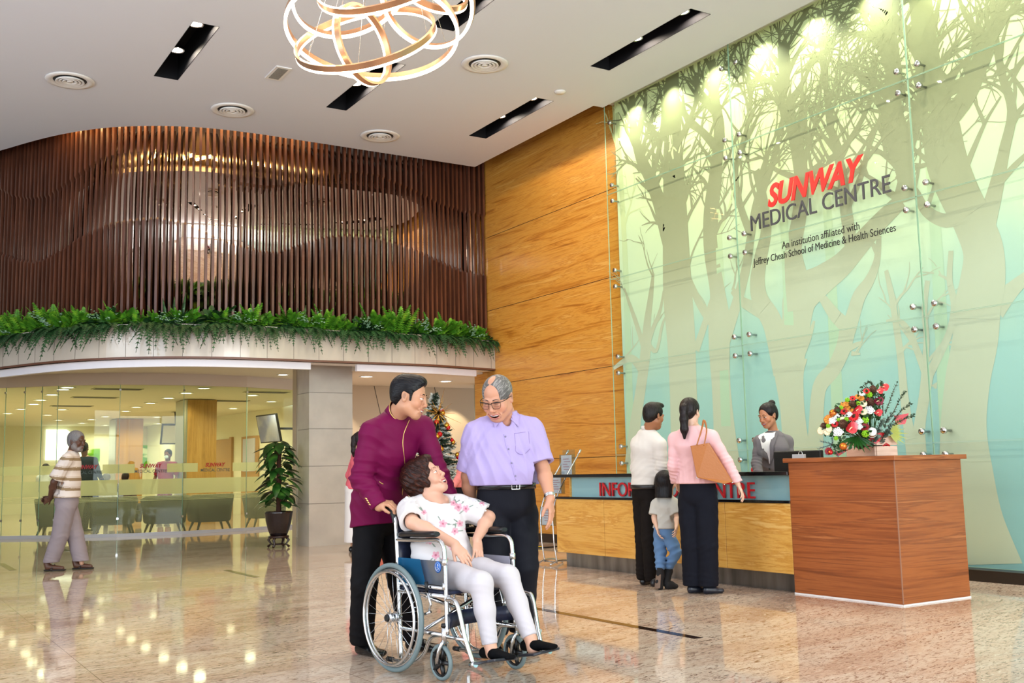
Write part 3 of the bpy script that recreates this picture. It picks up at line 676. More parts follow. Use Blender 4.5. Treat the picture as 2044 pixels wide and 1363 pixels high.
# ================================================================ CLINIC behind the curved glass
M_cwall = mat('clinic_wall', '#efebcd', rough=0.6)
M_ccol = wood('clinic_wood', [(0.3, '#9a6f35'), (0.5, '#b98a48'), (0.7, '#c79a58')], zs=0.6, ys=14, seams=50, rough=0.4)
GL = [(1.75, 23.35), (2.05, 23.15), (2.40, 22.95), (2.72, 22.70), (3.0, 22.45), (3.25, 22.2), (4.30, 21.62), (5.49, 21.43), (6.82, 21.55), (8.1, 22.0), (9.6, 22.9)]
rwx = lambda y: 9.93-0.0927*(y-27.5)
cw = MB(); cw.strip([(rwx(22), 22), (rwx(39.5), 39.5)], 0, 3.0, -0.1); struct(cw.build('wall_clinic_right', M_cwall))
struct(MB().bx(-2, 13, 39.5, 39.7, 0, 3.0).build('wall_clinic_back', M_cwall))
struct(MB().bx(1.3, 1.5, 23.2, 39.6, 0, 3.0).build('wall_clinic_left', M_cwall))
gcl = [(x, y+0.12) for x, y in GL]
struct(flat_with_holes('ceiling_clinic', [(1.4, 23.6)]+gcl+[(10.5, 39.6), (1.4, 39.6)], [], 2.985, mat('clinic_ceiling', '#e8e4c8', rough=0.7), 0.03))
bh = MB().strip([(0.2, 23.9)]+GL, 2.965, 3.2, 0.14); struct(bh.build('trim_15', mat('bulkhead', '#e3d2c2', rough=0.6)))
struct(MB().strip([(-8, 23.6), (0.2, 23.6), (1.75, 23.38)], 0, 3.2, 0.1).build('wall_clinic_front', M_wall))
struct(MB().strip(GL, 0.0, 0.06, -0.05).build('baseboard_clinic', mat('light_skirting', '#c3c4c9', rough=0.3)))
M_cglass = clear_glass('shopfront_glass', '#eff4e4', 1.45, 0.7)
def film(name, c, amt):
    m = bpy.data.materials.new(name); m.use_nodes = True; nt = m.node_tree; nt.nodes.clear()
    o = N(nt, 'ShaderNodeOutputMaterial'); mx = N(nt, 'ShaderNodeMixShader'); tr = N(nt, 'ShaderNodeBsdfTransparent'); d = N(nt, 'ShaderNodeBsdfDiffuse'); t2 = N(nt, 'ShaderNodeBsdfTranslucent'); m2 = N(nt, 'ShaderNodeMixShader')
    d.inputs[0].default_value = t2.inputs[0].default_value = lin(c); mx.inputs[0].default_value = amt; m2.inputs[0].default_value = 0.55
    nt.links.new(d.outputs[0], m2.inputs[1]); nt.links.new(t2.outputs[0], m2.inputs[2])
    nt.links.new(tr.outputs[0], mx.inputs[1]); nt.links.new(m2.outputs[0], mx.inputs[2]); nt.links.new(mx.outputs[0], o.inputs[0]); return m
M_film = film('frosted_film', '#dcdcae', 0.62); M_film2 = film('frosted_film_light', '#d6d8b0', 0.14)
M_logor = mat('film_red', '#b3242c', rough=0.5); M_logog = mat('film_grey', '#55605a', rough=0.5)
M_spider = mat('glass_clip', '#cfd2cf', rough=0.2, metal=1.0)
for i in range(len(GL)-1):
    a = Vector((*GL[i], 0)); b = Vector((*GL[i+1], 0)); u_ = (b-a).normalized(); n_ = Vector((u_.y, -u_.x, 0)); W_ = (b-a).length
    t = bpy.data.objects.new('window_%d' % (i+3), None); C.objects.link(t); t['kind'] = 'structure'
    def slab(mb, s0, s1, z0, z1, d0, d1):
        p = [a+u_*s0+n_*d0, a+u_*s1+n_*d0, a+u_*s1+n_*d1, a+u_*s0+n_*d1]
        mb.prism([(q.x, q.y) for q in p], z0, z1)
    g = MB(); slab(g, 0.004, W_-0.004, 0.06, 2.965, 0, 0.012); g.build('glass_pane', M_cglass, t)
    e = MB(); slab(e, -0.004, 0.004, 0.06, 2.965, -0.001, 0.013); e.build('silicone_joint', M_gedge, t)
    f = MB(); slab(f, 0.01, W_-.01, 0.80, 1.10, 0.016, 0.017)
    for k in range(4): slab(f, 0.01, W_-.01, 0.68+k*.026, 0.69+k*.026, 0.016, 0.017)
    if W_ > 1: slab(f, 0.0, 0.30, 1.225, 1.40, 0.016, 0.017); slab(f, W_-0.30, W_, 1.225, 1.40, 0.016, 0.017)
    else: slab(f, 0.01, W_-.01, 1.225, 1.40, 0.016, 0.017)
    f.build('frosted_film', M_film, t)
    f2 = MB(); slab(f2, 0.01, W_-.01, 0.07, 0.78, 0.018, 0.019); f2.build('lower_frosted_film', M_film2, t)
    c_ = MB()
    for z in (0.35, 2.86): slab(c_, -0.02, 0.02, z-.02, z+.02, 0.014, 0.03)
    c_.build('glass_clip', M_spider, t)
    if W_ > 1.0:
        mid = (W_)/2; o_ = a+u_*(mid-0.21)+n_*0.02; o_.z = 1.325
        place_text('red_lettering', 'SUNWAY', 0.1, M_logor, o_, u_, (0, 0, 1), width=0.42, height=0.078, parent=t, offset=0.004, shear=0.3)
        o_ = a+u_*(mid-0.305)+n_*0.02; o_.z = 1.225
        place_text('grey_lettering', 'MEDICAL CENTRE', 0.1, M_logog, o_, u_, (0, 0, 1), width=0.61, height=0.062, parent=t, offset=0.001)
struct(MB().box((1.72, 23.36, 1.5), (0.12, 0.10, 3.0)).build('trim_16', M_white))
# clad columns in the clinic
def ccolumn(x0, y0, w_, d_, lab):
    t = thing('clad_column', lab, 'column', (x0, y0, 0))
    MB().bx(0.0, w_, 0, d_, 0, 2.97).build('timber_cladding', M_ccol, t)
    MB().bx(-0.03, 0.0, 0.0, d_, 0, 2.97).build('steel_side', mat('column_steel', '#a9a894', rough=0.3, metal=0.6), t)
ccolumn(6.60, 25.4, 0.70, 1.0, 'timber clad column inside the clinic, nearer and right of the other')
ccolumn(6.74, 34.3, 0.80, 1.0, 'timber clad column far back inside the clinic, left of the nearer one')
# round recessed lights in the clinic ceiling
M_clight = mat('clinic_lamp', '#ffffff', emit='#fff8e0', estr=12.0)
CL = [(3.5, 23.3), (3.5, 24.8), (3.5, 26.5), (3.55, 28), (4.5, 30), (4.5, 32.6), (5.2, 35.3), (6.1, 22.2), (6.1, 23.6), (6.1, 25.2), (6.1, 27), (6.1, 28.6), (6.2, 30.4), (6.2, 33.2), (6.1, 34.9), (6.2, 37.1), (7.2, 38.6), (7.7, 23.9), (8.8, 25.8), (8.7, 28.7), (7.7, 33.2), (8.7, 37.3), (9.0, 38.8), (3.5, 30), (3.5, 22.75), (3.4, 32)]
first = None
cll = lambda i, x, y: '%s small round lit ceiling lamp inside the clinic, counted away from the glass wall' % ordn(i)
for i, (x, y) in enumerate(sorted(CL, key=lambda p: p[1])):
    if first is None:
        first = thing('recessed_downlight', cll(i, x, y), 'ceiling light', (x, y, 2.985), 0, 'round lights in the clinic ceiling')
        MB().lathe([(.16, 0), (.16, -.012), (.125, -.014), (.125, -.002)], seg=24).build('trim_ring', M_white, first)
        MB().lathe([(.001, -.004), (.125, -.004), (.125, -.001), (.001, -.001)], seg=24).build('lamp_face', M_clight, first)
    else: dup(first, (x, y, 2.985), label=cll(i, x, y))
    spot_light('downlight_lamp', (x, y, 2.965), (x, y, 0), 100, (1.0, 0.96, 0.80), 165, 0.5, 0.12)
for x, y, z, l in [(7.41, 21.0, 3.2, 'round lamp under the balcony in front of the clinic glass'), (7.36, 16.63, 2.78, 'round lamp in the niche ceiling, beside the stone column'), (9.14, 17.06, 2.78, 'round lamp in the niche ceiling, above the Christmas tree')]:
    spot_light('downlight_lamp', (x, y, z-.03), (x, y, 0), 110, (1.0, 0.9, 0.78), 150, 0.6, 0.1)
    o = dup(first, (x, y, z), label=l, scale=0.8); o['group'] = 'round lamps under the balcony'
spot_light('niche_lamp', (9.95, 17.85, 2.74), (10.0, 18.3, 1.4), 50, (1.0, 0.82, 0.55), 70, 0.35, 0.03)
spot_light('niche_lamp', (7.36, 17.4, 2.7), (7.36, 18.4, 1.4), 40, (1.0, 0.86, 0.66), 70, 0.35, 0.03)
vs = None
for i, (x, y) in enumerate([(4.5, 22.9), (4.5, 25.4), (7.7, 22.9), (7.7, 25.8), (4.5, 28.5), (8.0, 30.5)]):
    l = '%s dark slotted air grille from the glass in the clinic ceiling' % ordn(i)
    if vs is None:
        vs = thing('ceiling_grille', l, 'vent', (x, y, 2.985), 0, 'slotted grilles in the clinic ceiling')
        MB().bx(-.5, .5, -.17, .17, -.012, 0).build('grille_frame', mat('grille_frame', '#b9b48f', rough=.5), vs)
        g = MB()
        for k in range(5): g.bx(-.46, .46, -.14+k*.06, -.105+k*.06, -.016, -.010)
        g.build('grille_slots', M_black, vs)
    else: dup(vs, (x, y, 2.985), label=l)
# armchairs with their backs to the glass
M_chair = noisy('armchair_cloth', [(0.3, '#34352f'), (0.7, '#42433a')], scale=60, rough=0.85)
M_leg = mat('dark_leg', '#241c18', rough=0.4)
ac = thing('armchair', 'dark grey tub armchair behind the clinic glass, directly left of the potted plant', 'armchair', (7.62, 22.66, 0), 0, 'tub armchairs behind the clinic glass')
b = MB(); rs = []
for z, w_, dd in ((0.2, .70, .60), (0.24, .74, .64), (0.5, .80, .66), (0.72, .86, .70), (0.76, .85, .69)):
    pts = [(-w_/2, dd*.55), (-w_/2, -dd*.30), (-w_*.42, -dd*.45), (-w_*.25, -dd*.5), (0, -dd*.52), (w_*.25, -dd*.5), (w_*.42, -dd*.45), (w_/2, -dd*.30), (w_/2, dd*.55), (w_/2-.1, dd*.55), (w_/2-.12, -dd*.2), (w_*.2, -dd*.34), (-w_*.2, -dd*.34), (-w_/2+.12, -dd*.2), (-w_/2+.1, dd*.55)]
    rs.append([(x, y, z+(0.0 if z < .7 else -.10*max(0, (y/dd+.1)))) for x, y in pts])
b.rings(rs, True, True).build('shell', M_chair, ac, bevel=0.02)
MB().box((0, 0.08, .36), (.58, .56, .16)).build('seat_cushion', M_chair, ac, bevel=0.04)
for sx in (-1, 1):
    for sy in (-1, 1): MB().tube([(sx*.28, sy*.22, .22), (sx*.36, sy*.27-.02*(sy < 0), 0)], [.032, .016], 8).build('leg', M_leg, ac)
for x, y, rz, l in [(6.22, 22.02, 0.03, 'second from the potted plant'), (5.32, 22.08, -0.05, 'third from the potted plant'), (4.42, 22.55, -0.3, 'just right of the walking man'), (3.45, 23.0, -0.35, 'behind the walking man, leftmost')]:
    dup(ac, (x, y, 0), rz, label='dark grey tub armchair behind the clinic glass, '+l)
# doors, pictures, screen, television in the clinic
def on_rw(name, y0, y1, z0, z1, m, th, kind='structure', label=None, cat=None):
    o = MB().strip([(rwx(y0)-.0, y0), (rwx(y1)-.0, y1)], z0, z1, th).build(name, m)
    if kind: o['kind'] = kind
    if label: tag(o, label, cat)
    return o
M_door = mat('door_wood', '#b98f5c', rough=0.45)
on_rw('door_1', 31.6, 32.8, 0, 2.25, M_door, 0.05); on_rw('door_2', 29.55, 30.75, 0, 2.27, M_door, 0.05)
on_rw('door_glass', 29.75, 30.6, 1.25, 2.2, mat('door_glass_lilac', '#cfd4e2', rough=0.1), 0.07)
on_rw('trim_17', 31.45, 31.6, 0, 2.3, M_door, 0.08)
tv = thing('television', 'tilted wall television showing a pale lilac picture on the clinic wall above the plant', 'television', (8.98, 26.5, 2.33))
R = (Matrix.Rotation(math.radians(-82), 3, 'Z') @ Matrix.Rotation(math.radians(12), 3, 'X'))
MB().box((0, 0, 0), (1.12, 0.06, 0.74), R).build('television_case', M_black, tv, bevel=0.008)
MB().box(R @ Vector((0, -0.032, 0)), (1.06, 0.004, 0.68), R).build('screen', noisy('tv_picture', [(0.4, '#8f97c8'), (0.6, '#c9cbe0')], scale=1.5, rough=0.3), tv)
MB().cyl((0.04, 0, 0), (0.9, 0.08, 0), 0.03, seg=8).build('wall_bracket', M_black, tv)
def green_picture(x0, x1, lab):
    o = MB().bx(x0, x1, 39.42, 39.48, 1.50, 2.30)
    m = mat('meadow_print', rough=0.6); nt = m.node_tree
    if not nt.nodes.get('done'):
        n = N(nt, 'ShaderNodeTexNoise'); n.inputs['Scale'].default_value = 1.2; nt.links.new(coords(nt, (0.5, 1, 1.6)), n.inputs['Vector'])
        nt.links.new(ramp(nt, n.outputs['Fac'], [(0.40, '#e8f2c8'), (0.46, '#7fc01e'), (0.56, '#4f9a10'), (0.60, '#dcebb8')]), nt.nodes['Principled BSDF'].inputs['Base Color']); N(nt, 'NodeFrame').name = 'done'
    return tag(o.build('wall_picture', m), lab, 'picture')
green_picture(7.9, 9.8, 'wide green meadow print on the clinic back wall, right of the far column')
green_picture(6.55, 7.2, 'green meadow print on the clinic back wall, left of the far column')
M_screenw = mat('bright_window', '#ffffff', emit='#f4fbff', estr=1.6)
o = MB().prism([(5.42, 1.81), (5.42, 2.87), (6.08, 2.87), (6.68, 2.41), (6.68, 1.81)], 39.42, 39.49, 'y').build('projection_screen', M_screenw); tag(o, 'bright white lit screen behind the head of the walking man', 'screen')
wm = thing('wall_monitor', 'small tilted display with a dark frame on the clinic back wall beside the nearer column', 'monitor', (7.6, 30.5, 2.35))
R2 = Matrix.Rotation(math.radians(20), 3, 'X')
MB().box((0, 0, 0), (0.82, 0.06, 0.6), R2).build('monitor_case', M_black, wm); MB().box(R2 @ Vector((0, -.034, 0)), (.74, .005, .52), R2).build('screen', mat('pale_screen', '#c9cbb9', rough=.3), wm); MB().cyl((0, 0, .2), (0, .1, .63), .02, seg=6).build('bracket', M_black, wm)
# ================================================================ INFORMATION DESK
desk = thing('information_desk', 'long honey timber information desk with black counter slabs and a blue glass frieze', 'desk', (6.95, 8.5, 0))
D0 = Vector((6.95, 8.5, 0))
def dbx(x0, x1, y0, y1, z0, z1): return MB().bx(x0-D0.x, x1-D0.x, y0-D0.y, y1-D0.y, z0, z1)
M_slab = mat('black_granite', '#0e0d10', rough=0.12)
dbx(6.93, 7.31, 6.62, 10.36, 1.02, 1.055).build('counter_top', M_slab, desk, bevel=0.004)
dbx(6.94, 7.30, 6.62, 10.30, 0.775, 0.80).build('lower_ledge', M_slab, desk, bevel=0.003)
ys = [10.285, 9.355, 8.40, 7.45, 6.62]
for a_, b_ in zip(ys, ys[1:]):
    dbx(6.95, 6.99, b_+0.003, a_-0.003, 0.165, 0.775).build('front_panel', M_desk, desk, bevel=0.002)
dbx(6.99, 7.50, 10.245, 10.285, 0.165, 0.775).build('end_panel', M_desk, desk)
dbx(6.99, 7.42, 6.62, 10.24, 0.17, 0.74).build('desk_body', M_desk, desk)
M_blueg = mat('blue_back_painted_glass', '#8fbac0', rough=0.10, spec=0.8)
dbx(7.02, 7.05, 6.62, 10.055, 0.80, 1.02).build('frieze_glass', M_blueg, desk)
dbx(7.00, 7.05, 10.055, 10.075, 0.80, 1.02).build('frieze_end', M_desk, desk)
dbx(7.06, 7.40, 6.62, 10.255, 0, 0.165).build('steel_kickboard', M_steel, desk)
dbx(7.22, 7.26, 6.64, 10.2, 0.80, 1.02).build('counter_support', M_desk, desk)
dbx(7.30, 7.51, 6.63, 10.24, 0.775, 0.80).build('inner_worktop', M_desk, desk)
M_dred = mat('desk_letter_red', '#c4202a', rough=0.3)
def twid(t): xs = [v.co.x for v in text_mesh(t, .2).vertices]; return max(xs)-min(xs)
k_ = 2.385/twid('INFORMATION CENTRE')
place_text('information_lettering', 'INFORMATION', 0.2, M_dred, (0.045, 9.475-8.5, 0.812), (0, -1, 0), (0, 0, 1), width=twid('INFORMATION')*k_, height=0.150, parent=desk, extrude=0.008)
place_text('centre_lettering', 'CENTRE', 0.2, M_dred, (0.045, 9.475-8.5-2.385+twid('CENTRE')*k_, 0.812), (0, -1, 0), (0, 0, 1), width=twid('CENTRE')*k_, height=0.150, parent=desk, extrude=0.008)
# ---- walnut lectern block
tw = thing('lectern_block', 'reddish walnut veneer block with a slab top at the right end of the desk', 'counter', (7.37, 6.05, 0))
MB().bx(-.42, .42, -.55, .57, 0.012, 1.13).build('block_body', M_tower, tw, bevel=0.003)
MB().bx(-.455, .455, -.585, .60, 1.13, 1.168).build('top_slab', M_tower, tw, bevel=0.003)
MB().bx(-.424, .424, -.554, .57, 0.0, 0.012).build('white_sealant', M_white, tw)
MB().box((-.4205, -.5505, .57), (.008, .008, 1.12)).build('corner_edge', mat('edge_brown', '#9c7058', rough=.5), tw)
# ---- monitors and things behind the desk
mo_ = thing('desk_monitor', 'black desktop monitor seen from behind between the receptionist and the walnut block', 'monitor', (7.41, 6.93, 0.80))
MB().box((0, 0, .27), (.045, .58, .34)).build('monitor_case', M_black, mo_, bevel=0.01); MB().box((.0, 0, .08), (.03, .06, .16)).build('monitor_stand', M_black, mo_); MB().box((.02, 0, .005), (.16, .22, .01)).build('monitor_foot', M_black, mo_)
MB().box((.0235, 0, .27), (.002, .54, .30)).build('screen', mat('dark_screen', '#10131a', rough=.1), mo_)
nh = thing('paper_holder', 'small pale grey paper holder with a silver ring standing on the counter beside the monitor', 'holder', (7.24, 6.76, 1.055))
MB().box((0, 0, .075), (.03, .14, .15)).build('holder_body', mat('pale_plastic', '#c9c9cc', rough=.4), nh, bevel=.003)
MB().tube([Vector((0, -.02+.022*math.cos(a), .155+.022*math.sin(a))) for a in [i*PI/8 for i in range(16)]], .004, 6, closed=True).build('silver_ring', M_chrome, nh)
struct(MB().bx(8.05, 8.55, 6.9, 10.2, 0.0, 0.80).build('trim_18', M_desk))
def office_chair(name, x, y, col, lab, rz):
    t = thing(name, lab, 'chair', (x, y, 0), rz)
    m = mat('chair_'+col.strip('#'), col, rough=.6)
    MB().box((0, 0, .46), (.46, .46, .08)).build('seat', m, t, bevel=.03); MB().box((.22, 0, .82), (.06, .42, .56)).build('backrest', m, t, bevel=.03)
    MB().cyl((0, 0, .06), (0, 0, .42), .025).build('post', M_chrome, t)
    b = MB()
    for k in range(5): a = k*2*PI/5; b.tube([(0, 0, .09), (.27*math.cos(a), .27*math.sin(a), .05)], [.022, .014], 6); b.ball((.27*math.cos(a), .27*math.sin(a), .028), .028, 8, 5)
    b.build('star_base', M_black, t)
office_chair('office_chair', 7.95, 8.02, '#b3262c', 'red office chair behind the desk between the woman in pink and the receptionist', 0.2)
office_chair('office_chair', 8.1, 9.35, '#1c2636', 'dark navy office chair behind the desk beside the man in the white shirt', 0.3)
# ---- brochure stand
bs = thing('brochure_stand', 'leaning silver brochure stand with clear acrylic pockets at the left end of the desk', 'stand', (7.0, 10.5, 0))
M_acr = clear_glass('acrylic', '#eef3f6', 1.5, 1.0); M_paper = mat('paper', '#f1ecec', rough=.6)
for s in (-.13, .13):
    MB().tube(spline([(0, s, .02), (-.04, s, .35), (0.0, s, .75), (.36, s, 1.31)], 8), .009, 8).build('pole', M_chrome, bs)
    MB().tube([(.35, s, 1.29), (.385, s, 1.345)], [.011, .016], 8).build('pole_tip', M_chrome, bs)
    MB().tube(spline([(-.10, s, .012), (0, s, .05), (.13, s, .05), (.26, s, .012)], 5), .013, 8).build('foot', M_chrome, bs)
MB().cyl((0, -.13, .035), (0, .13, .035), .009, seg=8).build('cross_bar', M_chrome, bs)
kk = 0
for z, x, h_ in ((1.05, .25, .24), (.83, .09, .20), (.46, -.05, .22)):
    q = MB().box((x, 0, z+h_/2), (.003, .26, h_)).box((x+.05, 0, z+h_/2+.03), (.003, .26, h_+.06)).box((x+.025, -.13, z+h_/2), (.05, .003, h_)).box((x+.025, .13, z+h_/2), (.05, .003, h_)).box((x+.025, 0, z), (.05, .26, .003)).build('acrylic_pocket', M_acr, bs)
    lf = thing('leaflet', 'white leaflets in the %s pocket of the brochure stand' % ('top', 'middle', 'bottom')[kk], 'leaflet', (7.0+x+.012, 10.5, z+.003)); kk += 1
    MB().box((0, 0, h_*.48), (.008, .21, h_*.95)).build('paper_stack', M_paper, lf)
    g = MB()
    for j in range(5): g.box((-.005, .02*((j*7) % 3-1), h_*(.25+.13*j)), (.001, .14-.02*(j % 3), .008))
    g.build('printed_lines', mat('print_pink', '#c98a92', rough=.6), lf)
# black cable with a yellow band on the floor beside the skirting
cb = thing('floor_cable', 'black cable with a yellow band lying on the floor by the timber wall', 'cable', (8.2, 12.8, 0))
MB().tube(spline([(-1.3, -.3, .012), (-.5, .1, .012), (.2, -.1, .012), (.8, .1, .012)], 8), .011, 6).build('cable', M_black, cb); MB().tube([(-.05, -.02, .013), (.13, -.08, .013)], .02, 8).build('yellow_band', mat('yellow_plastic', '#e8c71c', rough=.5), cb)
# ---- potted climbing plant on a carved stand
pp = thing('potted_plant', 'tall climbing houseplant with broad dark leaves in a glossy black pot on a carved stand', 'plant', (5.60, 16.04, 0))
M_potg = mat('glazed_pot', '#1a1114', rough=0.08, spec=.8)
MB().lathe([(.11, .185), (.13, .19), (.165, .28), (.20, .42), (.215, .53), (.225, .555), (.205, .56), (.19, .53), (.001, .52)], seg=32).build('pot', M_potg, pp)
st = MB().lathe([(.001, .15), (.15, .15), (.165, .165), (.155, .185), (.001, .185)], seg=24)
for k in range(4):
    a = PI/4+k*PI/2; d = Vector((math.cos(a), math.sin(a), 0)); st.tube([d*.13+Vector((0, 0, .16)), d*.17+Vector((0, 0, .12)), d*.13+Vector((0, 0, .06)), d*.18+Vector((0, 0, .015))], [.025, .022, .016, .02], 7)
for k in range(4):
    a = PI/4+k*PI/2; a2 = a+PI/2; st.cyl((.14*math.cos(a), .14*math.sin(a), .05), (.14*math.cos(a2), .14*math.sin(a2), .05), .008, seg=6)
st.build('carved_stand', mat('rosewood', '#2a1510', rough=.3), pp)
MB().cyl((0, 0, .5), (0, 0, 1.62), .04, .035, 10).build('moss_pole', mat('moss_pole', '#4a2e20', rough=.9), pp)
M_leaf1 = noisy('pothos_leaf', [(0.35, '#12300f'), (0.55, '#24511c'), (0.72, '#4f7d2c')], scale=7, rough=.28, spec=.6)
rnd = random.Random(3); lf = MB(); sm_ = MB()
def heart_leaf(mb, base, d, L, W, droop):
    d = Vector(d).normalized(); up = Vector((0, 0, 1)); sd = d.cross(up).normalized(); rows = []
    for i in range(7):
        t = i/6; wv = W*math.sin(PI*min(t*.92+.10, 1))**.8*(1-.35*t)
        p = Vector(base)+d*L*t+Vector((0, 0, -droop*t*t*L)); rows.append((p+sd*wv-Vector((0, 0, wv*.25)), p, p-sd*wv-Vector((0, 0, wv*.25))))
    b = [q for r_ in rows for q in r_]; mb.add(b, [(3*i+j, 3*i+j+1, 3*i+j+4, 3*i+j+3) for i in range(6) for j in range(2)], True)
for k in range(88):
    z = .60+1.02*(k/88)**.9; a = k*2.4+rnd.uniform(-.3, .3); rr = rnd.uniform(.10, .19)
    if k > 80: rr *= .6
    b0 = Vector((.03*math.cos(a), .03*math.sin(a), z)); b1 = Vector((rr*math.cos(a), rr*math.sin(a), z+rnd.uniform(.02, .12)))
    sm_.tube([b0, b1], .005, 4); heart_leaf(lf, b1, (math.cos(a), math.sin(a), rnd.uniform(-.35, .25)), rnd.uniform(.17, .27), rnd.uniform(.07, .10), rnd.uniform(.3, .9))
lf.build('foliage', M_leaf1, pp, recalc=False); sm_.build('leaf_stalks', mat('stalk_green', '#3c6124', rough=.5), pp)
# ---- planting along the balcony
M_fern = noisy('fern_green', [(0.3, '#2a5c12'), (0.5, '#4f9020'), (0.7, '#8fbf34')], scale=9, rough=.5)
M_fern2 = noisy('dark_fern_green', [(0.3, '#143518'), (0.7, '#2c5c2a')], scale=9, rough=.55)
M_euc = noisy('silver_leaf', [(0.3, '#4f7a58'), (0.7, '#94b498')], scale=9, rough=.55)
M_snake = noisy('snake_leaf', [(0.4, '#16331c'), (0.6, '#35592f')], scale=8, st=(1, 1, 4), rough=.35)
def frond(mb, base, d, L, W, droop, n=13, lw=.010):
    d = Vector(d).normalized(); sd = d.cross(Vector((0, 0, 1)))
    if sd.length < .1: sd = Vector((1, 0, 0))
    sd.normalize(); pts = [Vector(base)+d*L*t+Vector((0, 0, -droop*t*t*L)) for t in [i/n for i in range(n+1)]]
    mb.tube(pts[::3]+[pts[-1]], .003, 3)
    for i in range(1, n):
        t = i/n; w_ = W*math.sin(PI*(t*.85+.12))**.7; fw = (pts[i+1]-pts[i]).normalized()
        for s in (-1, 1):
            tip = pts[i]+sd*s*w_+fw*w_*.45-Vector((0, 0, w_*.2)); mb.add([pts[i]-fw*lw, tip, pts[i]+fw*lw*1.2], [(0, 1, 2)])
def fern_clump(seed, m, name, nf, L0, L1, elev, droop):
    r = random.Random(seed); b = MB()
    for k in range(nf):
        a = r.uniform(0, 2*PI); e = r.uniform(*elev)
        frond(b, (r.uniform(-.07, .07), r.uniform(-.05, .05), 0), (math.cos(a)*math.cos(e), math.sin(a)*math.cos(e)*.6-.12, math.sin(e)), r.uniform(L0, L1), r.uniform(.045, .07), r.uniform(*droop), 13, .014)
    return b.build(name, m, recalc=False)
def trailing(seed):
    r = random.Random(seed); b = MB()
    for k in range(18):
        a = r.uniform(-PI, 0); frond(b, (r.uniform(-.08, .08), r.uniform(-.03, .03), 0), (math.cos(a)*.6, math.sin(a), r.uniform(0, .5)), r.uniform(.12, .28), r.uniform(.03, .05), r.uniform(.6, 1.4), 12, .010)
    return b.build('trailing_fern', M_fern2, recalc=False)
def silver(seed):
    r = random.Random(seed); b = MB()
    for k in range(7):
        a = r.uniform(-PI, 0); e = r.uniform(0, 1); d = Vector((math.cos(a)*math.cos(e), math.sin(a)*math.cos(e), math.sin(e)))
        for j in range(8):
            p = d*(.05+j*.022)+Vector((r.uniform(-.02, .02), r.uniform(-.02, .02), r.uniform(-.01, .01))); b.ball(p, (.014, .014, .006), 6, 3)
    return b.build('silver_foliage', M_euc, recalc=False)
def snake(seed):
    r = random.Random(seed); b = MB()
    for k in range(3):
        x = (k-1)*.06; h_ = r.uniform(.28, .42); b.tube([(x, 0, 0), (x*1.4, 0, h_*.6), (x*1.7, 0, h_)], [.02, .026, .004], 6, flat=.3)
    return b.build('snake_plant', M_snake, recalc=False)
F_ = [fern_clump(1, M_fern, 'fern_plant', 24, .22, .40, (.5, 1.4), (.1, .5)), fern_clump(2, M_fern, 'fern_plant', 24, .18, .34, (.2, 1.2), (.2, .7)), fern_clump(3, M_fern2, 'fern_plant', 26, .18, .32, (.2, 1.3), (.2, .7)), fern_clump(4, M_fern, 'fern_plant', 20, .28, .44, (.6, 1.3), (.1, .4))]
Tr = [trailing(11), trailing(12), trailing(13)]; Si = [silver(21), silver(22)]; Sn = [snake(31)]
rail = spline(FEDGE, 40); rail = rail[::-1]
def along(step, start):
    acc = 0; out = []; nxt = start
    for p, q in zip(rail, rail[1:]):
        acc += (q-p).length
        if acc >= nxt:
            nxt += step; t = (p-q).normalized(); nrm = Vector((t.y, -t.x)); out.append((Vector((q.x, q.y)), t, nrm))
            if q.x < 1.3: break
    return out
def plantrow(srcs, step, start, inset, z, zj, label, cat, group, sc=(.85, 1.6)):
    first_used = set(); r = random.Random(len(label))
    for i, (q, t, nrm) in enumerate(along(step, start)):
        s = srcs[r.randrange(len(srcs))]; p = q-nrm*(inset+r.uniform(-.03, .03)); ang = math.atan2(t.y, t.x)
        loc = (p.x, p.y, z+r.uniform(-zj, zj)); k = r.uniform(*sc); lab = '%s %s from the timber wall on the balcony edge' % (ordn(i), label)
        if id(s) not in first_used: first_used.add(id(s)); o = s; o.location = loc; o.rotation_euler = (0, 0, ang); o.scale = (k, k, k)
        else: o = dup(s, loc, ang, scale=k)
        tag(o, lab, cat, group)
    for s in srcs:
        if id(s) not in first_used: bpy.data.objects.remove(s)
plantrow(F_, .155, .08, .13, 3.30, .04, 'green fern clump', 'fern', 'ferns in the balcony planter')
plantrow(Tr, .21, .06, .01, 3.29, .02, 'dark trailing fern', 'fern', 'trailing ferns over the balcony edge')
plantrow(Si, 1.0, .45, .05, 3.36, .03, 'pale silvery leaf spray', 'plant', 'silver foliage sprays in the balcony planter')
plantrow(Sn, 1.9, 1.65, .22, 3.26, .02, 'upright snake plant', 'plant', 'snake plants in the balcony planter')
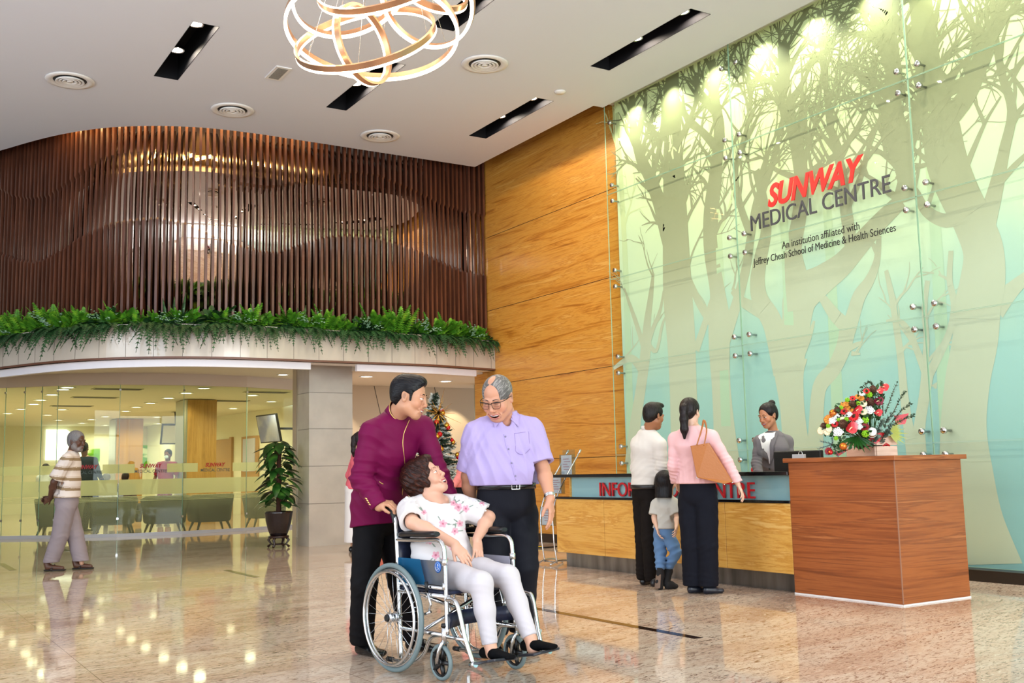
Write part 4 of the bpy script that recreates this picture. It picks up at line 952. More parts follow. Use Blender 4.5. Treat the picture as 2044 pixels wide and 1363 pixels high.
# ---- Christmas tree
XT = Vector((7.75, 14.85, 0)); TH = 2.35
xt = thing('christmas_tree', 'tall frosted Christmas tree behind the man in maroon, dressed in red and gold', 'christmas tree', XT)
M_fir = mat('fir_green', '#1e3420', rough=.6); M_frost = mat('fir_frost', '#cfd6d2', rough=.7)
tr = MB(); fr_ = MB(); rt = random.Random(5)
for k in range(700):
    z = .25+(TH-.25)*(k/700)**.85; R_ = (TH-z)*.34+.03; a = k*2.399; d = Vector((math.cos(a), math.sin(a), rt.uniform(-.35, .25))).normalized(); L = R_*rt.uniform(.75, 1.1)
    b0 = Vector((0, 0, z)); bb = fr_ if rt.random() < .42 else tr; e_ = b0+d*L; mid = b0+d*L*.5
    bb.tube([b0+d*L*.2, e_], [.012, .004], 3)
    for j in range(9):
        p = b0+d*L*(.35+.075*j)
        for s in (-1, 1, 0):
            sd = d.cross(Vector((0, 0, 1)))*s+d*.9+Vector((0, 0, rt.uniform(-.7, .8))); q = p+sd.normalized()*.055; w_ = Vector((0, 0, .008)); bb.add([p-w_, q, p+w_], [(0, 1, 2)])
tr.cyl((0, 0, 0.1), (0, 0, TH-.1), .04, .01, 8)
tr.build('green_branches', M_fir, xt, recalc=False); fr_.build('frosted_branches', M_frost, xt, recalc=False)
MB().lathe([(.30, 0), (.32, .16), (.20, .2), (.001, .2)], seg=24).build('tree_stand', mat('ribbon_red', '#b3161c', rough=.4), xt)
M_br = mat('bauble_red', '#c3141c', rough=.12, metal=.3); M_bg_ = mat('bauble_gold', '#d9a843', rough=.15, metal=.9)
vd = (Vector((0, 0, 1.4))-XT); vd.z = 0; va = math.atan2(vd.y, vd.x)
bl = None
for k in range(44):
    z = .5+(TH-.75)*((k*0.381966) % 1); a = va+1.5*math.sin(k*2.1); R_ = (TH-z)*.36+.02
    p = XT+Vector((math.cos(a)*R_, math.sin(a)*R_, z)); red = k % 2 == 0
    s_ = rt.uniform(.85, 1.25)
    lab = '%s %s bauble from the top of the Christmas tree' % (ordn(k//2), 'shiny red' if red else 'shiny gold')
    if k < 2:
        o = thing('christmas_bauble', lab, 'bauble', p, 0, 'red baubles on the tree' if red else 'gold baubles on the tree'); MB().ball((0, 0, 0), .036, 14, 9).build('ball', M_br if red else M_bg_, o); MB().cyl((0, 0, .034), (0, 0, .046), .009, seg=8).build('cap', M_bg_, o)
        if red: bR = o
        else: bG = o
    else: dup(bR if red else bG, p, label=lab, scale=s_)
# order labels by height afterwards
for col, g in (('shiny red', 'red baubles on the tree'), ('shiny gold', 'gold baubles on the tree')):
    L_ = sorted([o for o in C.objects if o.get('group') == g], key=lambda o: -o.location.z)
    for i, o in enumerate(L_): o['label'] = '%s %s bauble from the top of the Christmas tree' % (ordn(i), col)
sb_ = MB(); c = XT+Vector((math.cos(va)*.30, math.sin(va)*.30, 1.98)); c = Vector((7.57, 14.38, 2.02))
for k in range(26):
    a = k*2.399; zz = 1-2*(k+.5)/26; q = Vector((math.sqrt(1-zz*zz)*math.cos(a), math.sqrt(1-zz*zz)*math.sin(a), zz))*(.26 if k % 3 else .40); sb_.tube([(0, 0, 0), q], [.006, .0015], 4)
o = sb_.build('starburst_ornament', M_bg_, loc=c); tag(o, 'spiky gold starburst ornament near the top of the Christmas tree', 'ornament')
gb = thing('gift_box', 'red gift box on the floor behind the man in maroon', 'box', (6.28, 13.75, 0), .4)
MB().bx(-.2, .2, -.2, .2, 0, .22).build('box', mat('gift_red', '#c41a20', rough=.4), gb); MB().bx(-.21, .21, -.21, .21, .22, .26).build('lid', mat('gift_red'), gb); MB().bx(-.212, .212, -.02, .02, 0.001, .262).build('ribbon', M_bg_, gb)
# ================================================================ FLOWER ARRANGEMENT on the walnut block
FLOW = {
 'gerbera': [(6.952,5.872,1.497,0.041,0),(7.028,5.829,1.408,0.033,1),(6.903,5.927,1.543,0.03,0),(6.851,5.983,1.439,0.027,0),(7.083,5.834,1.705,0.025,0),(6.97,5.886,1.646,0.023,0),(7.079,5.84,1.639,0.02,1),(6.8,6.022,1.217,0.03,1)],
 'anthurium': [(6.92,5.877,1.396,0.044,0),(6.989,5.859,1.546,0.032,0),(7.25,5.793,1.735,0.034,0),(7.174,5.798,1.616,0.036,1),(7.158,5.793,1.522,0.029,0),(7.199,5.795,1.704,0.025,0)],
 'orange': [(7.006,5.866,1.66,0.019,0),(7.035,5.853,1.647,0.021,0),(7.045,5.845,1.603,0.026,1),(6.905,5.938,1.598,0.02,0),(6.924,5.916,1.603,0.021,0),(6.926,5.907,1.571,0.021,0),(6.939,5.892,1.553,0.021,0),(6.842,6.039,1.48,0.034,0),(6.884,5.93,1.47,0.025,1),(6.83,6.03,1.4,0.022,1),(6.824,6.043,1.378,0.025,1),(6.821,6.107,1.39,0.028,1),(7.037,5.84,1.534,0.024,1)],
 'cone': [(6.963,5.882,1.596,0.026,0),(7.117,5.83,1.606,0.031,0),(6.883,5.922,1.434,0.034,0),(6.877,5.97,1.551,0.025,0),(7.148,5.823,1.711,0.031,0),(6.828,6.08,1.427,0.023,0)],
 'white': [(7.097,5.828,1.545,0.033,0),(6.984,5.849,1.455,0.028,0),(6.977,5.846,1.411,0.025,0),(6.85,5.953,1.37,0.034,0),(6.848,6.004,1.465,0.026,0),(6.866,5.974,1.502,0.021,0),(7.041,5.849,1.682,0.019,0),(6.921,5.9,1.516,0.026,0)],
 'pompom': [(7.041,5.831,1.465,0.023,0),(7.025,5.824,1.353,0.024,0),(7.111,5.832,1.677,0.021,0),(6.903,5.908,1.474,0.015,0),(6.895,5.946,1.574,0.014,0),(6.935,5.913,1.636,0.015,0),(6.835,5.968,1.321,0.014,0),(6.868,5.958,1.474,0.012,0),(6.833,6.039,1.428,0.015,0),(7.004,5.861,1.606,0.014,0),(7.042,5.821,1.361,0.013,0)],
 'bauble': [(6.86,6.005,1.531,0.025,0),(6.852,5.912,1.254,0.025,0),(6.802,6.006,1.207,0.016,1)],
 'drum': [(7.094,5.813,1.361,0.031,0)],
}
TOP = 1.168
c0 = Vector((7.2, 5.87, TOP)); ul = Vector((.382, .924, 0)); us = Vector((.924, -.382, 0))
cr_ = thing('wooden_crate', 'pale timber slatted crate holding the flowers on the walnut block', 'crate', c0)
M_crate = noisy('pale_pine', [(0.3, '#c9a58c'), (0.7, '#e0c3ad')], scale=6, st=(1, 1, 6), rough=.6)
for z0, z1 in ((.004, .082), (.090, .168)):
    for a_, b_ in ((Vector((0, 0, 0)), ul*.5), (ul*.5, ul*.5+us*.18), (us*.18+ul*.5, us*.18), (us*.18, Vector((0, 0, 0)))):
        MB().strip([(a_.x, a_.y), (b_.x, b_.y)], z0, z1, .012).build('board', M_crate, cr_)
cr_b = MB().prism([(0, 0), (ul*.5).to_2d(), (ul*.5+us*.18).to_2d(), (us*.18).to_2d()], 0.0, .012).build('crate_base', M_crate, cr_)
p_ = us*.09; MB().tube([tuple(p_-us*.03-ul*.002+Vector((0, 0, .084))), tuple(p_-ul*.006+Vector((0, 0, .10))), tuple(p_+us*.03-ul*.002+Vector((0, 0, .084)))], .012, 8).build('red_handle_ribbon', mat('ribbon_red'), cr_)
CEN = c0+ul*.22+us*.08+Vector((0, 0, .16))
VIEW = Vector((0, 0, 1.12))
def facing(p, up=0.35):
    out = (Vector(p)-CEN).normalized()*.7+(VIEW-Vector(p)).normalized()*.75+Vector((0, 0, up)); return out.normalized()
def petals(mb, n, r0, r1, w_, cup, z=0):
    for i in range(n):
        a = 2*PI*i/n; d = Vector((math.cos(a), math.sin(a), 0)); s = Vector((-math.sin(a), math.cos(a), 0))
        mb.add([d*r0+Vector((0, 0, z)), d*(r0+r1)*.55+s*w_+Vector((0, 0, z+cup*.5)), d*r1+Vector((0, 0, z+cup)), d*(r0+r1)*.55-s*w_+Vector((0, 0, z+cup*.5))], [(0, 1, 2, 3)])
M_ger = mat('gerbera_red', '#d1141d', rough=.5); M_ger2 = mat('gerbera_crimson', '#8f0f1e', rough=.5); M_dkc = mat('flower_eye', '#2a0f0c', rough=.7)
M_anth = mat('anthurium_red', '#d8353a', rough=.15, spec=.8); M_anth2 = mat('anthurium_wine', '#7d1a33', rough=.15, spec=.8); M_spad = mat('spadix', '#efcfa8', rough=.5)
M_or = mat('dried_orange', '#d98a24', rough=.5); M_or2 = mat('dried_lemon', '#e9d6a6', rough=.5); M_rind = mat('dried_rind', '#a85f1c', rough=.6)
M_cone = mat('pine_cone', '#5a3826', rough=.7); M_wf = mat('white_petal', '#f5f2ee', rough=.6); M_pom = mat('lime_pompom', '#8ac41c', rough=.6); M_cop = mat('bauble_copper', '#d0702a', rough=.15, metal=.6); M_gold = mat('gold_foil', '#d9a02c', rough=.2, metal=.9)
def mk(kind, var):
    n = {'gerbera': 'gerbera_flower', 'anthurium': 'anthurium_flower', 'orange': 'dried_citrus_slice', 'cone': 'pine_cone', 'white': 'white_flower_cluster', 'pompom': 'green_pompom_flower', 'bauble': 'christmas_bauble', 'drum': 'drum_ornament'}[kind]
    t = thing(n, 'x', 'x', (0, 0, 0)); mb = MB()
    if kind == 'gerbera':
        petals(mb, 20, .2, 1, .12, .10); petals(mb, 16, .2, .8, .12, .22, .03); mb.build('petals', M_ger2 if var else M_ger, t, recalc=False); MB().ball((0, 0, .08), (.22, .22, .12), 10, 5).build('eye', M_dkc, t)
    elif kind == 'anthurium':
        vs = []; 
        for i in range(20):
            a = 2*PI*i/20; rr = 1.0*(1-.35*abs(math.cos(a/2))**8)*(1+.15*(math.cos(a) < -.8)); vs.append(Vector((rr*math.cos(a)*-1, rr*math.sin(a)*.85, .18*math.cos(2*a))))
        mb.add([Vector((.2, 0, -.05))]+vs, [(0, i+1, (i+1) % 20+1) for i in range(20)], True); mb.build('spathe', M_anth2 if var else M_anth, t, recalc=False)
        MB().tube([(.25, 0, 0), (0, 0, .35), (-.45, 0, .5)], [.10, .09, .05], 8).build('spadix', M_spad, t)
    elif kind == 'orange':
        mb.lathe([(.001, -.06), (1, -.06), (1, .06), (.001, .06)], seg=22).build('rind', M_rind if not var else M_or2, t)
        for k in range(8):
            a0, a1 = (k+.08)*PI/4, (k+.92)*PI/4; q = MB(); q.prism([(.1*math.cos((a0+a1)/2), .1*math.sin((a0+a1)/2)), (.86*math.cos(a0), .86*math.sin(a0)), (.9*math.cos((a0+a1)/2), .9*math.sin((a0+a1)/2)), (.86*math.cos(a1), .86*math.sin(a1))], .05, .09)
            mb2 = q if k == 0 else mb2
            if k: b0 = len(mb2.v); mb2.v += q.v; mb2.f += [tuple(b0+i for i in f) for f in q.f]; mb2.m += q.m; mb2.sm += q.sm
        mb2.build('pulp', M_or if not var else mat('dried_lemon_pulp', '#f3e6c2', rough=.5), t)
    elif kind == 'cone':
        for k in range(60):
            z = -1+2*k/60; R_ = .75*math.sqrt(max(0, 1-z*z*.85)); a = k*2.4; d = Vector((math.cos(a), math.sin(a), 0)); s = Vector((-d.y, d.x, 0)); p = d*R_*.5+Vector((0, 0, z)); q = d*R_*1.1+Vector((0, 0, z+.28))
            mb.add([p-s*.12, q-s*.16, q+s*.16+Vector((0, 0, .03)), p+s*.12], [(0, 1, 2, 3)])
        mb.ball((0, 0, 0), (.5, .5, .95), 8, 6); mb.build('scales', M_cone, t, recalc=False)
    elif kind == 'white':
        r = random.Random(4)
        ey = MB()
        for k in range(12):
            a = k*2.4; rr = .85*math.sqrt(k/12); c = Vector((rr*math.cos(a), rr*math.sin(a), .35*(1-rr*rr)))
            q = MB(); petals(q, 8, .05, .36, .10, .04); b0 = len(mb.v); mb.v += [v+c for v in q.v]; mb.f += [tuple(b0+i for i in f) for f in q.f]; mb.m += q.m; mb.sm += q.sm
            ey.ball(c+Vector((0, 0, .03)), .06, 6, 3)
        mb.ball((0, 0, -.15), (.8, .8, .35), 10, 5); mb.build('blossoms', M_wf, t, recalc=False); ey.build('dark_eyes', M_dkc, t)
    elif kind == 'pompom':
        for k in range(24):
            a = k*2.4; zz = 1-1.4*k/24; q = Vector((math.sqrt(max(0, 1-zz*zz))*math.cos(a), math.sqrt(max(0, 1-zz*zz))*math.sin(a), zz))*.8; mb.ball(q, .3, 6, 4)
        mb.build('florets', M_pom, t)
    elif kind == 'bauble': mb.ball((0, 0, 0), 1, 18, 12).build('ball', M_br if var else M_cop, t); MB().cyl((0, 0, .95), (0, 0, 1.25), .25, seg=10).build('cap', M_gold, t)
    else:
        mb.lathe([(.85, -.7), (.85, .7)], seg=20).build('drum_shell', M_gold, t); MB().lathe([(.92, .62), (.92, .75), (.001, .75)], seg=20).build('drum_skin', M_wf, t); MB().lathe([(.001, -.75), (.92, -.75), (.92, -.62)], seg=20).build('drum_rim', M_wf, t)
    return t
ADJ = {'gerbera': ('red gerbera', 'dark crimson gerbera'), 'anthurium': ('glossy red anthurium', 'wine red anthurium'), 'orange': ('dried orange slice', 'pale dried lemon slice'), 'cone': ('brown pine cone', ''), 'white': ('white flower cluster', ''), 'pompom': ('lime green pompom flower', ''), 'bauble': ('copper bauble', 'small red bauble'), 'drum': ('little gold drum ornament', '')}
CATS = {'gerbera': 'flower', 'anthurium': 'flower', 'orange': 'dried fruit', 'cone': 'pine cone', 'white': 'flower', 'pompom': 'flower', 'bauble': 'bauble', 'drum': 'ornament'}
stems = MB()
for kind, L_ in FLOW.items():
    for var in (0, 1):
        it = sorted([q for q in L_ if q[4] == var], key=lambda q: -q[2]); src = None
        for i, (x, y, z, r_, v_) in enumerate(it):
            lab = '%s %s from the top of the flower arrangement' % (ordn(i), ADJ[kind][var]) if len(it) > 1 else ADJ[kind][var]+' low in the flower arrangement'
            p = Vector((x, y, z)); f_ = facing(p); q = Vector((0, 0, 1)).rotation_difference(f_).to_euler()
            o = mk(kind, var) if src is None else dup(src)
            if src is None: src = o
            o.location = p; o.rotation_euler = q; o.scale = (r_*1.28,)*3
            tag(o, lab, CATS[kind], '%ss in the arrangement' % ADJ[kind][var] if len(it) > 1 else None)
            stems.tube([p-f_*r_*.3, (p+CEN)/2, CEN-Vector((0, 0, .1))], .003, 4)
tag(stems.build('flower_stems', mat('stem_green', '#3a5a22', rough=.6)), 'green stems holding the flower heads over the crate', 'stem', kind='stuff')
fm = MB().ball(CEN+Vector((0, 0, -.03)), (.12, .17, .10), 16, 8).build('flower_foam', mat('dark_foliage', '#16301a', rough=.8)); tag(fm, 'dark green floral foam filling the crate under the flowers', 'foam')
lf_ = MB(); rl = random.Random(77); allp = [Vector(q[:3]) for L_ in FLOW.values() for q in L_]
for q in allp:
    for k in range(9):
        o_ = (q-CEN); b0 = CEN+o_*rl.uniform(.72, .97)+Vector((rl.uniform(-.03, .03), rl.uniform(-.03, .03), rl.uniform(-.03, .03))); d = (o_.normalized()+Vector((rl.uniform(-1, 1), rl.uniform(-1, 1), rl.uniform(-1, 1)))*.8).normalized(); s_ = d.cross((VIEW-b0).normalized()).normalized()*rl.uniform(.009, .016); L = rl.uniform(.035, .065)
        lf_.add([b0-CEN, b0+d*L*.5+s_-CEN, b0+d*L-CEN, b0+d*L*.5-s_-CEN], [(0, 1, 2, 3)])
tag(lf_.build('arrangement_foliage', noisy('mixed_foliage', [(.35, '#16361a'), (.6, '#2f5a2c'), (.75, '#5a7a4a')], scale=40, rough=.5), recalc=False, loc=CEN), 'mixed green leaves filling the gaps between the flower heads', 'foliage', kind='stuff')
def sprig(name, lab, pts, n, lw, ll, m, seed, cat='foliage'):
    r = random.Random(seed); P = spline(pts, 8); o = Vector(pts[0]); mb = MB(); st_ = MB(); st_.tube([p-o for p in P], [.004*(1-.7*i/len(P)) for i in range(len(P))], 4)
    for k in range(n):
        i = 1+int((len(P)-2)*((k+.5)/n)); p = P[i]-o; t = (P[i+1]-P[i-1]).normalized() if i+1 < len(P) else Vector((0, 0, 1)); s = Vector((r.uniform(-1, 1), r.uniform(-1, 1), r.uniform(-1, 1))); s = (s-t*s.dot(t)).normalized(); d = (s+t*.8).normalized(); w_ = d.cross(t).normalized()*lw
        mb.add([p, p+d*ll*.5+w_, p+d*ll, p+d*ll*.5-w_], [(0, 1, 2, 3)])
    root = thing(name, lab, cat, o); mb.build('leaves', m, root, recalc=False); st_.build('stem', mat('stem_brown', '#4a3c28', rough=.7), root)
M_eu = mat('eucalyptus_grey', '#5f7468', rough=.5); M_eud = mat('boxwood_green', '#3c5742', rough=.5); M_palm = mat('palm_green', '#1f5218', rough=.35); M_yel = mat('variegated_yellow', '#9fa832', rough=.4); M_blue = mat('blue_fir', '#6f98a4', rough=.6)
B_ = lambda x, y, z: Vector((x, y, z))
sp = [((7.26, 5.8, 1.52), (7.31, 5.77, 1.66), (7.35, 5.73, 1.78)), ((7.24, 5.81, 1.5), (7.24, 5.80, 1.7), (7.24, 5.80, 1.79)), ((7.2, 5.83, 1.6), (7.17, 5.86, 1.78), (7.10, 5.90, 1.74)), ((7.2, 5.83, 1.58), (7.14, 5.87, 1.74), (7.08, 5.92, 1.66)), ((7.3, 5.77, 1.45), (7.38, 5.72, 1.55), (7.44, 5.68, 1.60)), ((7.3, 5.77, 1.5), (7.37, 5.73, 1.64), (7.40, 5.70, 1.70)), ((7.3, 5.77, 1.42), (7.4, 5.7, 1.48), (7.45, 5.67, 1.50)), ((7.22, 5.82, 1.6), (7.2, 5.83, 1.72), (7.16, 5.86, 1.79))]
for i, s_ in enumerate(sp): sprig('leafy_twig', '%s thin small-leaved twig rising from the back of the flower arrangement' % ordn(i), s_, 46, .007, .026, M_eud, i)
for i, (x, y, z) in enumerate([(7.2, 5.82, 1.42), (7.17, 5.84, 1.36), (7.24, 5.78, 1.38), (7.15, 5.84, 1.30), (7.26, 5.79, 1.46), (7.22, 5.8, 1.33), (7.12, 5.88, 1.33)]):
    sprig('eucalyptus_sprig', '%s grey-green eucalyptus sprig on the right side of the arrangement' % ordn(i), (B_(x, y, z)+Vector((.03, .05, -.06)), B_(x, y, z), B_(x, y, z)+Vector((-.02+.02*(i % 3), -.05, .05-.02*(i % 2)))), 34, .014, .034, M_eu, 40+i)
for i in range(13):
    a = -2.0+i*.24; d = Vector((cr.x*math.sin(a)*.9, cr.y*math.sin(a)*.9, 0))+Vector((0, 0, -.7+.45*abs(math.sin(a))))-cf*.4
    p = Vector((7.08, 5.96, 1.34)); mb = MB(); e_ = p+d.normalized()*random.Random(i).uniform(.13, .22); t_ = (e_-p); s_ = t_.cross(Vector((.5, .85, .1))).normalized()*.013; t = thing('palm_leaf', '%s long green palm leaf from the left hanging over the crate' % ordn(i), 'leaf', p, 0)
    mb.add([Vector((0, 0, 0)), t_*.5+s_, t_, t_*.5-s_, t_*.5+Vector((0, 0, .008))], [(0, 1, 4), (1, 2, 4), (2, 3, 4), (3, 0, 4)]); mb.build('blade', M_palm, t, recalc=False)
for i in range(14):
    a = -.9+i*.14; d = Vector((cr.x, cr.y, 0))*math.cos(a)+Vector((0, 0, 1))*math.sin(a)
    p = Vector((7.27, 5.79, 1.36)); mb = MB(); e_ = p+d.normalized()*random.Random(i+50).uniform(.11, .17); t_ = (e_-p); s_ = t_.cross(Vector((.5, .85, .1))).normalized()*.008; t = thing('variegated_leaf', '%s narrow yellow-green leaf upward at the right of the arrangement' % ordn(i), 'leaf', p, 0)
    mb.add([Vector((0, 0, 0)), t_*.5+s_, t_, t_*.5-s_, t_*.5+Vector((0, 0, .005))], [(0, 1, 4), (1, 2, 4), (2, 3, 4), (3, 0, 4)]); mb.build('blade', M_yel, t, recalc=False)
for i, (dx, dz) in enumerate([(-.05, .02), (-.03, -.05), (.02, -.06), (-.06, -.02), (.04, -.04), (0, .03)]):
    p = Vector((6.94, 6.10, 1.275)); sprig('blue_fir_sprig', '%s powder blue fir sprig at the lower left of the flowers' % ordn(i), (p, p+Vector((dx*.6, -dx, dz)), p+Vector((dx*1.2, -dx*1.6, dz*1.7))), 40, .003, .022, M_blue, 70+i)
def paper(name, lab, pts, m):
    P = [Vector(p) for p in pts]; o = P[0]; n = (P[1]-P[0]).cross(P[2]-P[0]).normalized()*.0015; v = [p-o+n for p in P]+[p-o-n for p in P]; k = len(P)
    mb = MB(); mb.add(v, [tuple(range(k)), tuple(range(2*k-1, k-1, -1))]+[(i, (i+1) % k, k+(i+1) % k, k+i) for i in range(k)]); ob = mb.build(name, m, loc=o); tag(ob, lab, 'wrapping paper')
MR = mat('wrap_red', '#c4141e', rough=.35)
paper('wrapping_paper', 'pointed red wrapping paper corner sticking out on the right', [(7.33, 5.77, 1.50), (7.43, 5.70, 1.518), (7.40, 5.72, 1.43), (7.33, 5.76, 1.42)], MR)
paper('wrapping_paper', 'red wrapping paper fold hanging over the front of the crate', [(7.10, 5.90, 1.33), (7.16, 5.84, 1.36), (7.24, 5.80, 1.36), (7.20, 5.83, 1.29), (7.17, 5.85, 1.27)], MR)
paper('wrapping_paper', 'red wrapping paper triangle at the lower left beside the crate', [(6.93, 6.10, 1.21), (7.06, 6.02, 1.235), (6.97, 6.08, 1.172)], MR)
# ================================================================ FIGURES: smooth-union modelling, meshed with surface nets
A3 = lambda v: np.array(v, dtype=np.float64)
def unit(v): v = A3(v); return v/np.linalg.norm(v)
class Sdf:
    def __init__(s): s.p = []; s.col = []; s.cut = []; s.wr = []; s.base = None
    # primitives ------------------------------------------------------------
    def cone(s, a, b, r0, r1=None, k=.02, op='u'):
        a, b = A3(a), A3(b); r1 = r0 if r1 is None else r1
        c = (a+b)/2; R = np.linalg.norm(b-a)/2+max(r0, r1); s.p.append(('c', (a, b, r0, r1), k, op, c, R)); return s
    def chain(s, pts, rs, k=.02):
        for i in range(len(pts)-1): s.cone(pts[i], pts[i+1], rs[i], rs[i+1], k)
        return s
    def ell(s, c, r, ax=None, k=.02, op='u'):
        ax = np.eye(3) if ax is None else np.array(ax); s.p.append(('e', (A3(c), A3(r), ax), k, op, A3(c), max(r))); return s
    def slab(s, a, b, side, w0, w1, d0, d1, k=.02, op='u'):
        """tapered capsule from a to b with elliptical section: half width w along side, half depth d"""
        a, b = A3(a), A3(b); ax = unit(b-a); sd = A3(side)-ax*np.dot(side, ax); sd = unit(sd); fr = np.cross(ax, sd)
        c = (a+b)/2; R = np.linalg.norm(b-a)/2+max(w0, w1, d0, d1); s.p.append(('t', (a, b, ax, sd, fr, w0, w1, d0, d1), k, op, c, R)); return s
    def plane(s, p, n): s.cut.append((A3(p), unit(n))); return s       # keeps the side the normal points away from
    def paint(s, c, r, col, soft=.25, ax=None): s.col.append((A3(c), A3(r) if hasattr(r, '__len__') else A3((r,)*3), np.eye(3) if ax is None else np.array(ax), A3(lin(col)[:3]) if isinstance(col, str) else A3(col), soft)); return s
    def wrinkle(s, c, R, d, wl, amp): s.wr.append((A3(c), R, unit(d), wl, amp)); return s
    def dist1(s, P, kind, D):
        if kind == 'c':
            a, b, r0, r1 = D; ab = b-a; t = np.clip(((P-a) @ ab)/max(ab @ ab, 1e-9), 0, 1); return np.linalg.norm(P-a-t[:, None]*ab, axis=1)-(r0+(r1-r0)*t)
        if kind == 'e':
            c, r, ax = D; q = (P-c) @ ax.T; k0 = np.linalg.norm(q/r, axis=1); k1 = np.linalg.norm(q/(r*r), axis=1); return k0*(k0-1)/np.maximum(k1, 1e-6)
        a, b, ax, sd, fr, w0, w1, d0, d1 = D; L = np.linalg.norm(b-a); q = P-a; h = q @ ax; t = np.clip(h/L, 0, 1); o = h-t*L
        w_ = w0+(w1-w0)*t; d_ = d0+(d1-d0)*t; m_ = np.minimum(w_, d_)
        return (np.sqrt(((q @ sd)/w_)**2+((q @ fr)/d_)**2+(o/m_)**2)-1)*m_
    def ev(s, P):
        d = np.full(len(P), .5)
        for kind, D, k, op, c, R in s.p:
            m = np.einsum('ij,ij->i', P-c, P-c) < (R+.06+k)**2
            if not m.any(): continue
            e = s.dist1(P[m], kind, D); x = d[m]; k = max(k, 1e-4)
            if op == 'u': h = np.clip(.5+.5*(x-e)/k, 0, 1); d[m] = x*(1-h)+e*h-k*h*(1-h)
            elif op == 's': h = np.clip(.5-.5*(x+e)/k, 0, 1); d[m] = x*(1-h)-e*h+k*h*(1-h)
        for c, R, dr, wl, amp in s.wr:
            q = P-c; g = np.exp(-np.einsum('ij,ij->i', q, q)/(R*R)); m = g > .03
            if m.any():
                qq = q[m]; ph = (qq @ dr)*2*PI/wl+1.3*np.sin(qq[:, 0]*23+c[2]*9)+1.1*np.sin(qq[:, 1]*19-qq[:, 2]*13+1); d[m] -= amp*g[m]*(1-np.abs(np.sin(ph*.5)))*1.4
        for p, n in s.cut: d = np.maximum(d, (P-p) @ n)
        return d
    def mesh(s, vx, bounds=None):
        if bounds is None:
            lo = np.min([c-R for *_, c, R in [x for x in s.p if x[3] == 'u']], axis=0)-.02; hi = np.max([c+R for *_, c, R in [x for x in s.p if x[3] == 'u']], axis=0)+.02
        else: lo, hi = A3(bounds[0]), A3(bounds[1])
        B = 6; nb = np.maximum(1, np.ceil((hi-lo)/(vx*B)).astype(int)); n = nb*B+1
        G = np.full(n, .5, dtype=np.float32)
        bc = np.stack(np.meshgrid(*[np.arange(k) for k in nb], indexing='ij'), -1).reshape(-1, 3); ctr = lo+(bc+.5)*B*vx
        dc = s.ev(ctr); rad = B*vx*.87+.012
        act = bc[np.abs(dc) < rad]; ins = bc[dc <= -rad]
        for b in ins: G[b[0]*B:b[0]*B+B+1, b[1]*B:b[1]*B+B+1, b[2]*B:b[2]*B+B+1] = -.5
        o = np.stack(np.meshgrid(*[np.arange(B+1)]*3, indexing='ij'), -1).reshape(-1, 3)
        CH = 1500
        for i in range(0, len(act), CH):
            ix = (act[i:i+CH, None, :]*B+o[None]).reshape(-1, 3); v = s.ev(lo+ix*vx); G[ix[:, 0], ix[:, 1], ix[:, 2]] = v
        ing = G < 0; c8 = np.zeros(n-1, dtype=np.int8)
        for dx in (0, 1):
            for dy in (0, 1):
                for dz in (0, 1): c8 += ing[dx:n[0]-1+dx, dy:n[1]-1+dy, dz:n[2]-1+dz]
        cells = np.argwhere((c8 > 0) & (c8 < 8)); idx = np.full(n-1, -1, dtype=np.int32); idx[cells[:, 0], cells[:, 1], cells[:, 2]] = np.arange(len(cells))
        acc = np.zeros((len(cells), 3)); cnt = np.zeros(len(cells))
        cor = [(x, y, z) for x in (0, 1) for y in (0, 1) for z in (0, 1)]
        gv = {c: G[cells[:, 0]+c[0], cells[:, 1]+c[1], cells[:, 2]+c[2]].astype(float) for c in cor}
        for c in cor:
            for ax in range(3):
                if c[ax] == 0:
                    c2 = list(c); c2[ax] = 1; v0, v1 = gv[c], gv[tuple(c2)]; m = (v0 < 0) != (v1 < 0); t = np.where(m, v0/np.where(m, v0-v1, 1), 0)
                    p = np.tile(A3(c), (len(cells), 1)); p[:, ax] = t; acc[m] += p[m]; cnt[m] += 1
        V = lo+(cells+acc/np.maximum(cnt, 1)[:, None])*vx
        F = []
        for ax in range(3):
            u_, w_ = [(1, 2), (2, 0), (0, 1)][ax]; sl0 = [slice(None)]*3; sl1 = [slice(None)]*3
            sl0[ax] = slice(0, n[ax]-1); sl1[ax] = slice(1, n[ax])
            for q in (u_, w_): sl0[q] = sl1[q] = slice(1, n[q]-1)
            a_ = ing[tuple(sl0)]; b_ = ing[tuple(sl1)]; e = np.argwhere(a_ != b_); fl = a_[e[:, 0], e[:, 1], e[:, 2]]
            e2 = e.copy(); e2[:, u_] += 1; e2[:, w_] += 1; q4 = []
            for du, dw in ((-1, -1), (0, -1), (0, 0), (-1, 0)):
                c = e2.copy(); c[:, u_] += du; c[:, w_] += dw; q4.append(idx[c[:, 0], c[:, 1], c[:, 2]])
            q4 = np.stack(q4, 1); q4[~fl] = q4[~fl][:, ::-1]; F.append(q4)
        F = np.concatenate(F); F = F[(F >= 0).all(1)]
        return V, F, s.colors(V)
    def colors(s, V):
        if s.base is None: return None
        c = np.tile(A3(lin(s.base)[:3]) if isinstance(s.base, str) else A3(s.base), (len(V), 1))
        for p, r, ax, col, soft in s.col:
            q = np.linalg.norm(((V-p) @ ax.T)/r, axis=1); w_ = np.clip((1+soft-q)/(2*soft), 0, 1); w_ = w_*w_*(3-2*w_); c = c*(1-w_[:, None])+col*w_[:, None]
        return c
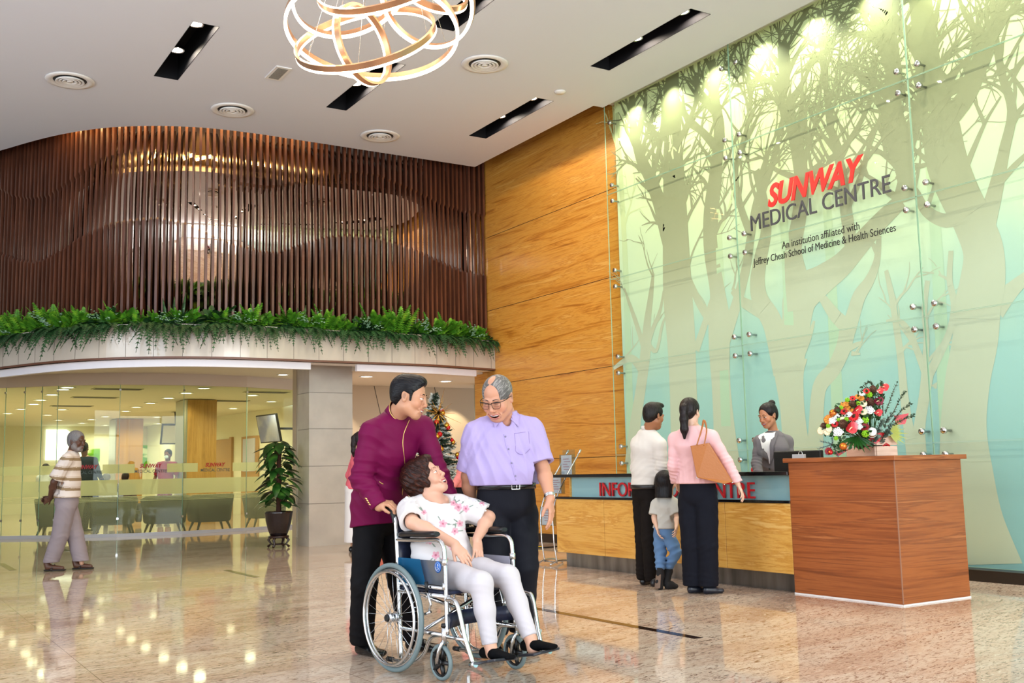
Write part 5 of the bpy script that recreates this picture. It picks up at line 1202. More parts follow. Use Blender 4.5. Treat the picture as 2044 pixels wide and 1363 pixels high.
def mesh_obj(name, parts, m, parent, colfn=None, smooth_it=0):
    """parts: list of (V, F, colours); joined into ONE mesh object"""
    Vs, Fs, Cs, b = [], [], [], 0
    for V, F, c in parts:
        Vs.append(V); Fs.append(F+b); b += len(V); Cs.append(c if c is not None else np.ones((len(V), 3))*.5)
    V = np.concatenate(Vs); F = np.concatenate(Fs); Cc = np.concatenate(Cs)
    if colfn is not None: Cc = colfn(V, Cc)
    me = bpy.data.meshes.new(name); me.vertices.add(len(V)); me.vertices.foreach_set('co', V.astype(np.float32).ravel())
    me.loops.add(len(F)*4); me.loops.foreach_set('vertex_index', F.astype(np.int32).ravel()); me.polygons.add(len(F)); me.polygons.foreach_set('loop_start', np.arange(0, len(F)*4, 4, dtype=np.int32)); me.polygons.foreach_set('loop_total', np.full(len(F), 4, dtype=np.int32))
    me.update(calc_edges=True); me.polygons.foreach_set('use_smooth', np.ones(len(F), dtype=bool))
    at = me.color_attributes.new('Col', 'FLOAT_COLOR', 'POINT'); at.data.foreach_set('color', np.concatenate([Cc, np.ones((len(V), 1))], 1).astype(np.float32).ravel())
    me.materials.append(m); o = bpy.data.objects.new(name, me); C.objects.link(o); o.parent = parent; return o

class Fr:
    """local frame: side (person's left), forward, up"""
    def __init__(s, c, fwd, up=(0, 0, 1)):
        s.c = A3(c); s.F = unit(fwd); u_ = A3(up)-s.F*np.dot(up, s.F); s.U = unit(u_); s.S = np.cross(s.U, s.F); s.ax = np.stack([s.S, s.F, s.U])
    def __call__(s, S=0, F=0, U=0): return s.c+s.S*S+s.F*F+s.U*U
    def rot(s, roll=0, pitch=0, yaw=0):
        R = (Matrix.Rotation(yaw, 3, 'Z') @ Matrix.Rotation(pitch, 3, 'X') @ Matrix.Rotation(roll, 3, 'Y')); return np.array(R).T @ s.ax
def on_surface(q, p, d, far=.4, n=60):
    """first point of the surface met walking from p along d"""
    d = unit(d); P = A3(p)+np.linspace(0, far, n)[:, None]*d; v = q.ev(P)
    for i in range(n-1):
        if v[i] > 0 >= v[i+1]: t = v[i]/(v[i]-v[i+1]); return P[i]+(P[i+1]-P[i])*t
    return None

M_skin = colattr('skin', rough=.42, spec=.35, sss=.06)
M_hairs = {}
def hair_mat(c, name, d=(0, 0, 1), scale=130, st=.9, c2=None, al=.07):
    """strand relief runs along world direction d"""
    if 'hair_'+name in MATS: return MATS['hair_'+name]
    m = mat('hair_'+name, c, rough=.38, spec=.22); nt = m.node_tree; d = Vector(d).normalized()
    e = Vector((0, 0, 1)).rotation_difference(d).inverted().to_euler()
    n = N(nt, 'ShaderNodeTexNoise'); n.inputs['Scale'].default_value = scale; n.inputs['Detail'].default_value = 2
    tc = N(nt, 'ShaderNodeTexCoord'); mp = N(nt, 'ShaderNodeMapping', vector_type='POINT'); mp.inputs['Rotation'].default_value = e; mp2 = N(nt, 'ShaderNodeMapping'); mp2.inputs['Scale'].default_value = (1, 1, al)
    wn = N(nt, 'ShaderNodeTexNoise'); wn.inputs['Scale'].default_value = 9; vm = N(nt, 'ShaderNodeVectorMath', operation='MULTIPLY_ADD'); vm.inputs[1].default_value = (.03, .03, .03)
    nt.links.new(tc.outputs['Object'], wn.inputs['Vector']); nt.links.new(wn.outputs['Color'], vm.inputs[0]); nt.links.new(tc.outputs['Object'], vm.inputs[2])
    nt.links.new(vm.outputs[0], mp.inputs[0]); nt.links.new(mp.outputs[0], mp2.inputs[0]); nt.links.new(mp2.outputs[0], n.inputs['Vector'])
    b = N(nt, 'ShaderNodeBump'); b.inputs['Strength'].default_value = st; b.inputs['Distance'].default_value = .006
    nt.links.new(n.outputs['Fac'], b.inputs['Height']); nt.links.new(b.outputs[0], nt.nodes['Principled BSDF'].inputs['Normal'])
    k = lin(c); h = lin(c2) if c2 else tuple(min(1, x*(2.6 if x < .08 else 1.4)+.004) for x in k[:3])+(1,)
    r = N(nt, 'ShaderNodeMix'); r.data_type = 'RGBA'; r.inputs[6].default_value = k; r.inputs[7].default_value = h
    mr_ = N(nt, 'ShaderNodeMapRange'); mr_.inputs['From Min'].default_value = .45; mr_.inputs['From Max'].default_value = .7; nt.links.new(n.outputs['Fac'], mr_.inputs['Value']); nt.links.new(mr_.outputs[0], r.inputs[0]); nt.links.new(r.outputs[2], nt.nodes['Principled BSDF'].inputs['Base Color'])
    return m
def band(p0, p1, r0, r1, fw, m, parent, name='collar', gap=.18, th=.004, squash=.92, rise=0.0):
    """stand collar: an open ring round the neck with the gap towards fw"""
    p0, p1 = A3(p0), A3(p1); ax = unit(p1-p0); f_ = unit(A3(fw)-ax*np.dot(fw, ax)); s_ = np.cross(ax, f_); rs = []
    for i in range(41):
        a = gap+(2*PI-2*gap)*i/40; o = f_*math.cos(a)*squash*1.0+s_*math.sin(a); k = ax*rise*(-math.cos(a))
        rs.append([Vector(p0+o*(r0+th)), Vector(p1+k+o*(r1+th)), Vector(p1+k+o*r1), Vector(p0+o*r0)])
    return MB().rings(rs, True, True).build(name, m, parent), [r[1] for r in rs]
def head(sd, f, s=1.0, skin='#c99b7c', female=False, smile=0.0, brow='#1c1410', lips=None, eyes=True, jaw=1.0, wrinkles=False, beard=None, gaze=0.0, paint_off=False):
    """adds a head to Sdf sd; f = frame at the middle of the head, s = size"""
    g = lambda S=0, F=0, U=0: f(S*s, F*s, U*s); e = lambda c, r, k=.02, op='u', ax=None: sd.ell(c, [x*s for x in r], f.ax if ax is None else ax, k*s, op)
    fw = .93 if female else 1.0
    e(g(0, -.012, .032), (.073, .094, .084)); e(g(0, .022, -.035), (.058*fw*jaw, .062, .068), .03)
    sd.cone(g(0, .058, -.092), g(0, .060, -.096), .022*s*(.85 if female else 1), .020*s, .025*s)
    for q in (-1, 1):
        sd.cone(g(q*.046*fw*jaw, .005, -.060), g(q*.022*fw, .055, -.092), .020*s, .019*s, .03*s)
        e(g(q*.040*fw, .056, -.024), (.022, .022, .020), .025)
        e(g(q*.030, .080, .022), (.022, .010, .008), .014)
        e(g(q*.032, .098, .003), (.019, .016, .0125), .010, 's')
        e(g(q*.031, .0735, .002), (.0130, .0130, .0125), .003)
        lo = .0015*(1-smile)
        e(g(q*.031, .0755, .0100), (.0170, .0142, .0078), .004); e(g(q*.031, .0750, -.0078-lo), (.0165, .0135, .0066), .005)
        # ear
        ax = f.rot(pitch=.25, yaw=q*.25)
        e(g(q*.074, -.010, -.004), (.008, .0155, .0275), .008, ax=ax); e(g(q*.0765, -.006, -.025), (.007, .010, .011), .008)
        e(g(q*.0855, -.004, .001), (.0085, .0095, .0165), .003, 's', ax); e(g(q*.084, .0, -.008), (.008, .006, .008), .002, 's')
        sd.paint(g(q*.082, -.006, .0), [.007*s, .012*s, .018*s], A3(lin(skin)[:3])*.62, .4, f.ax)
    # nose
    sd.cone(g(0, .083, .014), g(0, .099, -.028), .0080*s, .0110*s, .012*s); e(g(0, .1025, -.032), (.0120, .0095, .0092), .006)
    for q in (-1, 1): e(g(q*.0130, .0935, -.036), (.0085, .0090, .0075), .006); e(g(q*.007, .099, -.0425), (.0035, .005, .003), .003, 's')
    # mouth
    mw = .024+.013*smile
    lipc = lips or '#a8625a'
    e(g(0, .081, -.062), (mw*1.15, .010, .020), .014)
    if smile > .5:
        UL = [(-mw, .074, -.0555), (-mw*.55, .0885, -.0585), (0, .0945, -.0598), (mw*.55, .0885, -.0585), (mw, .074, -.0555)]
        dp = .006+.0145*smile
        LL = [(-mw, .074, -.0555), (-mw*.55, .0855, -.0600-dp*.75), (0, .0900, -.0605-dp), (mw*.55, .0855, -.0600-dp*.75), (mw, .074, -.0555)]
        e(g(0, .094, -.0610-dp*.42), (mw*.84, .022, dp*.50), .003, 's')
        sd.chain([g(*p) for p in UL], [.0022*s, .0031*s, .0034*s, .0031*s, .0022*s], .003*s); sd.chain([g(*p) for p in LL], [.0022*s, .0036*s, .0040*s, .0036*s, .0022*s], .003*s)
        for q in (-1, 1): e(g(q*.042, .060, -.036), (.020, .018, .018), .014)
    else:
        e(g(0, .0905, -.0610), (mw*.86, .0075, .0046), .005); e(g(0, .0900, -.0700), (mw*.74, .0075, .0056), .005); e(g(0, .100, -.0655), (mw*.8, .008, .0012), .002, 's')
    sd.base = skin
    b0 = A3(lin(skin)[:3])
    P_ = lambda c, r, col, soft=.25: sd.paint(c, [x*s for x in r], col, soft, f.ax)
    for q in (-1, 1): P_(g(q*.043, .068, -.03), (.026, .03, .022), b0*A3((1.04, .93, .91)), .7)
    P_(g(0, .108, -.036), (.016, .012, .014), b0*A3((1.03, .92, .90)), .6)
    if beard: 
        P_(g(0, .05, -.088), (.052, .07, .042), beard, .18)
        for q in (-1, 1): P_(g(q*.060, .02, -.055), (.022, .04, .045), beard, .25)
        P_(g(0, .098, -.050), (.028, .014, .008), beard, .25)
    if smile > .5:
        P_(g(0, .076, -.062-dp*.40), (mw*.86, .0125, dp*.60), '#3a0f10', .06)
        for L3 in (UL, LL):
            for i in range(4):
                for t in (0, .25, .5, .75):
                    if (i == 0 and t < .5) or (i == 3 and t > .25): continue
                    c_ = [L3[i][k]*(1-t)+L3[i+1][k]*t for k in range(3)]; P_(g(c_[0]*.94, c_[1]+.001, c_[2]), (.0046, .0052, .0033), lipc, .12)
    else: P_(g(0, .096, -.0612), (mw*.98, .02, .0052), lipc, .18); P_(g(0, .092, -.0702), (mw*.84, .02, .0058), lipc, .18)
    for q in (-1, 1):
        if not paint_off: P_(g(q*.032, .092, .0265), (.0195, .014, .0036), brow, .35); P_(g(q*.031, .088, .003), (.0145, .010, .0030), '#20130f', .3)
        P_(g(q*.007, .104, -.0435), (.004, .005, .003), b0*.35, .3)
    if wrinkles:
        for q in (-1, 1): e(g(q*.030, .086, -.052), (.004, .008, .016), .006, 's', f.rot(roll=q*.5)) if False else None
        for q in (-1, 1): sd.cone(g(q*.019, .098, -.040), g(q*.038, .079, -.068), .0022*s, .0018*s, .008*s, 's')
        for zz in (.050, .060): sd.cone(g(-.03, .088, zz), g(.03, .088, zz), .0012*s, .0012*s, .006*s, 's')
    return g
def face_parts(p, sd, f, s, brow='#17100e', eyes=True, smile=0.0, gaze=0.0, thick=1.0):
    g = lambda S=0, F=0, U=0: f(S*s, F*s, U*s)
    def proj(S, U): 
        h = on_surface(sd, g(S, .16, U), -f.F, .12*s, 90); return Vector(h) if h is not None else Vector(g(S, .088, U))
    mw = .024+.013*smile
    for q in (-1, 1):
        if eyes:
            q_ = MB().ball(Vector(g(q*.031, .0738, .0016)), .0139*s, 16, 12).build('eye', mat('eye_white', '#d9d2cc', rough=.15), p)
            d = Vector(f.F)+Vector(f.S)*gaze*40*.02; d.normalize(); c = Vector(g(q*.031, .0738, .0016))+d*.0122*s
            MB().lathe([(.0058*s, .0), (.0052*s, .0012*s), (.0025*s, .0019*s), (.0001, .0021*s)], c, 16, axis=d).build('iris', mat('iris_dark', '#1a0e08', rough=.08), q_)
            MB().tube([proj(q*(.031+x), .0045+.0020*(1-(x/.014)**2))+Vector(f.F)*.0004 for x in (-.013, -.007, 0, .007, .014)], [.0006*s, .0010*s, .0011*s, .0010*s, .0006*s], 5).build('eyelash', mat('lash_black', '#120b09', rough=.6), p)
        else: MB().tube([proj(q*(.031+x), .0030-.0030*(x/.014)**2)+Vector(f.F)*.0004 for x in (-.014, -.007, 0, .007, .014)], [.0006*s, .0010*s, .0011*s, .0010*s, .0006*s], 5).build('eyelash', mat('lash_black', '#120b09', rough=.6), p)
        MB().tube([proj(q*x, y) for x, y in ((.013, .0225), (.022, .0262), (.033, .0280), (.043, .0262), (.050, .0225))], [.0018*s*thick, .0027*s*thick, .0028*s*thick, .0022*s*thick, .0010*s*thick], 6, flat=.8).build('eyebrow', mat('brow_'+brow.strip('#'), brow, rough=.8, spec=.1), p)
    if smile > .5:
        dp = .006+.0145*smile; UP = [(-mw*.70, .0790, -.0585), (-mw*.4, .0850, -.0600), (0, .0880, -.0608), (mw*.4, .0850, -.0600), (mw*.70, .0790, -.0585)]
        MB().tube([Vector(g(a, b-.0005, c-.0050)) for a, b, c in UP], [.0036*s, .0050*s, .0054*s, .0050*s, .0036*s], 8, flat=1.0).build('teeth', mat('tooth_white', '#e9e3da', rough=.2), p)
def neck(sd, f, base, s=1.0, r=.052, k=.03):
    sd.cone(f(0, -.022*s, -.055*s), base, r*.98*s, r*1.12*s, k)
    return sd
def hand(sd, wr, d, palm, side, s=1.0, curl=.5, spread=.06, thumb=.6, k=.006):
    """wr wrist, d direction of the fingers, palm = normal out of the palm, side = +1/-1 which side the thumb leaves (along d x palm)"""
    d = unit(d); n = A3(palm)-d*np.dot(palm, d); n = unit(n); t = np.cross(d, n)*side; wr = A3(wr)
    kn = wr+d*.088*s
    sd.slab(wr+d*.012*s, kn-d*.012*s, t, .026*s, .038*s, .016*s, .0125*s, .012*s)
    sd.cone(wr+d*.018*s+t*.018*s, wr+d*.045*s+t*.024*s+n*.008*s, .015*s, .014*s, .012*s)
    L = [(.040, .024, .020, .0088), (.045, .028, .021, .0090), (.041, .026, .021, .0085), (.032, .019, .018, .0075)]
    off = [.0285, .0095, -.0095, -.0275]; cu = curl if hasattr(curl, '__len__') else [curl*.85, curl, curl*1.08, curl*1.15]
    for i in range(4):
        p = kn+t*off[i]*s-d*(.003, 0, .003, .012)[i]*s; a = cu[i]; dd = unit(d+t*(1.5-i)*spread)
        for j in range(3):
            a_ = a*(.55, 1.35, 2.0)[j]; v = dd*math.cos(a_)+n*math.sin(a_); q = p+v*L[i][j]*s; r_ = L[i][3]*s
            sd.cone(p, q, r_*(1.04, .96, .90)[j], r_*(.96, .90, .78)[j], k*s*(1.2 if j == 0 else .5)); p = q
    # thumb: leaves the side of the palm near its base
    p = wr+d*.022*s+t*.026*s+n*.006*s; v = unit(d*.75+t*.75*thumb+n*.35)
    q = p+v*.034*s; sd.cone(p, q, .0125*s, .0105*s, .012*s); v2 = unit(v+d*.35+n*.35*thumb); q2 = q+v2*.028*s; sd.cone(q, q2, .0102*s, .0092*s, .005*s); q3 = q2+unit(v2+d*.3)*.022*s; sd.cone(q2, q3, .0092*s, .0074*s, .004*s)
    return sd
def arm(sd, sh, el, wr, s=1.0, r=1.0):
    sh, el, wr = A3(sh), A3(el), A3(wr); m1 = sh+(el-sh)*.45; m2 = el+(wr-el)*.3
    sd.chain([sh, m1, el, m2, wr], [.050*r*s, .044*r*s, .037*r*s, .041*r*s, .026*r*s], .02); return sd
def shoe(sd, heel, toe, w_=.042, h_=.05, k=.02):
    heel, toe = A3(heel), A3(toe); d = unit(toe-heel); sd_ = np.cross((0, 0, 1), d); up = A3((0, 0, 1))
    L = np.linalg.norm(toe-heel)
    sd.slab(heel+d*.035+up*.030, toe-d*.05+up*.024, sd_, w_*.80, w_, .034, .024, k)
    sd.slab(heel+d*.04+up*.045, heel+d*L*.5+up*.04, sd_, w_*.72, w_*.7, h_*.8, .03, k)
    sd.plane(heel+up*.002, (0, 0, -1)); return sd
def shoe_obj(parent, heel, toe, m, vx=.006, w_=.042, h_=.05, name='shoe'):
    q = Sdf(); shoe(q, heel, toe, w_, h_); return mesh_obj(name, [q.mesh(vx)], m, parent)
def cloth_mat(name, c, rough=.85, scale=220, st=.15, sheen=0): return mat(name, c, rough=rough, sheen=0, spec=.15, bump=(scale, st, (1, 1, 1), .002))
def body_low(j, s=1.0, fem=False, bulk=1.0, vx=.012, leg=None):
    leg = s if leg is None else leg
    """torso and legs under the clothes"""
    q = Sdf(); S = j['side']; q.slab(j['chest'], j['waist'], S, .135*s, .115*s*bulk, .085*s, .085*s*bulk, .05); q.slab(j['waist'], j['pelvis'], S, .115*s*bulk, .130*s, .085*s*bulk, .09*s, .05)
    q.cone(j['neck'], j['chest'], .05*s, .08*s, .05)
    for i in (0, 1):
        q.cone(j['neck'], j['sh'][i], .045*s, .045*s, .04); q.cone(A3(j['chest']), j['sh'][i], .06*s, .05*s, .04)
        if j.get('hip'): q.chain([j['hip'][i], j['knee'][i], j['ank'][i]], [.070*leg, .045*leg, .030*leg], .03)
    q.base = '#caa085'; return q.mesh(vx)
# ---------------------------------------------------------------- the wheelchair
TH8 = math.radians(8); WO = Vector((2.91, 5.60, 0))
wa = Vector((math.cos(TH8), math.sin(TH8), 0)); wf = Vector((math.sin(TH8), -math.cos(TH8), 0))
W = lambda u, v, z: A3(WO+wf*u+wa*v+Vector((0, 0, z)))
wc = thing('wheelchair', 'chrome folding wheelchair with navy seat carrying the laughing woman', 'wheelchair', WO)
L_ = lambda u, v, z: Vector(W(u, v, z))-WO
M_navy = noisy('navy_vinyl', [(0.3, '#14182a'), (0.7, '#232a45')], scale=30, rough=.4); M_pad = mat('black_pad', '#0f0f11', rough=.35); M_tyre = mat('grey_tyre', '#6f7f80', rough=.55); M_grip = mat('black_grip', '#121214', rough=.5)
M_wire = mat('spoke_steel', '#c9cdd0', rough=.2, metal=1.0)
def ring_pts(u, v, z, r, n=48): return [L_(u+r*math.cos(2*PI*i/n), v, z+r*math.sin(2*PI*i/n)) for i in range(n)]
RW = .303
for s in (-1, 1):
    v = s*.30
    wh = MB().tube(ring_pts(0, v, RW+.002, RW-.0135), .0145, 10, closed=True).build('rear_wheel', M_tyre, wc)
    MB().tube(ring_pts(0, v, RW, RW-.034), .010, 8, closed=True, flat=.7).build('wheel_rim', M_chrome, wh)
    MB().tube(ring_pts(0, v+s*.028, RW, RW-.045), .0085, 8, closed=True).build('hand_rim', M_chrome, wh)
    sp = MB()
    for i in range(28):
        a = 2*PI*i/28; b = a+.55*(1 if i % 2 else -1); hv = v+(.022 if (i//2) % 2 else -.022)
        sp.tube([L_(.022*math.cos(b), hv, RW+.022*math.sin(b)), L_((RW-.034)*math.cos(a), v, RW+(RW-.034)*math.sin(a))], .0014, 4)
    for i in range(6): a = 2*PI*i/6+.3; sp.tube([L_((RW-.036)*math.cos(a), v, RW+(RW-.036)*math.sin(a)), L_((RW-.045)*math.cos(a), v+s*.028, RW+(RW-.045)*math.sin(a))], .004, 5)
    sp.build('spokes', M_wire, wh)
    MB().cyl(L_(0, v-.034, RW), L_(0, v+.034, RW), .024, seg=16).cyl(L_(0, v-.026, RW), L_(0, v-.020, RW), .032, seg=16).cyl(L_(0, v+.026, RW), L_(0, v+.020, RW), .032, seg=16).build('hub', M_chrome, wh)
    MB().cyl(L_(0, v+s*.034, RW), L_(0, v+s*.044, RW), .022, .018, 16).build('hub_cap', M_grip, wh)
    # casters
    cu_, cv_ = (.40, -.25) if s < 0 else (.44, .235)
    cs = MB().tube(ring_pts(cu_, cv_, .098, .085, 32), .0125, 8, closed=True).build('caster_wheel', M_tyre, wc)
    q = MB()
    for i in range(5): a = 2*PI*i/5; q.tube([L_(cu_, cv_, .098), L_(cu_+.08*math.cos(a), cv_, .098+.08*math.sin(a))], [.016, .011], 6)
    q.tube(ring_pts(cu_, cv_, .098, .074, 32), .009, 6, closed=True); q.cyl(L_(cu_, cv_-.022, .098), L_(cu_, cv_+.022, .098), .018, seg=12); q.build('caster_hub', M_pad, cs)
    q = MB()
    for t in (-.026, .026): q.tube([L_(cu_, cv_+t, .095), L_(cu_+.012, cv_+t, .16), L_(cu_+.03, cv_+t*.7, .20), L_(cu_+.03, cv_, .212)], [.010, .011, .011, .012], 8)
    q.cyl(L_(cu_+.03, cv_, .20), L_(cu_+.03, cv_, .29), .015, seg=12); q.build('caster_fork', M_chrome, wc)
    MB().cyl(L_(cu_+.03, cv_, .288), L_(cu_+.03, cv_, .305), .019, .015, 12).build('caster_cap', M_grip, wc)
    V = s*.24
    fr = MB()
    fr.tube(spline([L_(-.005, V, .07), L_(-.02, V, .40), L_(-.045, V, .78), L_(-.062, V, .865), L_(-.10, V, .905)], 6), .0125, 10)
    fr.tube(spline([L_(-.035, V, .735), L_(.20, V, .738), L_(.36, V, .745), L_(.415, V, .72), L_(.43, V, .66), L_(.44, V, .45), L_(.445, V, .25)], 8), .0125, 10)
    fr.tube([L_(-.02, V, .445), L_(.46, V, .445)], .0125, 10); fr.tube([L_(-.02, V, .488), L_(.44, V, .488)], .010, 8)
    fr.tube([L_(0, V, .24), L_(.45, V, .24)], .0115, 8); fr.tube(spline([L_(.45, V, .24), L_(.30, V, .22), L_(.22, V, .12), L_(.10, V, .06), L_(-.13, V, .05)], 6), .0105, 8)
    fr.tube([L_(0, V, .30), L_(0, V+s*.05, .305)], .014, 8)
    for z in (.63, .50): fr.cyl(L_(.43, V, z-.018), L_(.43, V, z+.018), .018, seg=10)
    fr.build('side_frame', M_chrome, wc)
    MB().tube([L_(-.145, V, .05), L_(-.09, V, .052)], .015, 8).build('anti_tip_cap', M_grip, wc)
    MB().tube(spline([L_(-.055, V, .83), L_(-.068, V, .87), L_(-.10, V, .902), L_(-.155, V, .912)], 5), [.016]*5+[.0165]*11, 10).build('push_grip', M_grip, wc)
    MB().tube([L_(-.158, V, .912), L_(-.150, V, .912)], .0175, 10).build('grip_end', M_chrome, wc)
    # padded armrest
    P = [L_(.00, V, .765), L_(.10, V, .772), L_(.25, V, .775), L_(.365, V, .778)]
    MB().tube(spline(P, 4), [.018, .026]+[.028]*10+[.02], 10, flat=.62, up=(0, 0, 1)).build('armrest_pad', M_pad, wc)
    # skirt guard
    g = MB().prism([(0, 0), (1, 0), (1, 1), (0, 1)], 0, 1) if False else MB()
    a0, a1, a2, a3 = L_(-.02, V-s*.016, .50), L_(.425, V-s*.016, .50), L_(.425, V-s*.016, .63), L_(-.03, V-s*.016, .63); th = wa*.003
    g.add([a0, a1, a2, a3, a0+th, a1+th, a2+th, a3+th], [(0, 1, 2, 3), (7, 6, 5, 4), (0, 4, 5, 1), (1, 5, 6, 2), (2, 6, 7, 3), (3, 7, 4, 0)])
    sg = g.build('skirt_guard', mat('skirt_guard_metal', '#8d9099', rough=.22, metal=.7) if s < 0 else mat('skirt_guard_pale', '#a09dab', rough=.4, metal=.1), wc)
    if s < 0:
        g = MB(); V2 = V-.0165+.016; z0 = .498
        b0, b1, b2, b3 = [L_(u_, V-.006, z_) for u_, z_ in ((-.03, .485), (.26, .485), (.20, .635), (-.035, .635))]; th = wa*.0015
        g.add([b0, b1, b2, b3, b0+th, b1+th, b2+th, b3+th], [(0, 1, 2, 3), (7, 6, 5, 4), (0, 4, 5, 1), (1, 5, 6, 2), (2, 6, 7, 3), (3, 7, 4, 0)])
        g.build('blue_plastic_wrap', film('blue_film', '#2f7fae', .62), sg)
        dsk = MB().lathe([(.001, 0), (.031, 0), (.031, .002), (.001, .002)], L_(.345, V+.0155, .598), 24, axis=-wa); d_ = dsk.build('round_blue_sticker', mat('sticker_blue', '#1769c4', rough=.3), sg)
        e_ = MB().tube([L_(.345+.0235*math.cos(a), V+.0128, .598+.0235*math.sin(a)) for a in [i*PI/12 for i in range(24)]], .0009, 5, closed=True).lathe([(.001, 0), (.005, 0), (.005, .001), (.001, .001)], L_(.347, V+.013, .609), 10, axis=-wa); 
        e_.tube([L_(.347, V+.0125, .604), L_(.343, V+.0125, .594), L_(.352, V+.0125, .592), L_(.357, V+.0125, .585)], .0015, 4); e_.tube([L_(.338+.009*math.cos(a), V+.0125, .590+.009*math.sin(a)) for a in [2.0+i*.5 for i in range(9)]], .0012, 4); e_.build('sticker_emblem', M_white, sg)
    # brake, leg rests, footplates
    MB().tube([L_(.30, V-s*.0+s*.03, .47), L_(.295, V+s*.03, .52)], .011, 8).build('brake_lever', M_grip, wc)
    MB().tube([L_(.31, V+s*.025, .36), L_(.33, V+s*.025, .40), L_(.30, V+s*.03, .47)], .007, 6).tube([L_(.33, V+s*.025, .36), L_(.28, V+s*.04, .34)], .008, 6).build('brake_linkage', M_chrome, wc)
    q = .0 if s < 0 else .055
    lr = MB().tube(spline([L_(.445, V, .43), L_(.50+q, V, .432), L_(.545+q, V, .40), L_(.60+q*.8, V*.98, .24), L_(.655+q*.7, V*.94, .115)], 6), .0125, 10)
    lr.tube([L_(.445, V, .235), L_(.605+q, V, .235)], .010, 8); lr.build('leg_rest_tube', M_chrome, wc)
    fpz = .108 if s < 0 else .125; fu = .655+q
    f0 = [L_(fu, s*.225, fpz+.0), L_(fu+.12, s*.225, fpz+.03), L_(fu+.145, s*.20, fpz+.035), L_(fu+.15, s*.06, fpz+.028), L_(fu+.13, s*.03, fpz+.02), L_(fu, s*.03, fpz)]
    b = MB(); up = Vector((0, 0, .014)); n_ = len(f0); b.add(f0+[p+up for p in f0], [tuple(range(n_)), tuple(range(2*n_-1, n_-1, -1))]+[(i, (i+1) % n_, n_+(i+1) % n_, n_+i) for i in range(n_)]); b.build('footplate', mat('footplate_plastic', '#24262e', rough=.35), wc, bevel=.004)
    MB().cyl(L_(fu-.01, s*.235, fpz+.005), L_(fu+.03, s*.235, fpz+.012), .017, seg=10).build('footplate_hinge', M_chrome, wc)
# sling seat, back, calf strap, cross brace
MB().box(L_(.21, 0, .462), (.46, .46, .018), Matrix.Rotation(TH8-PI/2, 3, 'Z')).build('seat_sling', M_navy, wc, bevel=.006)
q = MB(); rs = []
for i in range(9):
    t = i/8; v = -.235+.47*t; bu = -.025*math.sin(PI*t); rs.append([L_(-.03+bu, v, .45), L_(-.06+bu, v, .84), L_(-.068+bu, v, .84), L_(-.038+bu, v, .45)])
q.rings(rs, True, True).build('backrest_sling', M_navy, wc)
q = MB(); rs = []
for i in range(9):
    t = i/8; v = -.245+.49*t; bu = -.10*math.sin(PI*t); rs.append([L_(.46+bu, v, .275), L_(.46+bu, v, .355), L_(.454+bu, v, .355), L_(.454+bu, v, .275)])
q.rings(rs, True, True).build('calf_strap', M_navy, wc)
MB().tube([L_(.20, -.24, .44), L_(.20, .24, .25)], .0115, 8).tube([L_(.23, .24, .44), L_(.23, -.24, .25)], .0115, 8).build('cross_brace', M_chrome, wc)

# ---------------------------------------------------------------- helpers for dressed figures
CR, CF = A3(cr), A3(cf); CRh = unit((cr.x, cr.y, 0)); CFh = unit((cf.x, cf.y, 0)); ZU = A3((0, 0, 1))
def PX(px, py, d): return A3((0, 0, 1.12))+d*(CF+(px-1022)/2089.58*CR-(py-681.5)/2089.58*A3(cu))
def person(label, at, group=None): return thing('person', label, 'person', (at[0], at[1], 0))
def localise(root):
    """the figures are modelled in world space; shift them so the root sits at their feet"""
    off = root.location.copy()
    def fix(o):
        for c in o.children:
            if c.type == 'MESH': c.data.transform(Matrix.Translation(-off))
            fix(c)
    fix(root)
def trousers(j, m, parent, rs=(.105, .092, .075, .068), belt=None, vx=.008, hem=None, waist=(.165, .125), k=.014, wr=True, name='trousers', top=None, flare=None):
    q = Sdf(); S = j['side']; pel = A3(j['pelvis']); top = A3(j['belt']) if top is None else top
    q.slab(top+ZU*.02, pel, S, waist[0]*.93, waist[0], waist[1]*.95, waist[1], .03)
    for i in (0, 1):
        h, kn, an = A3(j['hip'][i]), A3(j['knee'][i]), A3(j['ank'][i]); mid = h+(kn-h)*.5; m2 = kn+(an-kn)*.5
        q.chain([h, mid, kn, m2, an], [rs[0], (rs[0]+rs[1])/2, rs[1], (rs[1]+rs[2])/2, rs[2]], k)
        if wr:
            q.wrinkle(kn, .10, (0, .3, 1), .055, .007); q.wrinkle(an+ZU*.05, .09, (.2, 0, 1), .040, .008); q.wrinkle(h-ZU*.06, .12, (.5, .3, .8), .06, .006); q.wrinkle(mid, .16, (.8, .6, .25), .09, .004)
    q.plane(top, (0, 0, 1)); q.plane(A3(j['ank'][0])-ZU*(hem if hem is not None else .03), (0, 0, -1)) if hem != -1 else None
    return mesh_obj(name, [q.mesh(vx)], m, parent)
def torso(q, j, w=(.17, .15, .16), d=(.115, .115, .12), s=1.0, shr=.062, k=.05):
    S = j['side']; ch, wa_, be, nk = A3(j['chest']), A3(j['waist']), A3(j['belt']), A3(j['neck'])
    q.slab(ch, wa_, S, w[0], w[1], d[0], d[1], k); q.slab(wa_, be, S, w[1], w[2], d[1], d[2], k)
    q.slab(nk-ZU*.055, ch, S, w[0]*.78, w[0], d[0]*.62, d[0], k)
    for i in (0, 1): q.cone(nk-ZU*.035, j['sh'][i], .060, shr, .035); q.cone(nk-ZU*.09, A3(j['sh'][i])-ZU*.03, .07, shr, .04)
    return q
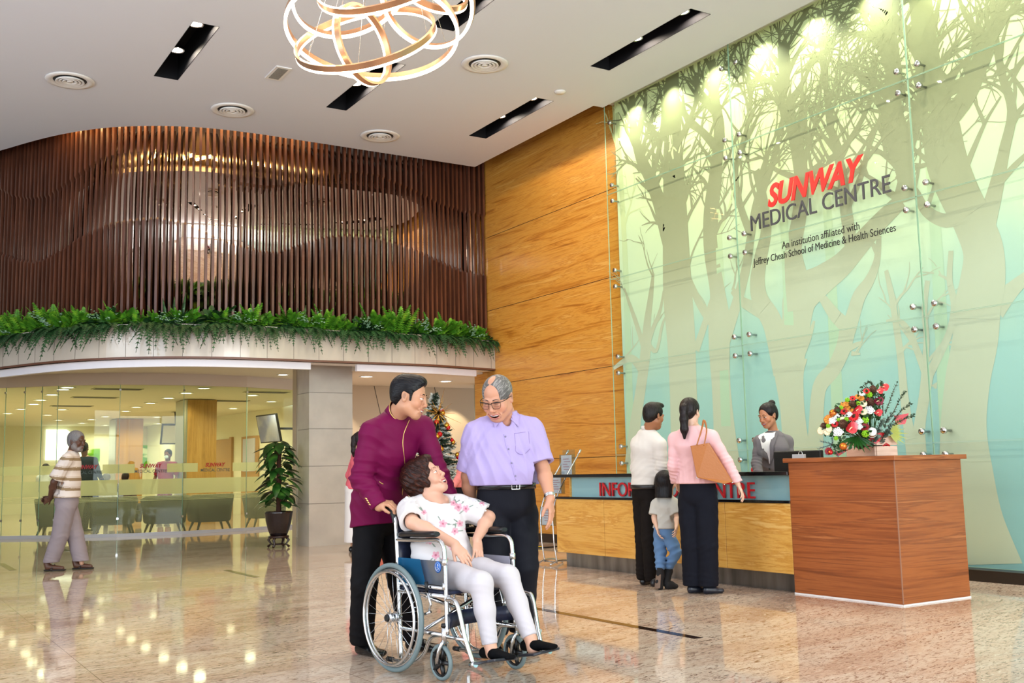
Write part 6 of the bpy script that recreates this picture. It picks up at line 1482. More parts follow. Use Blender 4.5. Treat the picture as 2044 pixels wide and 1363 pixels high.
def sleeve(q, sh, el, wr, r=(.066, .062, .055, .045), cut=None, k=.025, wrk=.006):
    sh, el, wr = A3(sh), A3(el), A3(wr)
    if cut is None: q.chain([sh, sh+(el-sh)*.5, el, wr], r, k); q.wrinkle(el, .09, unit(wr-sh), .035, wrk); q.wrinkle(el+(wr-el)*.5, .10, unit(wr-el), .045, wrk*.8)
    else:
        e = sh+(el-sh)*cut; m_ = sh+(el-sh)*cut*.5; q.cone(sh, m_, r[0], (r[0]+r[1])/2, k); q.cone(m_, e, (r[0]+r[1])/2, r[1], .012); q.wrinkle(sh+(el-sh)*.35, .12, unit(np.cross(el-sh, (0.3, .2, 1))), .05, wrk)
    return q
def buttons(name, pts, r, m, parent, axis):
    for p in pts: MB().lathe([(.001, 0), (r, 0), (r*.9, .003), (.001, .003)], Vector(p), 10, axis=Vector(axis)).build(name, m, parent)

# ================================================================ man in the maroon jacket
Fm = unit(.75*CRh-.65*CFh); Sm = np.cross(ZU, Fm)
jm = dict(side=Sm, neck=PX(788, 828, 6.36), chest=PX(777, 895, 6.38), waist=PX(762, 965, 6.46), belt=PX(758, 1000, 6.5), pelvis=PX(757, 1030, 6.52),
          sh=[PX(743, 862, 6.26), PX(843, 852, 6.50)], el=[PX(721, 955, 6.22), PX(874, 945, 6.44)], wr=[PX(757, 1010, 6.15), PX(902, 998, 6.44)],
          hip=[PX(737, 1045, 6.47), PX(779, 1045, 6.60)], knee=[PX(727, 1165, 6.44), PX(800, 1160, 6.60)], ank=[PX(722, 1272, 6.53), PX(822, 1262, 6.64)])
pm = person('man in a maroon high-collared jacket pushing the wheelchair and smiling to the right', PX(765, 1290, 6.55))
fh = Fr(PX(817, 792, 6.27), unit(.95*CRh-.14*CFh-.22*ZU), unit(ZU+.10*CRh))
hq = Sdf(); head(hq, fh, 1.07, skin='#bf8b6c', paint_off=True, smile=.95, brow='#17100e', jaw=1.04, wrinkles=True); neck(hq, fh, A3(jm['neck'])-ZU*.01, 1.07, .053)
ar = Sdf(); ar.base = '#bf8b6c'
H0 = W(-.125, -.24, .912); H1 = W(-.125, .24, .912)
arm(ar, jm['sh'][0], jm['el'][0], jm['wr'][0]); d_ = unit(H0+ZU*.035-A3(jm['wr'][0]))
wr0 = H0-unit(wa)*.004+ZU*.042-Fm*.05-A3(wa)*.035
ar.cone(jm['wr'][0], wr0, .028, .027, .02); hand(ar, wr0, unit(Fm*.75+A3(wa)*.35-ZU*.15), unit(A3(wa)*.3-ZU*.95), -1, 1.05, curl=[1.0, 1.05, 1.1, 1.15], thumb=.3)
al = Sdf(); al.base = '#bf8b6c'; arm(al, jm['sh'][1], jm['el'][1], jm['wr'][1]); hand(al, jm['wr'][1], unit(H1+ZU*.02-A3(jm['wr'][1])+Fm*.03), unit(-ZU*.9-Fm*.2), 1, 1.0, curl=1.0)
mesh_obj('body', [hq.mesh(.0023), ar.mesh(.0034), al.mesh(.006), body_low(jm)], M_skin, pm); face_parts(pm, hq, fh, 1.07, '#120c0b', True, .95, .25, 1.25)
# swept-back black hair
def strands(q, f, s, amp=.0022, fr=150.0, dirv=(0, 1, 0)):
    """groove the hair with fine comb lines across `dirv` in head space"""
    old = q.ev
    def ev(P):
        d = old(P); L_p = (P-f.c) @ f.ax.T/s; g = L_p[:, 0]*1.0+.25*np.sin(L_p[:, 1]*30)*.02; g2 = L_p[:, 2]
        ph = g*fr+8*np.sin(L_p[:, 1]*14)+g2*fr*.8; near = np.abs(d) < .02
        d[near] += amp*np.sin(ph[near])*(.6+.4*np.sin(L_p[near, 1]*40)); return d
    q.ev = ev; return q
hr = Sdf(); g = lambda S=0, F=0, U=0: fh(S*1.07, F*1.07, U*1.07)
hr.ell(g(0, -.022, .045), (.086, .104, .088), fh.ax, .01); hr.ell(g(0, .036, .094), (.054, .050, .036), fh.ax, .03); hr.ell(g(0, -.06, .0), (.074, .052, .082), fh.ax, .03)
hr.ell(g(0, .085, .012), (.060, .060, .068), fh.ax, .012, 's'); hr.ell(g(0, .06, -.06), (.11, .085, .075), fh.ax, .012, 's')
for q_ in (-1, 1):
    hr.ell(g(q_*.082, -.004, -.012), (.03, .028, .030), fh.ax, .008, 's'); hr.cone(g(q_*.070, .024, .03), g(q_*.067, .026, -.018), .010, .006, .008)
hr.cone(g(0, -.09, -.09), g(0, -.12, -.16), .06, .08, .01, 's')
mesh_obj('hair', [hr.mesh(.0034)], hair_mat('#08070a', 'black', CRh*.95-ZU*.2, 110, 1.0), pm)
M_mar = cloth_mat('maroon_cloth', '#68083c', rough=.6, sheen=.05)
jk = Sdf(); torso(jk, jm, (.175, .170, .185), (.125, .125, .135), shr=.066)
hem = A3(jm['belt'])-ZU*.13
jk.slab(jm['belt'], A3(jm['pelvis'])-ZU*.05, Sm, .185, .20, .135, .150, .04)
jk.cone(A3(jm['neck'])-ZU*.03, A3(jm['neck'])+ZU*.0, .062, .060, .03)
sleeve(jk, jm['sh'][0], jm['el'][0], A3(jm['wr'][0]), (.068, .064, .058, .048)); sleeve(jk, jm['sh'][1], jm['el'][1], jm['wr'][1], (.068, .064, .058, .048))
for c_, R_, dv, wl, am in [(jm['waist'], .18, ZU*.8+CRh*.6, .085, .015), (jm['chest'], .14, CRh+ZU*.6, .09, .011), (jm['sh'][0]-ZU*.04, .10, ZU+CRh*.4, .055, .008), (jm['pelvis'], .15, CRh, .10, .008), (jm['el'][0], .11, ZU+CRh*.3, .050, .014), (jm['el'][1], .10, ZU, .05, .012)]: jk.wrinkle(c_, R_, dv, wl, am)
nt_ = fh(0, -.03, -.075); jk.cone(A3(jm['neck'])+ZU*.01, fh(0, -.018, -.05), .0565, .060, .006, 's')
cp = A3(jm['neck'])+ZU*.050; jk.plane(cp+Fm*.02, unit(ZU*.92-Fm*.12)) if False else None
jk.plane(A3(jm['pelvis'])-ZU*.055, (Fm[0]*.12, Fm[1]*.12, -1))
cuff = A3(jm['wr'][0]); cd = unit(cuff-A3(jm['el'][0]))
def cut_arm(q, p, n, rad, L=.2):
    """end a sleeve at plane (p, n): only what lies within rad of the arm's axis is cut"""
    old = q.ev; p = A3(p); n = unit(n)
    def ev(P):
        d = old(P); v = P-p; t = v @ n; r_ = np.linalg.norm(v-t[:, None]*n, axis=1); m_ = (r_ < rad) & (t > -.05) & (t < L); d[m_] = np.maximum(d[m_], t[m_]); return d
    q.ev = ev
def cut_far(q, p, n, R):
    old = q.ev
    def ev(P):
        d = old(P); m_ = np.linalg.norm(P-p, axis=1) < R; d[m_] = np.maximum(d[m_], (P[m_]-p) @ n); return d
    q.ev = ev
cut_arm(jk, cuff, cd, .075); cd2 = unit(A3(jm['wr'][1])-A3(jm['el'][1])); cut_arm(jk, A3(jm['wr'][1]), cd2, .075)
cut_far(jk, A3(jm['neck'])+ZU*.012, unit(ZU+Fm*.25), .10)
jkt = mesh_obj('jacket', [jk.mesh(.0055)], M_mar, pm)
nb = A3(jm['neck']); nax = unit(fh(0, -.03, -.05)-nb); cl_, rim = band(nb-nax*.010, nb+nax*.062, .069, .066, unit(CRh*.9-CFh*.5), M_mar, jkt, gap=.10, rise=.016)
MB().tube([r_ for r_ in rim], .0022, 6).build('collar_edge_piping', mat('gold_piping', '#e2c06f', rough=.35, metal=.5), cl_)
def piping(name, q, pts, d, r, m, parent, off=.001, seg=6):
    out = []
    for p in pts:
        h_ = on_surface(q, A3(p)-unit(d)*.3, d, .6, 160)
        if h_ is not None: out.append(h_-unit(d)*off)
    if len(out) > 2: return MB().tube([Vector(o) for o in spline(out, 3)], r, seg).build(name, m, parent)
M_goldp = mat('gold_piping', '#e2c06f', rough=.35, metal=.5)
toC = lambda p: unit(A3(p)-A3((0, 0, 1.12)))
front = [PX(x, y, 6.3) for x, y in ((817, 838), (812, 850), (806, 866), (804, 885), (806, 905), (808, 925), (808, 945), (806, 962), (803, 985), (802, 1005), (803, 1030))]
piping('front_piping', jk, front, toC(front[4]), .0022, M_goldp, jkt)
cb_ = [PX(x, y, 6.2) for x, y in ((730.5, 995), (733, 999), (735.5, 1003), (738, 1007))]
for p in cb_:
    h_ = on_surface(jk, p-toC(p)*.3, toC(p), .6, 160)
    if h_ is not None: MB().box(Vector(h_), (.012, .012, .004), Matrix.Rotation(.6, 3, 'Y')).build('cuff_button', M_goldp, jkt)
piping('breast_emblem', jk, [PX(757, 961, 6.3), PX(761, 964, 6.3), PX(765, 966, 6.3)], toC(front[4]), .0025, M_goldp, jkt)
M_trb = cloth_mat('black_trouser', '#0c0b0e', rough=.75)
trousers(jm, M_trb, pm, (.098, .080, .075, .072), hem=.045)
M_shb = mat('black_leather', '#0b0b0d', rough=.22)
hR = PX(714, 1303, 6.58); hR[2] = 0.0; tR = hR+unit(Fm*.9+Sm*-.1)*.29; hR2 = PX(812, 1295, 6.70); hR2[2] = 0.0; tR2 = hR2+unit(Fm*.95+Sm*.1)*.29
shoe_obj(pm, hR, tR, M_shb, w_=.048, h_=.055); shoe_obj(pm, hR2, tR2, M_shb, w_=.048, h_=.055)
localise(pm)

# ================================================================ laughing woman in the wheelchair
Fw_ = A3(wf); Sw = A3(wa)
jw = dict(side=Sw, neck=W(-.035, 0, .965), chest=W(.005, .0, .85), waist=W(.06, 0, .68), belt=W(.09, 0, .60), pelvis=W(.10, 0, .565),
          sh=[W(-.02, -.165, .905), W(.03, .165, .915)], el=[W(.115, -.235, .835), W(.185, .265, .845)], wr=[W(.335, -.10, .715), W(.245, .125, .725)],
          hip=[W(.12, -.09, .555), W(.12, .09, .555)], knee=[W(.575, -.105, .515), W(.535, .115, .53)], ank=[W(.635, -.10, .205), W(.70, .125, .225)])
pw = person('laughing woman with short brown hair in a white floral blouse seated in the wheelchair', WO); pw.location = (WO.x, WO.y, 0)
fw2 = Fr(W(-.045, .0, 1.080)-CRh*.018, unit(.80*CRh-.28*CFh+.50*ZU), unit(ZU-.55*CRh))
SKW = '#d2a188'
hq = Sdf(); head(hq, fw2, 1.04, paint_off=True, skin=SKW, female=True, smile=1.2, brow='#6a4638', lips='#b04a52', jaw=1.10, wrinkles=True); neck(hq, fw2, A3(jw['neck'])-ZU*.02, 1.0, .052)
hq.cone(jw['neck'], A3(jw['chest'])+Fw_*.02+ZU*.03, .055, .085, .04); hq.cone(A3(jw['neck'])-ZU*.02, A3(jw['sh'][0]), .045, .04, .03); hq.cone(A3(jw['neck'])-ZU*.02, A3(jw['sh'][1]), .045, .04, .03)
a0 = Sdf(); a0.base = SKW; arm(a0, jw['sh'][0], jw['el'][0], jw['wr'][0], 1, .98); hand(a0, jw['wr'][0], W(.42, -.05, .60)-W(.335, -.10, .715), unit(-Fw_*.6-ZU*.5+Sw*.3), -1, .93, curl=.35, thumb=.5)
a1 = Sdf(); a1.base = SKW; arm(a1, jw['sh'][1], jw['el'][1], jw['wr'][1], 1, .98); hand(a1, jw['wr'][1], W(.32, .085, .585)-W(.245, .125, .725), unit(-Fw_*.8-ZU*.3), 1, .93, curl=.28, spread=.09, thumb=.6)
ft = Sdf(); ft.base = SKW
for i, (u_, v_) in enumerate(((.63, -.105), (.70, .125))): ft.chain([jw['ank'][i]+(jw['knee'][i]-jw['ank'][i])*.12, jw['ank'][i], W(u_+.03, v_, .16)], [.034, .031, .036], .02)
mesh_obj('body', [hq.mesh(.0023), a0.mesh(.0034), a1.mesh(.0034), ft.mesh(.006), body_low(jw, .85, leg=.8)], M_skin, pw); face_parts(pw, hq, fw2, 1.04, '#5a3a2e', True, 1.2, .2, .8)
hr = Sdf(); g = lambda S=0, F=0, U=0: fw2(S*1.04, F*1.04, U*1.04)
hr.ell(g(0, -.030, .045), (.102, .112, .098), fw2.ax, .01); hr.ell(g(0, -.075, .005), (.088, .062, .092), fw2.ax, .04); hr.ell(g(0, -.055, -.075), (.066, .040, .045), fw2.ax, .04); hr.ell(g(0, .04, .095), (.064, .052, .034), fw2.ax, .03)
for q_ in (-1, 1): hr.ell(g(q_*.078, -.004, .018), (.020, .040, .050), fw2.ax, .02); hr.ell(g(q_*.074, .018, -.025), (.012, .016, .030), fw2.ax, .015)
hr.ell(g(0, .100, -.01), (.066, .066, .098), fw2.ax, .012, 's'); hr.ell(g(0, .045, -.10), (.10, .06, .075), fw2.ax, .012, 's')
hr.wrinkle(g(0, -.05, .03), .14, unit(fw2.F+fw2.U*.6), .030, .0055); hr.wrinkle(g(0, -.03, .0), .14, unit(fw2.U-fw2.S*.5), .036, .005)
mesh_obj('hair', [hr.mesh(.0036)], hair_mat('#220f0a', 'brown', fw2.U*.8-fw2.F*.5, 120, 1.0, '#4a2214', .16), pw)
# blouse
bl = Sdf(); torso(bl, jw, (.165, .165, .18), (.125, .135, .15), shr=.060); bl.slab(jw['belt'], A3(jw['pelvis'])+Fw_*.10-ZU*.01, Sw, .185, .18, .13, .10, .05)
bl.slab(A3(jw['chest'])+Fw_*.04-ZU*.02, A3(jw['chest'])+Fw_*.04-ZU*.06, Sw, .13, .13, .10, .10, .05)
for i in (0, 1): sleeve(bl, jw['sh'][i], jw['el'][i], jw['wr'][i], (.066, .074), cut=.86, wrk=.006)
for c_, R_, dv, wl, am in [(jw['waist'], .16, ZU*.8+Sw*.5, .055, .008), (jw['belt'], .14, ZU, .05, .007), (jw['chest'], .13, Sw, .06, .004)]: bl.wrinkle(c_, R_, dv, wl, am)
ne = A3(jw['neck']); bl.ell(ne+Fw_*.07+ZU*.035, (.088, .090, .145), np.stack([Sw, Fw_, ZU]), .006, 's'); bl.cone(ne-ZU*.02, ne+ZU*.1, .064, .07, .006, 's')
for i in (0, 1):
    e_ = A3(jw['sh'][i])+(A3(jw['el'][i])-A3(jw['sh'][i]))*.90; dv = unit(A3(jw['el'][i])-A3(jw['sh'][i])); cut_arm(bl, e_, dv, .095); bl.cone(e_-dv*.05, e_+dv*.05, .050, .056, .004, 's')
bl.base = '#d9d3d2'
rf = random.Random(12)
def flower_print(V, Cc):
    Cc = Cc.copy(); r = np.random.RandomState(8)
    ctrs = [PX(x, y, 5.98) for x, y in ((857, 1078), (908, 1060), (918, 1045), (887, 1118), (870, 1108), (934, 1056), (905, 1004), (915, 1012), (962, 1005), (884, 1045), (846, 1022), (902, 1090), (880, 1128), (930, 1015), (870, 1128), (893, 1122))]
    pk = A3(lin('#dc9fae')[:3]); dp = A3(lin('#b8647c')[:3]); gr = A3(lin('#7d8b80')[:3])
    for n, c in enumerate(ctrs):
        vdir = unit(c-A3((0, 0, 1.12))); rel = V-c; rel = rel-np.outer(rel @ vdir, vdir); x = rel @ CR; y = rel @ A3(cu)
        front_ = (V @ CFh) < (A3(jw['chest']) @ CFh)+.05
        R_ = .016+.010*r.rand(); rr = np.hypot(x, y); an = np.arctan2(y, x); pet = rr < R_*(.62+.38*np.abs(np.cos(2.5*an+n)))
        Cc[pet & front_] = pk; Cc[(rr < R_*.28) & front_] = dp
        for k in range(2):
            a = r.rand()*6.28; cx, cy = R_*1.5*math.cos(a), R_*1.5*math.sin(a); xx = (x-cx)*math.cos(a)+(y-cy)*math.sin(a); yy = -(x-cx)*math.sin(a)+(y-cy)*math.cos(a); Cc[((xx/.016)**2+(yy/.0035)**2 < 1) & front_] = gr
    return Cc
blo = mesh_obj('blouse', [bl.mesh(.0045)], colattr('printed_blouse', rough=.8, sheen=.1), pw, colfn=flower_print)
fl = MB()
for i, (xs, xe) in enumerate((((800, 992), (832, 1004)), ((925, 995), (983, 1022)))):
    for k in range(9):
        t = k/8; p = PX(xs[0]+(xe[0]-xs[0])*t, xs[1]+(xe[1]-xs[1])*t+(-4 if k % 2 else 4), 5.9)
        h_ = on_surface(bl, p-toC(p)*.3, toC(p), .7, 160)
        if h_ is not None: fl.ball(Vector(h_), (.010, .010, .006), 7, 4)
fl.build('shoulder_applique', mat('applique_white', '#e2dedb', rough=.8), blo)
M_wtr = cloth_mat('white_trouser', '#c6c0c4', rough=.8)
q = Sdf(); q.slab(W(.07, 0, .60), W(.16, 0, .555), Sw, .175, .175, .11, .09, .03)
for i in (0, 1):
    h_, kn, an = A3(jw['hip'][i]), A3(jw['knee'][i]), A3(jw['ank'][i]); q.chain([h_, h_+(kn-h_)*.5, kn, kn+(an-kn)*.45, an], [.088, .080, .063, .055, .042], .025); q.wrinkle(kn-ZU*.02, .06, unit(ZU+Sw*.4), .030, .003); q.wrinkle(an+ZU*.04, .05, unit(ZU+Sw*.5), .028, .003); q.wrinkle(h_+(kn-h_)*.2, .10, unit(kn-h_+Sw*.1), .05, .003)
    cut_far(q, an-ZU*.005, unit(an-kn), .09)
mesh_obj('trousers', [q.mesh(.0055)], M_wtr, pw)
M_vel = mat('black_velvet', '#08080a', rough=.8, spec=.1)
for i, (c_, dv) in enumerate(((W(.625, -.105, .128), unit(Fw_+Sw*.02+ZU*.05)), (W(.69, .128, .147), unit(Fw_+Sw*.06+ZU*.12)))):
    q = Sdf(); ax = np.stack([np.cross(ZU, dv), dv, ZU]); sdv = np.cross(dv, ZU)
    q.slab(c_-dv*.03+ZU*.026, c_+dv*.06+ZU*.026, sdv, .030, .034, .030, .026, .02); q.slab(c_+dv*.06+ZU*.026, c_+dv*.185+ZU*.016, sdv, .035, .034, .027, .015, .02); q.ell(c_+dv*.020+ZU*.085, (.025, .062, .044), np.stack([unit(sdv), dv, unit(np.cross(unit(sdv), dv))]), .008, 's'); q.plane(c_-ZU*.004, unit(-ZU+dv*.10)); mesh_obj('shoe', [q.mesh(.004)], M_vel, pw)
localise(pw)

# ================================================================ older man in the lilac shirt
Fo = unit(-.98*CFh+.10*CRh); So = np.cross(ZU, Fo)
jo = dict(side=So, neck=PX(1008, 834, 6.39), chest=PX(1006, 888, 6.37), waist=PX(1008, 940, 6.35), belt=PX(1010, 966, 6.35), pelvis=PX(1010, 1000, 6.37),
          sh=[PX(952, 866, 6.37), PX(1058, 858, 6.43)], el=[PX(934, 950, 6.40), PX(1084, 935, 6.33)], wr=[PX(943, 1020, 6.46), PX(1098, 993, 6.20)],
          hip=[PX(982, 1025, 6.35), PX(1038, 1025, 6.41)], knee=[PX(982, 1130, 6.27), PX(1044, 1130, 6.35)], ank=[PX(990, 1250, 6.37), PX(1040, 1245, 6.47)])
po = person('older man with grey hair and glasses in a lilac short-sleeved shirt beside the wheelchair', PX(1012, 1298, 6.35))
fo = Fr(PX(993, 793, 6.31), unit(-.74*CFh-.34*CRh-.46*ZU), unit(ZU+.02*CRh))
SKO = '#c58e72'
hq = Sdf(); head(hq, fo, 1.12, paint_off=True, skin=SKO, smile=1.3, brow='#5a4a44', jaw=1.16, eyes=False, wrinkles=True, lips='#b0625a'); neck(hq, fo, A3(jo['neck'])-ZU*.01, 1.12, .058)
a0 = Sdf(); a0.base = SKO; arm(a0, jo['sh'][0], jo['el'][0], jo['wr'][0], 1.05); hand(a0, jo['wr'][0], unit(PX(950, 1060, 6.48)-jo['wr'][0]), unit(So), 1, 1.0, curl=.4)
a1 = Sdf(); a1.base = SKO; arm(a1, jo['sh'][1], jo['el'][1], jo['wr'][1], 1.05); hand(a1, jo['wr'][1], unit(PX(1104, 1048, 6.18)-jo['wr'][1]), unit(-So*.35-Fo*-.0-CRh*.75+CFh*.5), -1, 1.05, curl=.38, spread=.05, thumb=.45)
mesh_obj('body', [hq.mesh(.0023), a0.mesh(.005), a1.mesh(.0034), body_low(jo, 1.0)], M_skin, po); face_parts(po, hq, fo, 1.12, '#4a403c', False, 1.3)
hr = Sdf(); g = lambda S=0, F=0, U=0: fo(S*1.12, F*1.12, U*1.12)
hr.ell(g(0, -.014, .031), (.0885, .112, .098), fo.ax, .01); hr.ell(g(0, .110, .045), (.060, .085, .085), fo.ax, .012, 's'); hr.ell(g(-.006, .025, .128), (.020, .055, .026), fo.ax, .02, 's'); hr.ell(g(0, .055, -.068), (.12, .085, .080), fo.ax, .012, 's')
for q_ in (-1, 1): hr.ell(g(q_*.084, .0, -.014), (.022, .026, .030), fo.ax, .008, 's')
hr.cone(g(0, -.09, -.09), g(0, -.12, -.16), .06, .08, .01, 's')
mesh_obj('hair', [hr.mesh(.0034)], hair_mat('#5c5856', 'grey', CRh*.3+CFh*.3+ZU*.4, 130, .8, '#9a9590'), po)
# glasses
gl = MB(); gv = lambda S, F, U: Vector(g(S, F, U))
for q_ in (-1, 1):
    L4 = [(.008, .016), (.056, .018), (.052, -.014), (.030, -.020), (.013, -.014)]; rim = [gv(q_*x, .104-abs(x)*.12, y) for x, y in L4]; gl.tube(spline(rim+[rim[0]], 5)[:-1], .0014, 6, closed=True)
    gl.tube([gv(q_*.008, .1035, .016), gv(q_*.056, .098, .018)], .0022, 6); gl.tube(spline([gv(q_*.056, .098, .017), gv(q_*.074, .06, .012), gv(q_*.078, .0, .004), gv(q_*.078, -.02, -.012)], 5), .0022, 6)
gl.tube([gv(-.010, .104, .010), gv(0, .108, .012), gv(.010, .104, .010)], .0018, 6); glo = gl.build('glasses_frame', mat('glasses_black', '#141416', rough=.2, metal=.4), po)
ls = MB()
for q_ in (-1, 1): ls.add([gv(q_*x, .1035-abs(x)*.12, y) for x, y in [(.008, .016), (.056, .018), (.052, -.014), (.030, -.020), (.013, -.014)]], [(0, 1, 2, 3, 4)])
ls.build('lenses', clear_glass('spectacle_lens', '#f6f6f8', 1.5, 1.0), glo)
M_lil = cloth_mat('lilac_cloth', '#ab9bc8', rough=.8)
sh = Sdf(); torso(sh, jo, (.20, .215, .195), (.135, .155, .140), shr=.070)
for i in (0, 1): sleeve(sh, jo['sh'][i], jo['el'][i], jo['wr'][i], (.074, .078), cut=.84, k=.035, wrk=.006)
sh.cone(A3(jo['neck'])-ZU*.01, A3(jo['neck'])+ZU*.018, .068, .066, .02)
for c_, R_, dv, wl, am in [(jo['belt'], .10, ZU, .035, .008), (A3(jo['belt'])+So*.12, .12, ZU*.6+CRh, .05, .007), (A3(jo['belt'])-So*.12, .12, ZU*.6-CRh, .05, .007), (A3(jo['sh'][1])-ZU*.05, .12, CRh*.8+ZU*.5, .045, .007), (A3(jo['sh'][0])-ZU*.05, .12, -CRh*.8+ZU*.5, .045, .007), (jo['chest'], .20, CRh*.9+ZU*.25, .080, .014), (jo['waist'], .20, CRh*.85+ZU*.45, .070, .016)]: sh.wrinkle(c_, R_, dv, wl, am)
sh.ell(A3(jo['neck'])+Fo*.075+ZU*.02, (.040, .060, .085), np.stack([So, Fo, ZU]), .006, 's'); sh.cone(A3(jo['neck'])-ZU*.02, fo(0, -.02, -.06), .060, .060, .004, 's')
for i in (0, 1):
    e_ = A3(jo['sh'][i])+(A3(jo['el'][i])-A3(jo['sh'][i]))*.88; dv = unit(A3(jo['el'][i])-A3(jo['sh'][i])); cut_arm(sh, e_, dv, .098); sh.cone(e_-dv*.06, e_+dv*.05, .056, .064, .004, 's')
cut_far(sh, A3(jo['neck'])+ZU*.025, unit(ZU-Fo*.1), .12); sh.plane(A3(jo['belt'])-ZU*.005, (0, 0, -1))
sho = mesh_obj('shirt', [sh.mesh(.005)], M_lil, po)
# collar leaves and placket
band(A3(jo['neck'])-ZU*.005+Fo*.005, A3(jo['neck'])+ZU*.042+Fo*.012, .074, .070, Fo, M_lil, sho, gap=.55)
nk = A3(jo['neck'])
def leaf(a, b, c, d, m, parent, name='collar', th=.004, q=None):
    P = [A3(x) for x in (a, b, c, d)]; n = unit(np.cross(P[1]-P[0], P[2]-P[0])); mb = MB(); mb.add([Vector(p+n*th/2) for p in P]+[Vector(p-n*th/2) for p in P], [(0, 1, 2, 3), (7, 6, 5, 4), (0, 4, 5, 1), (1, 5, 6, 2), (2, 6, 7, 3), (3, 7, 4, 0)]); return mb.build(name, m, parent)
for q_ in (-1, 1): leaf(nk+So*q_*.064+ZU*.045-Fo*.01, nk+So*q_*.026+Fo*.085-ZU*.012, nk+So*q_*.072+Fo*.112-ZU*.060, nk+So*q_*.088+Fo*.035+ZU*.015, M_lil, sho)
pl_ = [PX(x, y, 6.2) for x, y in ((1006, 868), (1010, 888), (1016, 905), (1021, 925), (1026, 945), (1030, 958))]
piping('shirt_placket', sh, pl_, CF, .0035, M_lil, sho, off=.0)
for x, y in ((1009, 871), (1015, 896), (1021, 924), (1029, 950)):
    p = PX(x, y, 6.15); h_ = on_surface(sh, p-toC(p)*.2, toC(p), .6, 160)
    if h_ is not None: MB().lathe([(.001, 0), (.0055, 0), (.005, .003), (.001, .003)], Vector(h_-toC(p)*.004), 10, axis=Vector(-toC(p))).build('shirt_button', mat('button_grey', '#7d7690', rough=.4), sho)
pk = [PX(x, y, 6.15) for x, y in ((1027, 868), (1056, 866), (1058, 900), (1044, 910), (1030, 904), (1027, 868))]
piping('pocket_stitching', sh, [pk[0]+(pk[1]-pk[0])*t for t in (0, .25, .5, .75, 1)]+[pk[1]+(pk[2]-pk[1])*t for t in (.3, .6, 1)]+[pk[3], pk[4]]+[pk[4]+(pk[0]-pk[4])*t for t in (.3, .6, 1)], CF, .0016, mat('stitch_lilac', '#8f7bab', rough=.8), sho, off=.0)
M_trn = cloth_mat('navy_trouser', '#14151d', rough=.7)
trousers(jo, M_trn, po, (.112, .092, .082, .078), hem=.05, waist=(.182, .135))
q = MB(); be = A3(jo['belt']); rs = []
for i in range(40):
    a = 2*PI*i/40; d2 = So*math.cos(a)*.178+Fo*math.sin(a)*.134; n2 = unit(So*math.cos(a)/.178+Fo*math.sin(a)/.134); p = be+d2; rs.append([Vector(p+n2*r_+ZU*z_) for r_, z_ in ((-.004, -.030), (.005, -.030), (.005, .005), (-.004, .005))])
blt = q.rings(rs, True, True, True).build('belt', mat('belt_black', '#0a0a0c', rough=.25), po)
bk_ = be+Fo*.141+So*.045-ZU*.012; q = MB().tube([Vector(bk_+So*x+ZU*y) for x, y in ((-.024, -.018), (.024, -.018), (.024, .018), (-.024, .018))], .0035, 6, closed=True); q.tube([Vector(bk_+So*.004-ZU*.016), Vector(bk_+So*.004+ZU*.016)], .003, 6); q.build('belt_buckle', M_chrome, blt)
wv = unit(A3(jo['wr'][1])-A3(jo['el'][1])); wc_ = A3(jo['wr'][1])-wv*.012; e1 = unit(np.cross(wv, ZU+.3*CRh)); e2 = np.cross(wv, e1)
for k in range(3): MB().tube([Vector(wc_+wv*(k-1)*.007+(e1*math.cos(a)+e2*math.sin(a))*.0305) for a in [i*2*PI/24 for i in range(24)]], .0036, 5, closed=True).build('watch_bracelet', M_chrome, po)
fdv = unit(e1 if e1 @ CFh > 0 else -e1); MB().lathe([(.001, 0), (.016, 0), (.017, .004), (.015, .009), (.001, .009)], Vector(wc_+CRh*.024), 18, axis=Vector(CRh)).build('watch_case', M_chrome, po)
wc_ = A3(jo['wr'][0]); wv = unit(wc_-A3(jo['el'][0])); e1 = unit(np.cross(wv, CFh)); e2 = np.cross(wv, e1)
q = MB()
for i in range(18): a = i*2*PI/18; q.ball(Vector(wc_-wv*.01+(e1*math.cos(a)+e2*math.sin(a))*.031), .0052, 7, 5)
q.build('bead_bracelet', mat('beads_amber', '#a8803c', rough=.25), po)
h0 = PX(992, 1290, 6.5); h0[2] = 0; h1 = PX(1042, 1285, 6.6); h1[2] = 0
shoe_obj(po, h0, h0+Fo*.28-So*.03, M_shb, w_=.048); shoe_obj(po, h1, h1+Fo*.28+So*.05, M_shb, w_=.048)
localise(po)
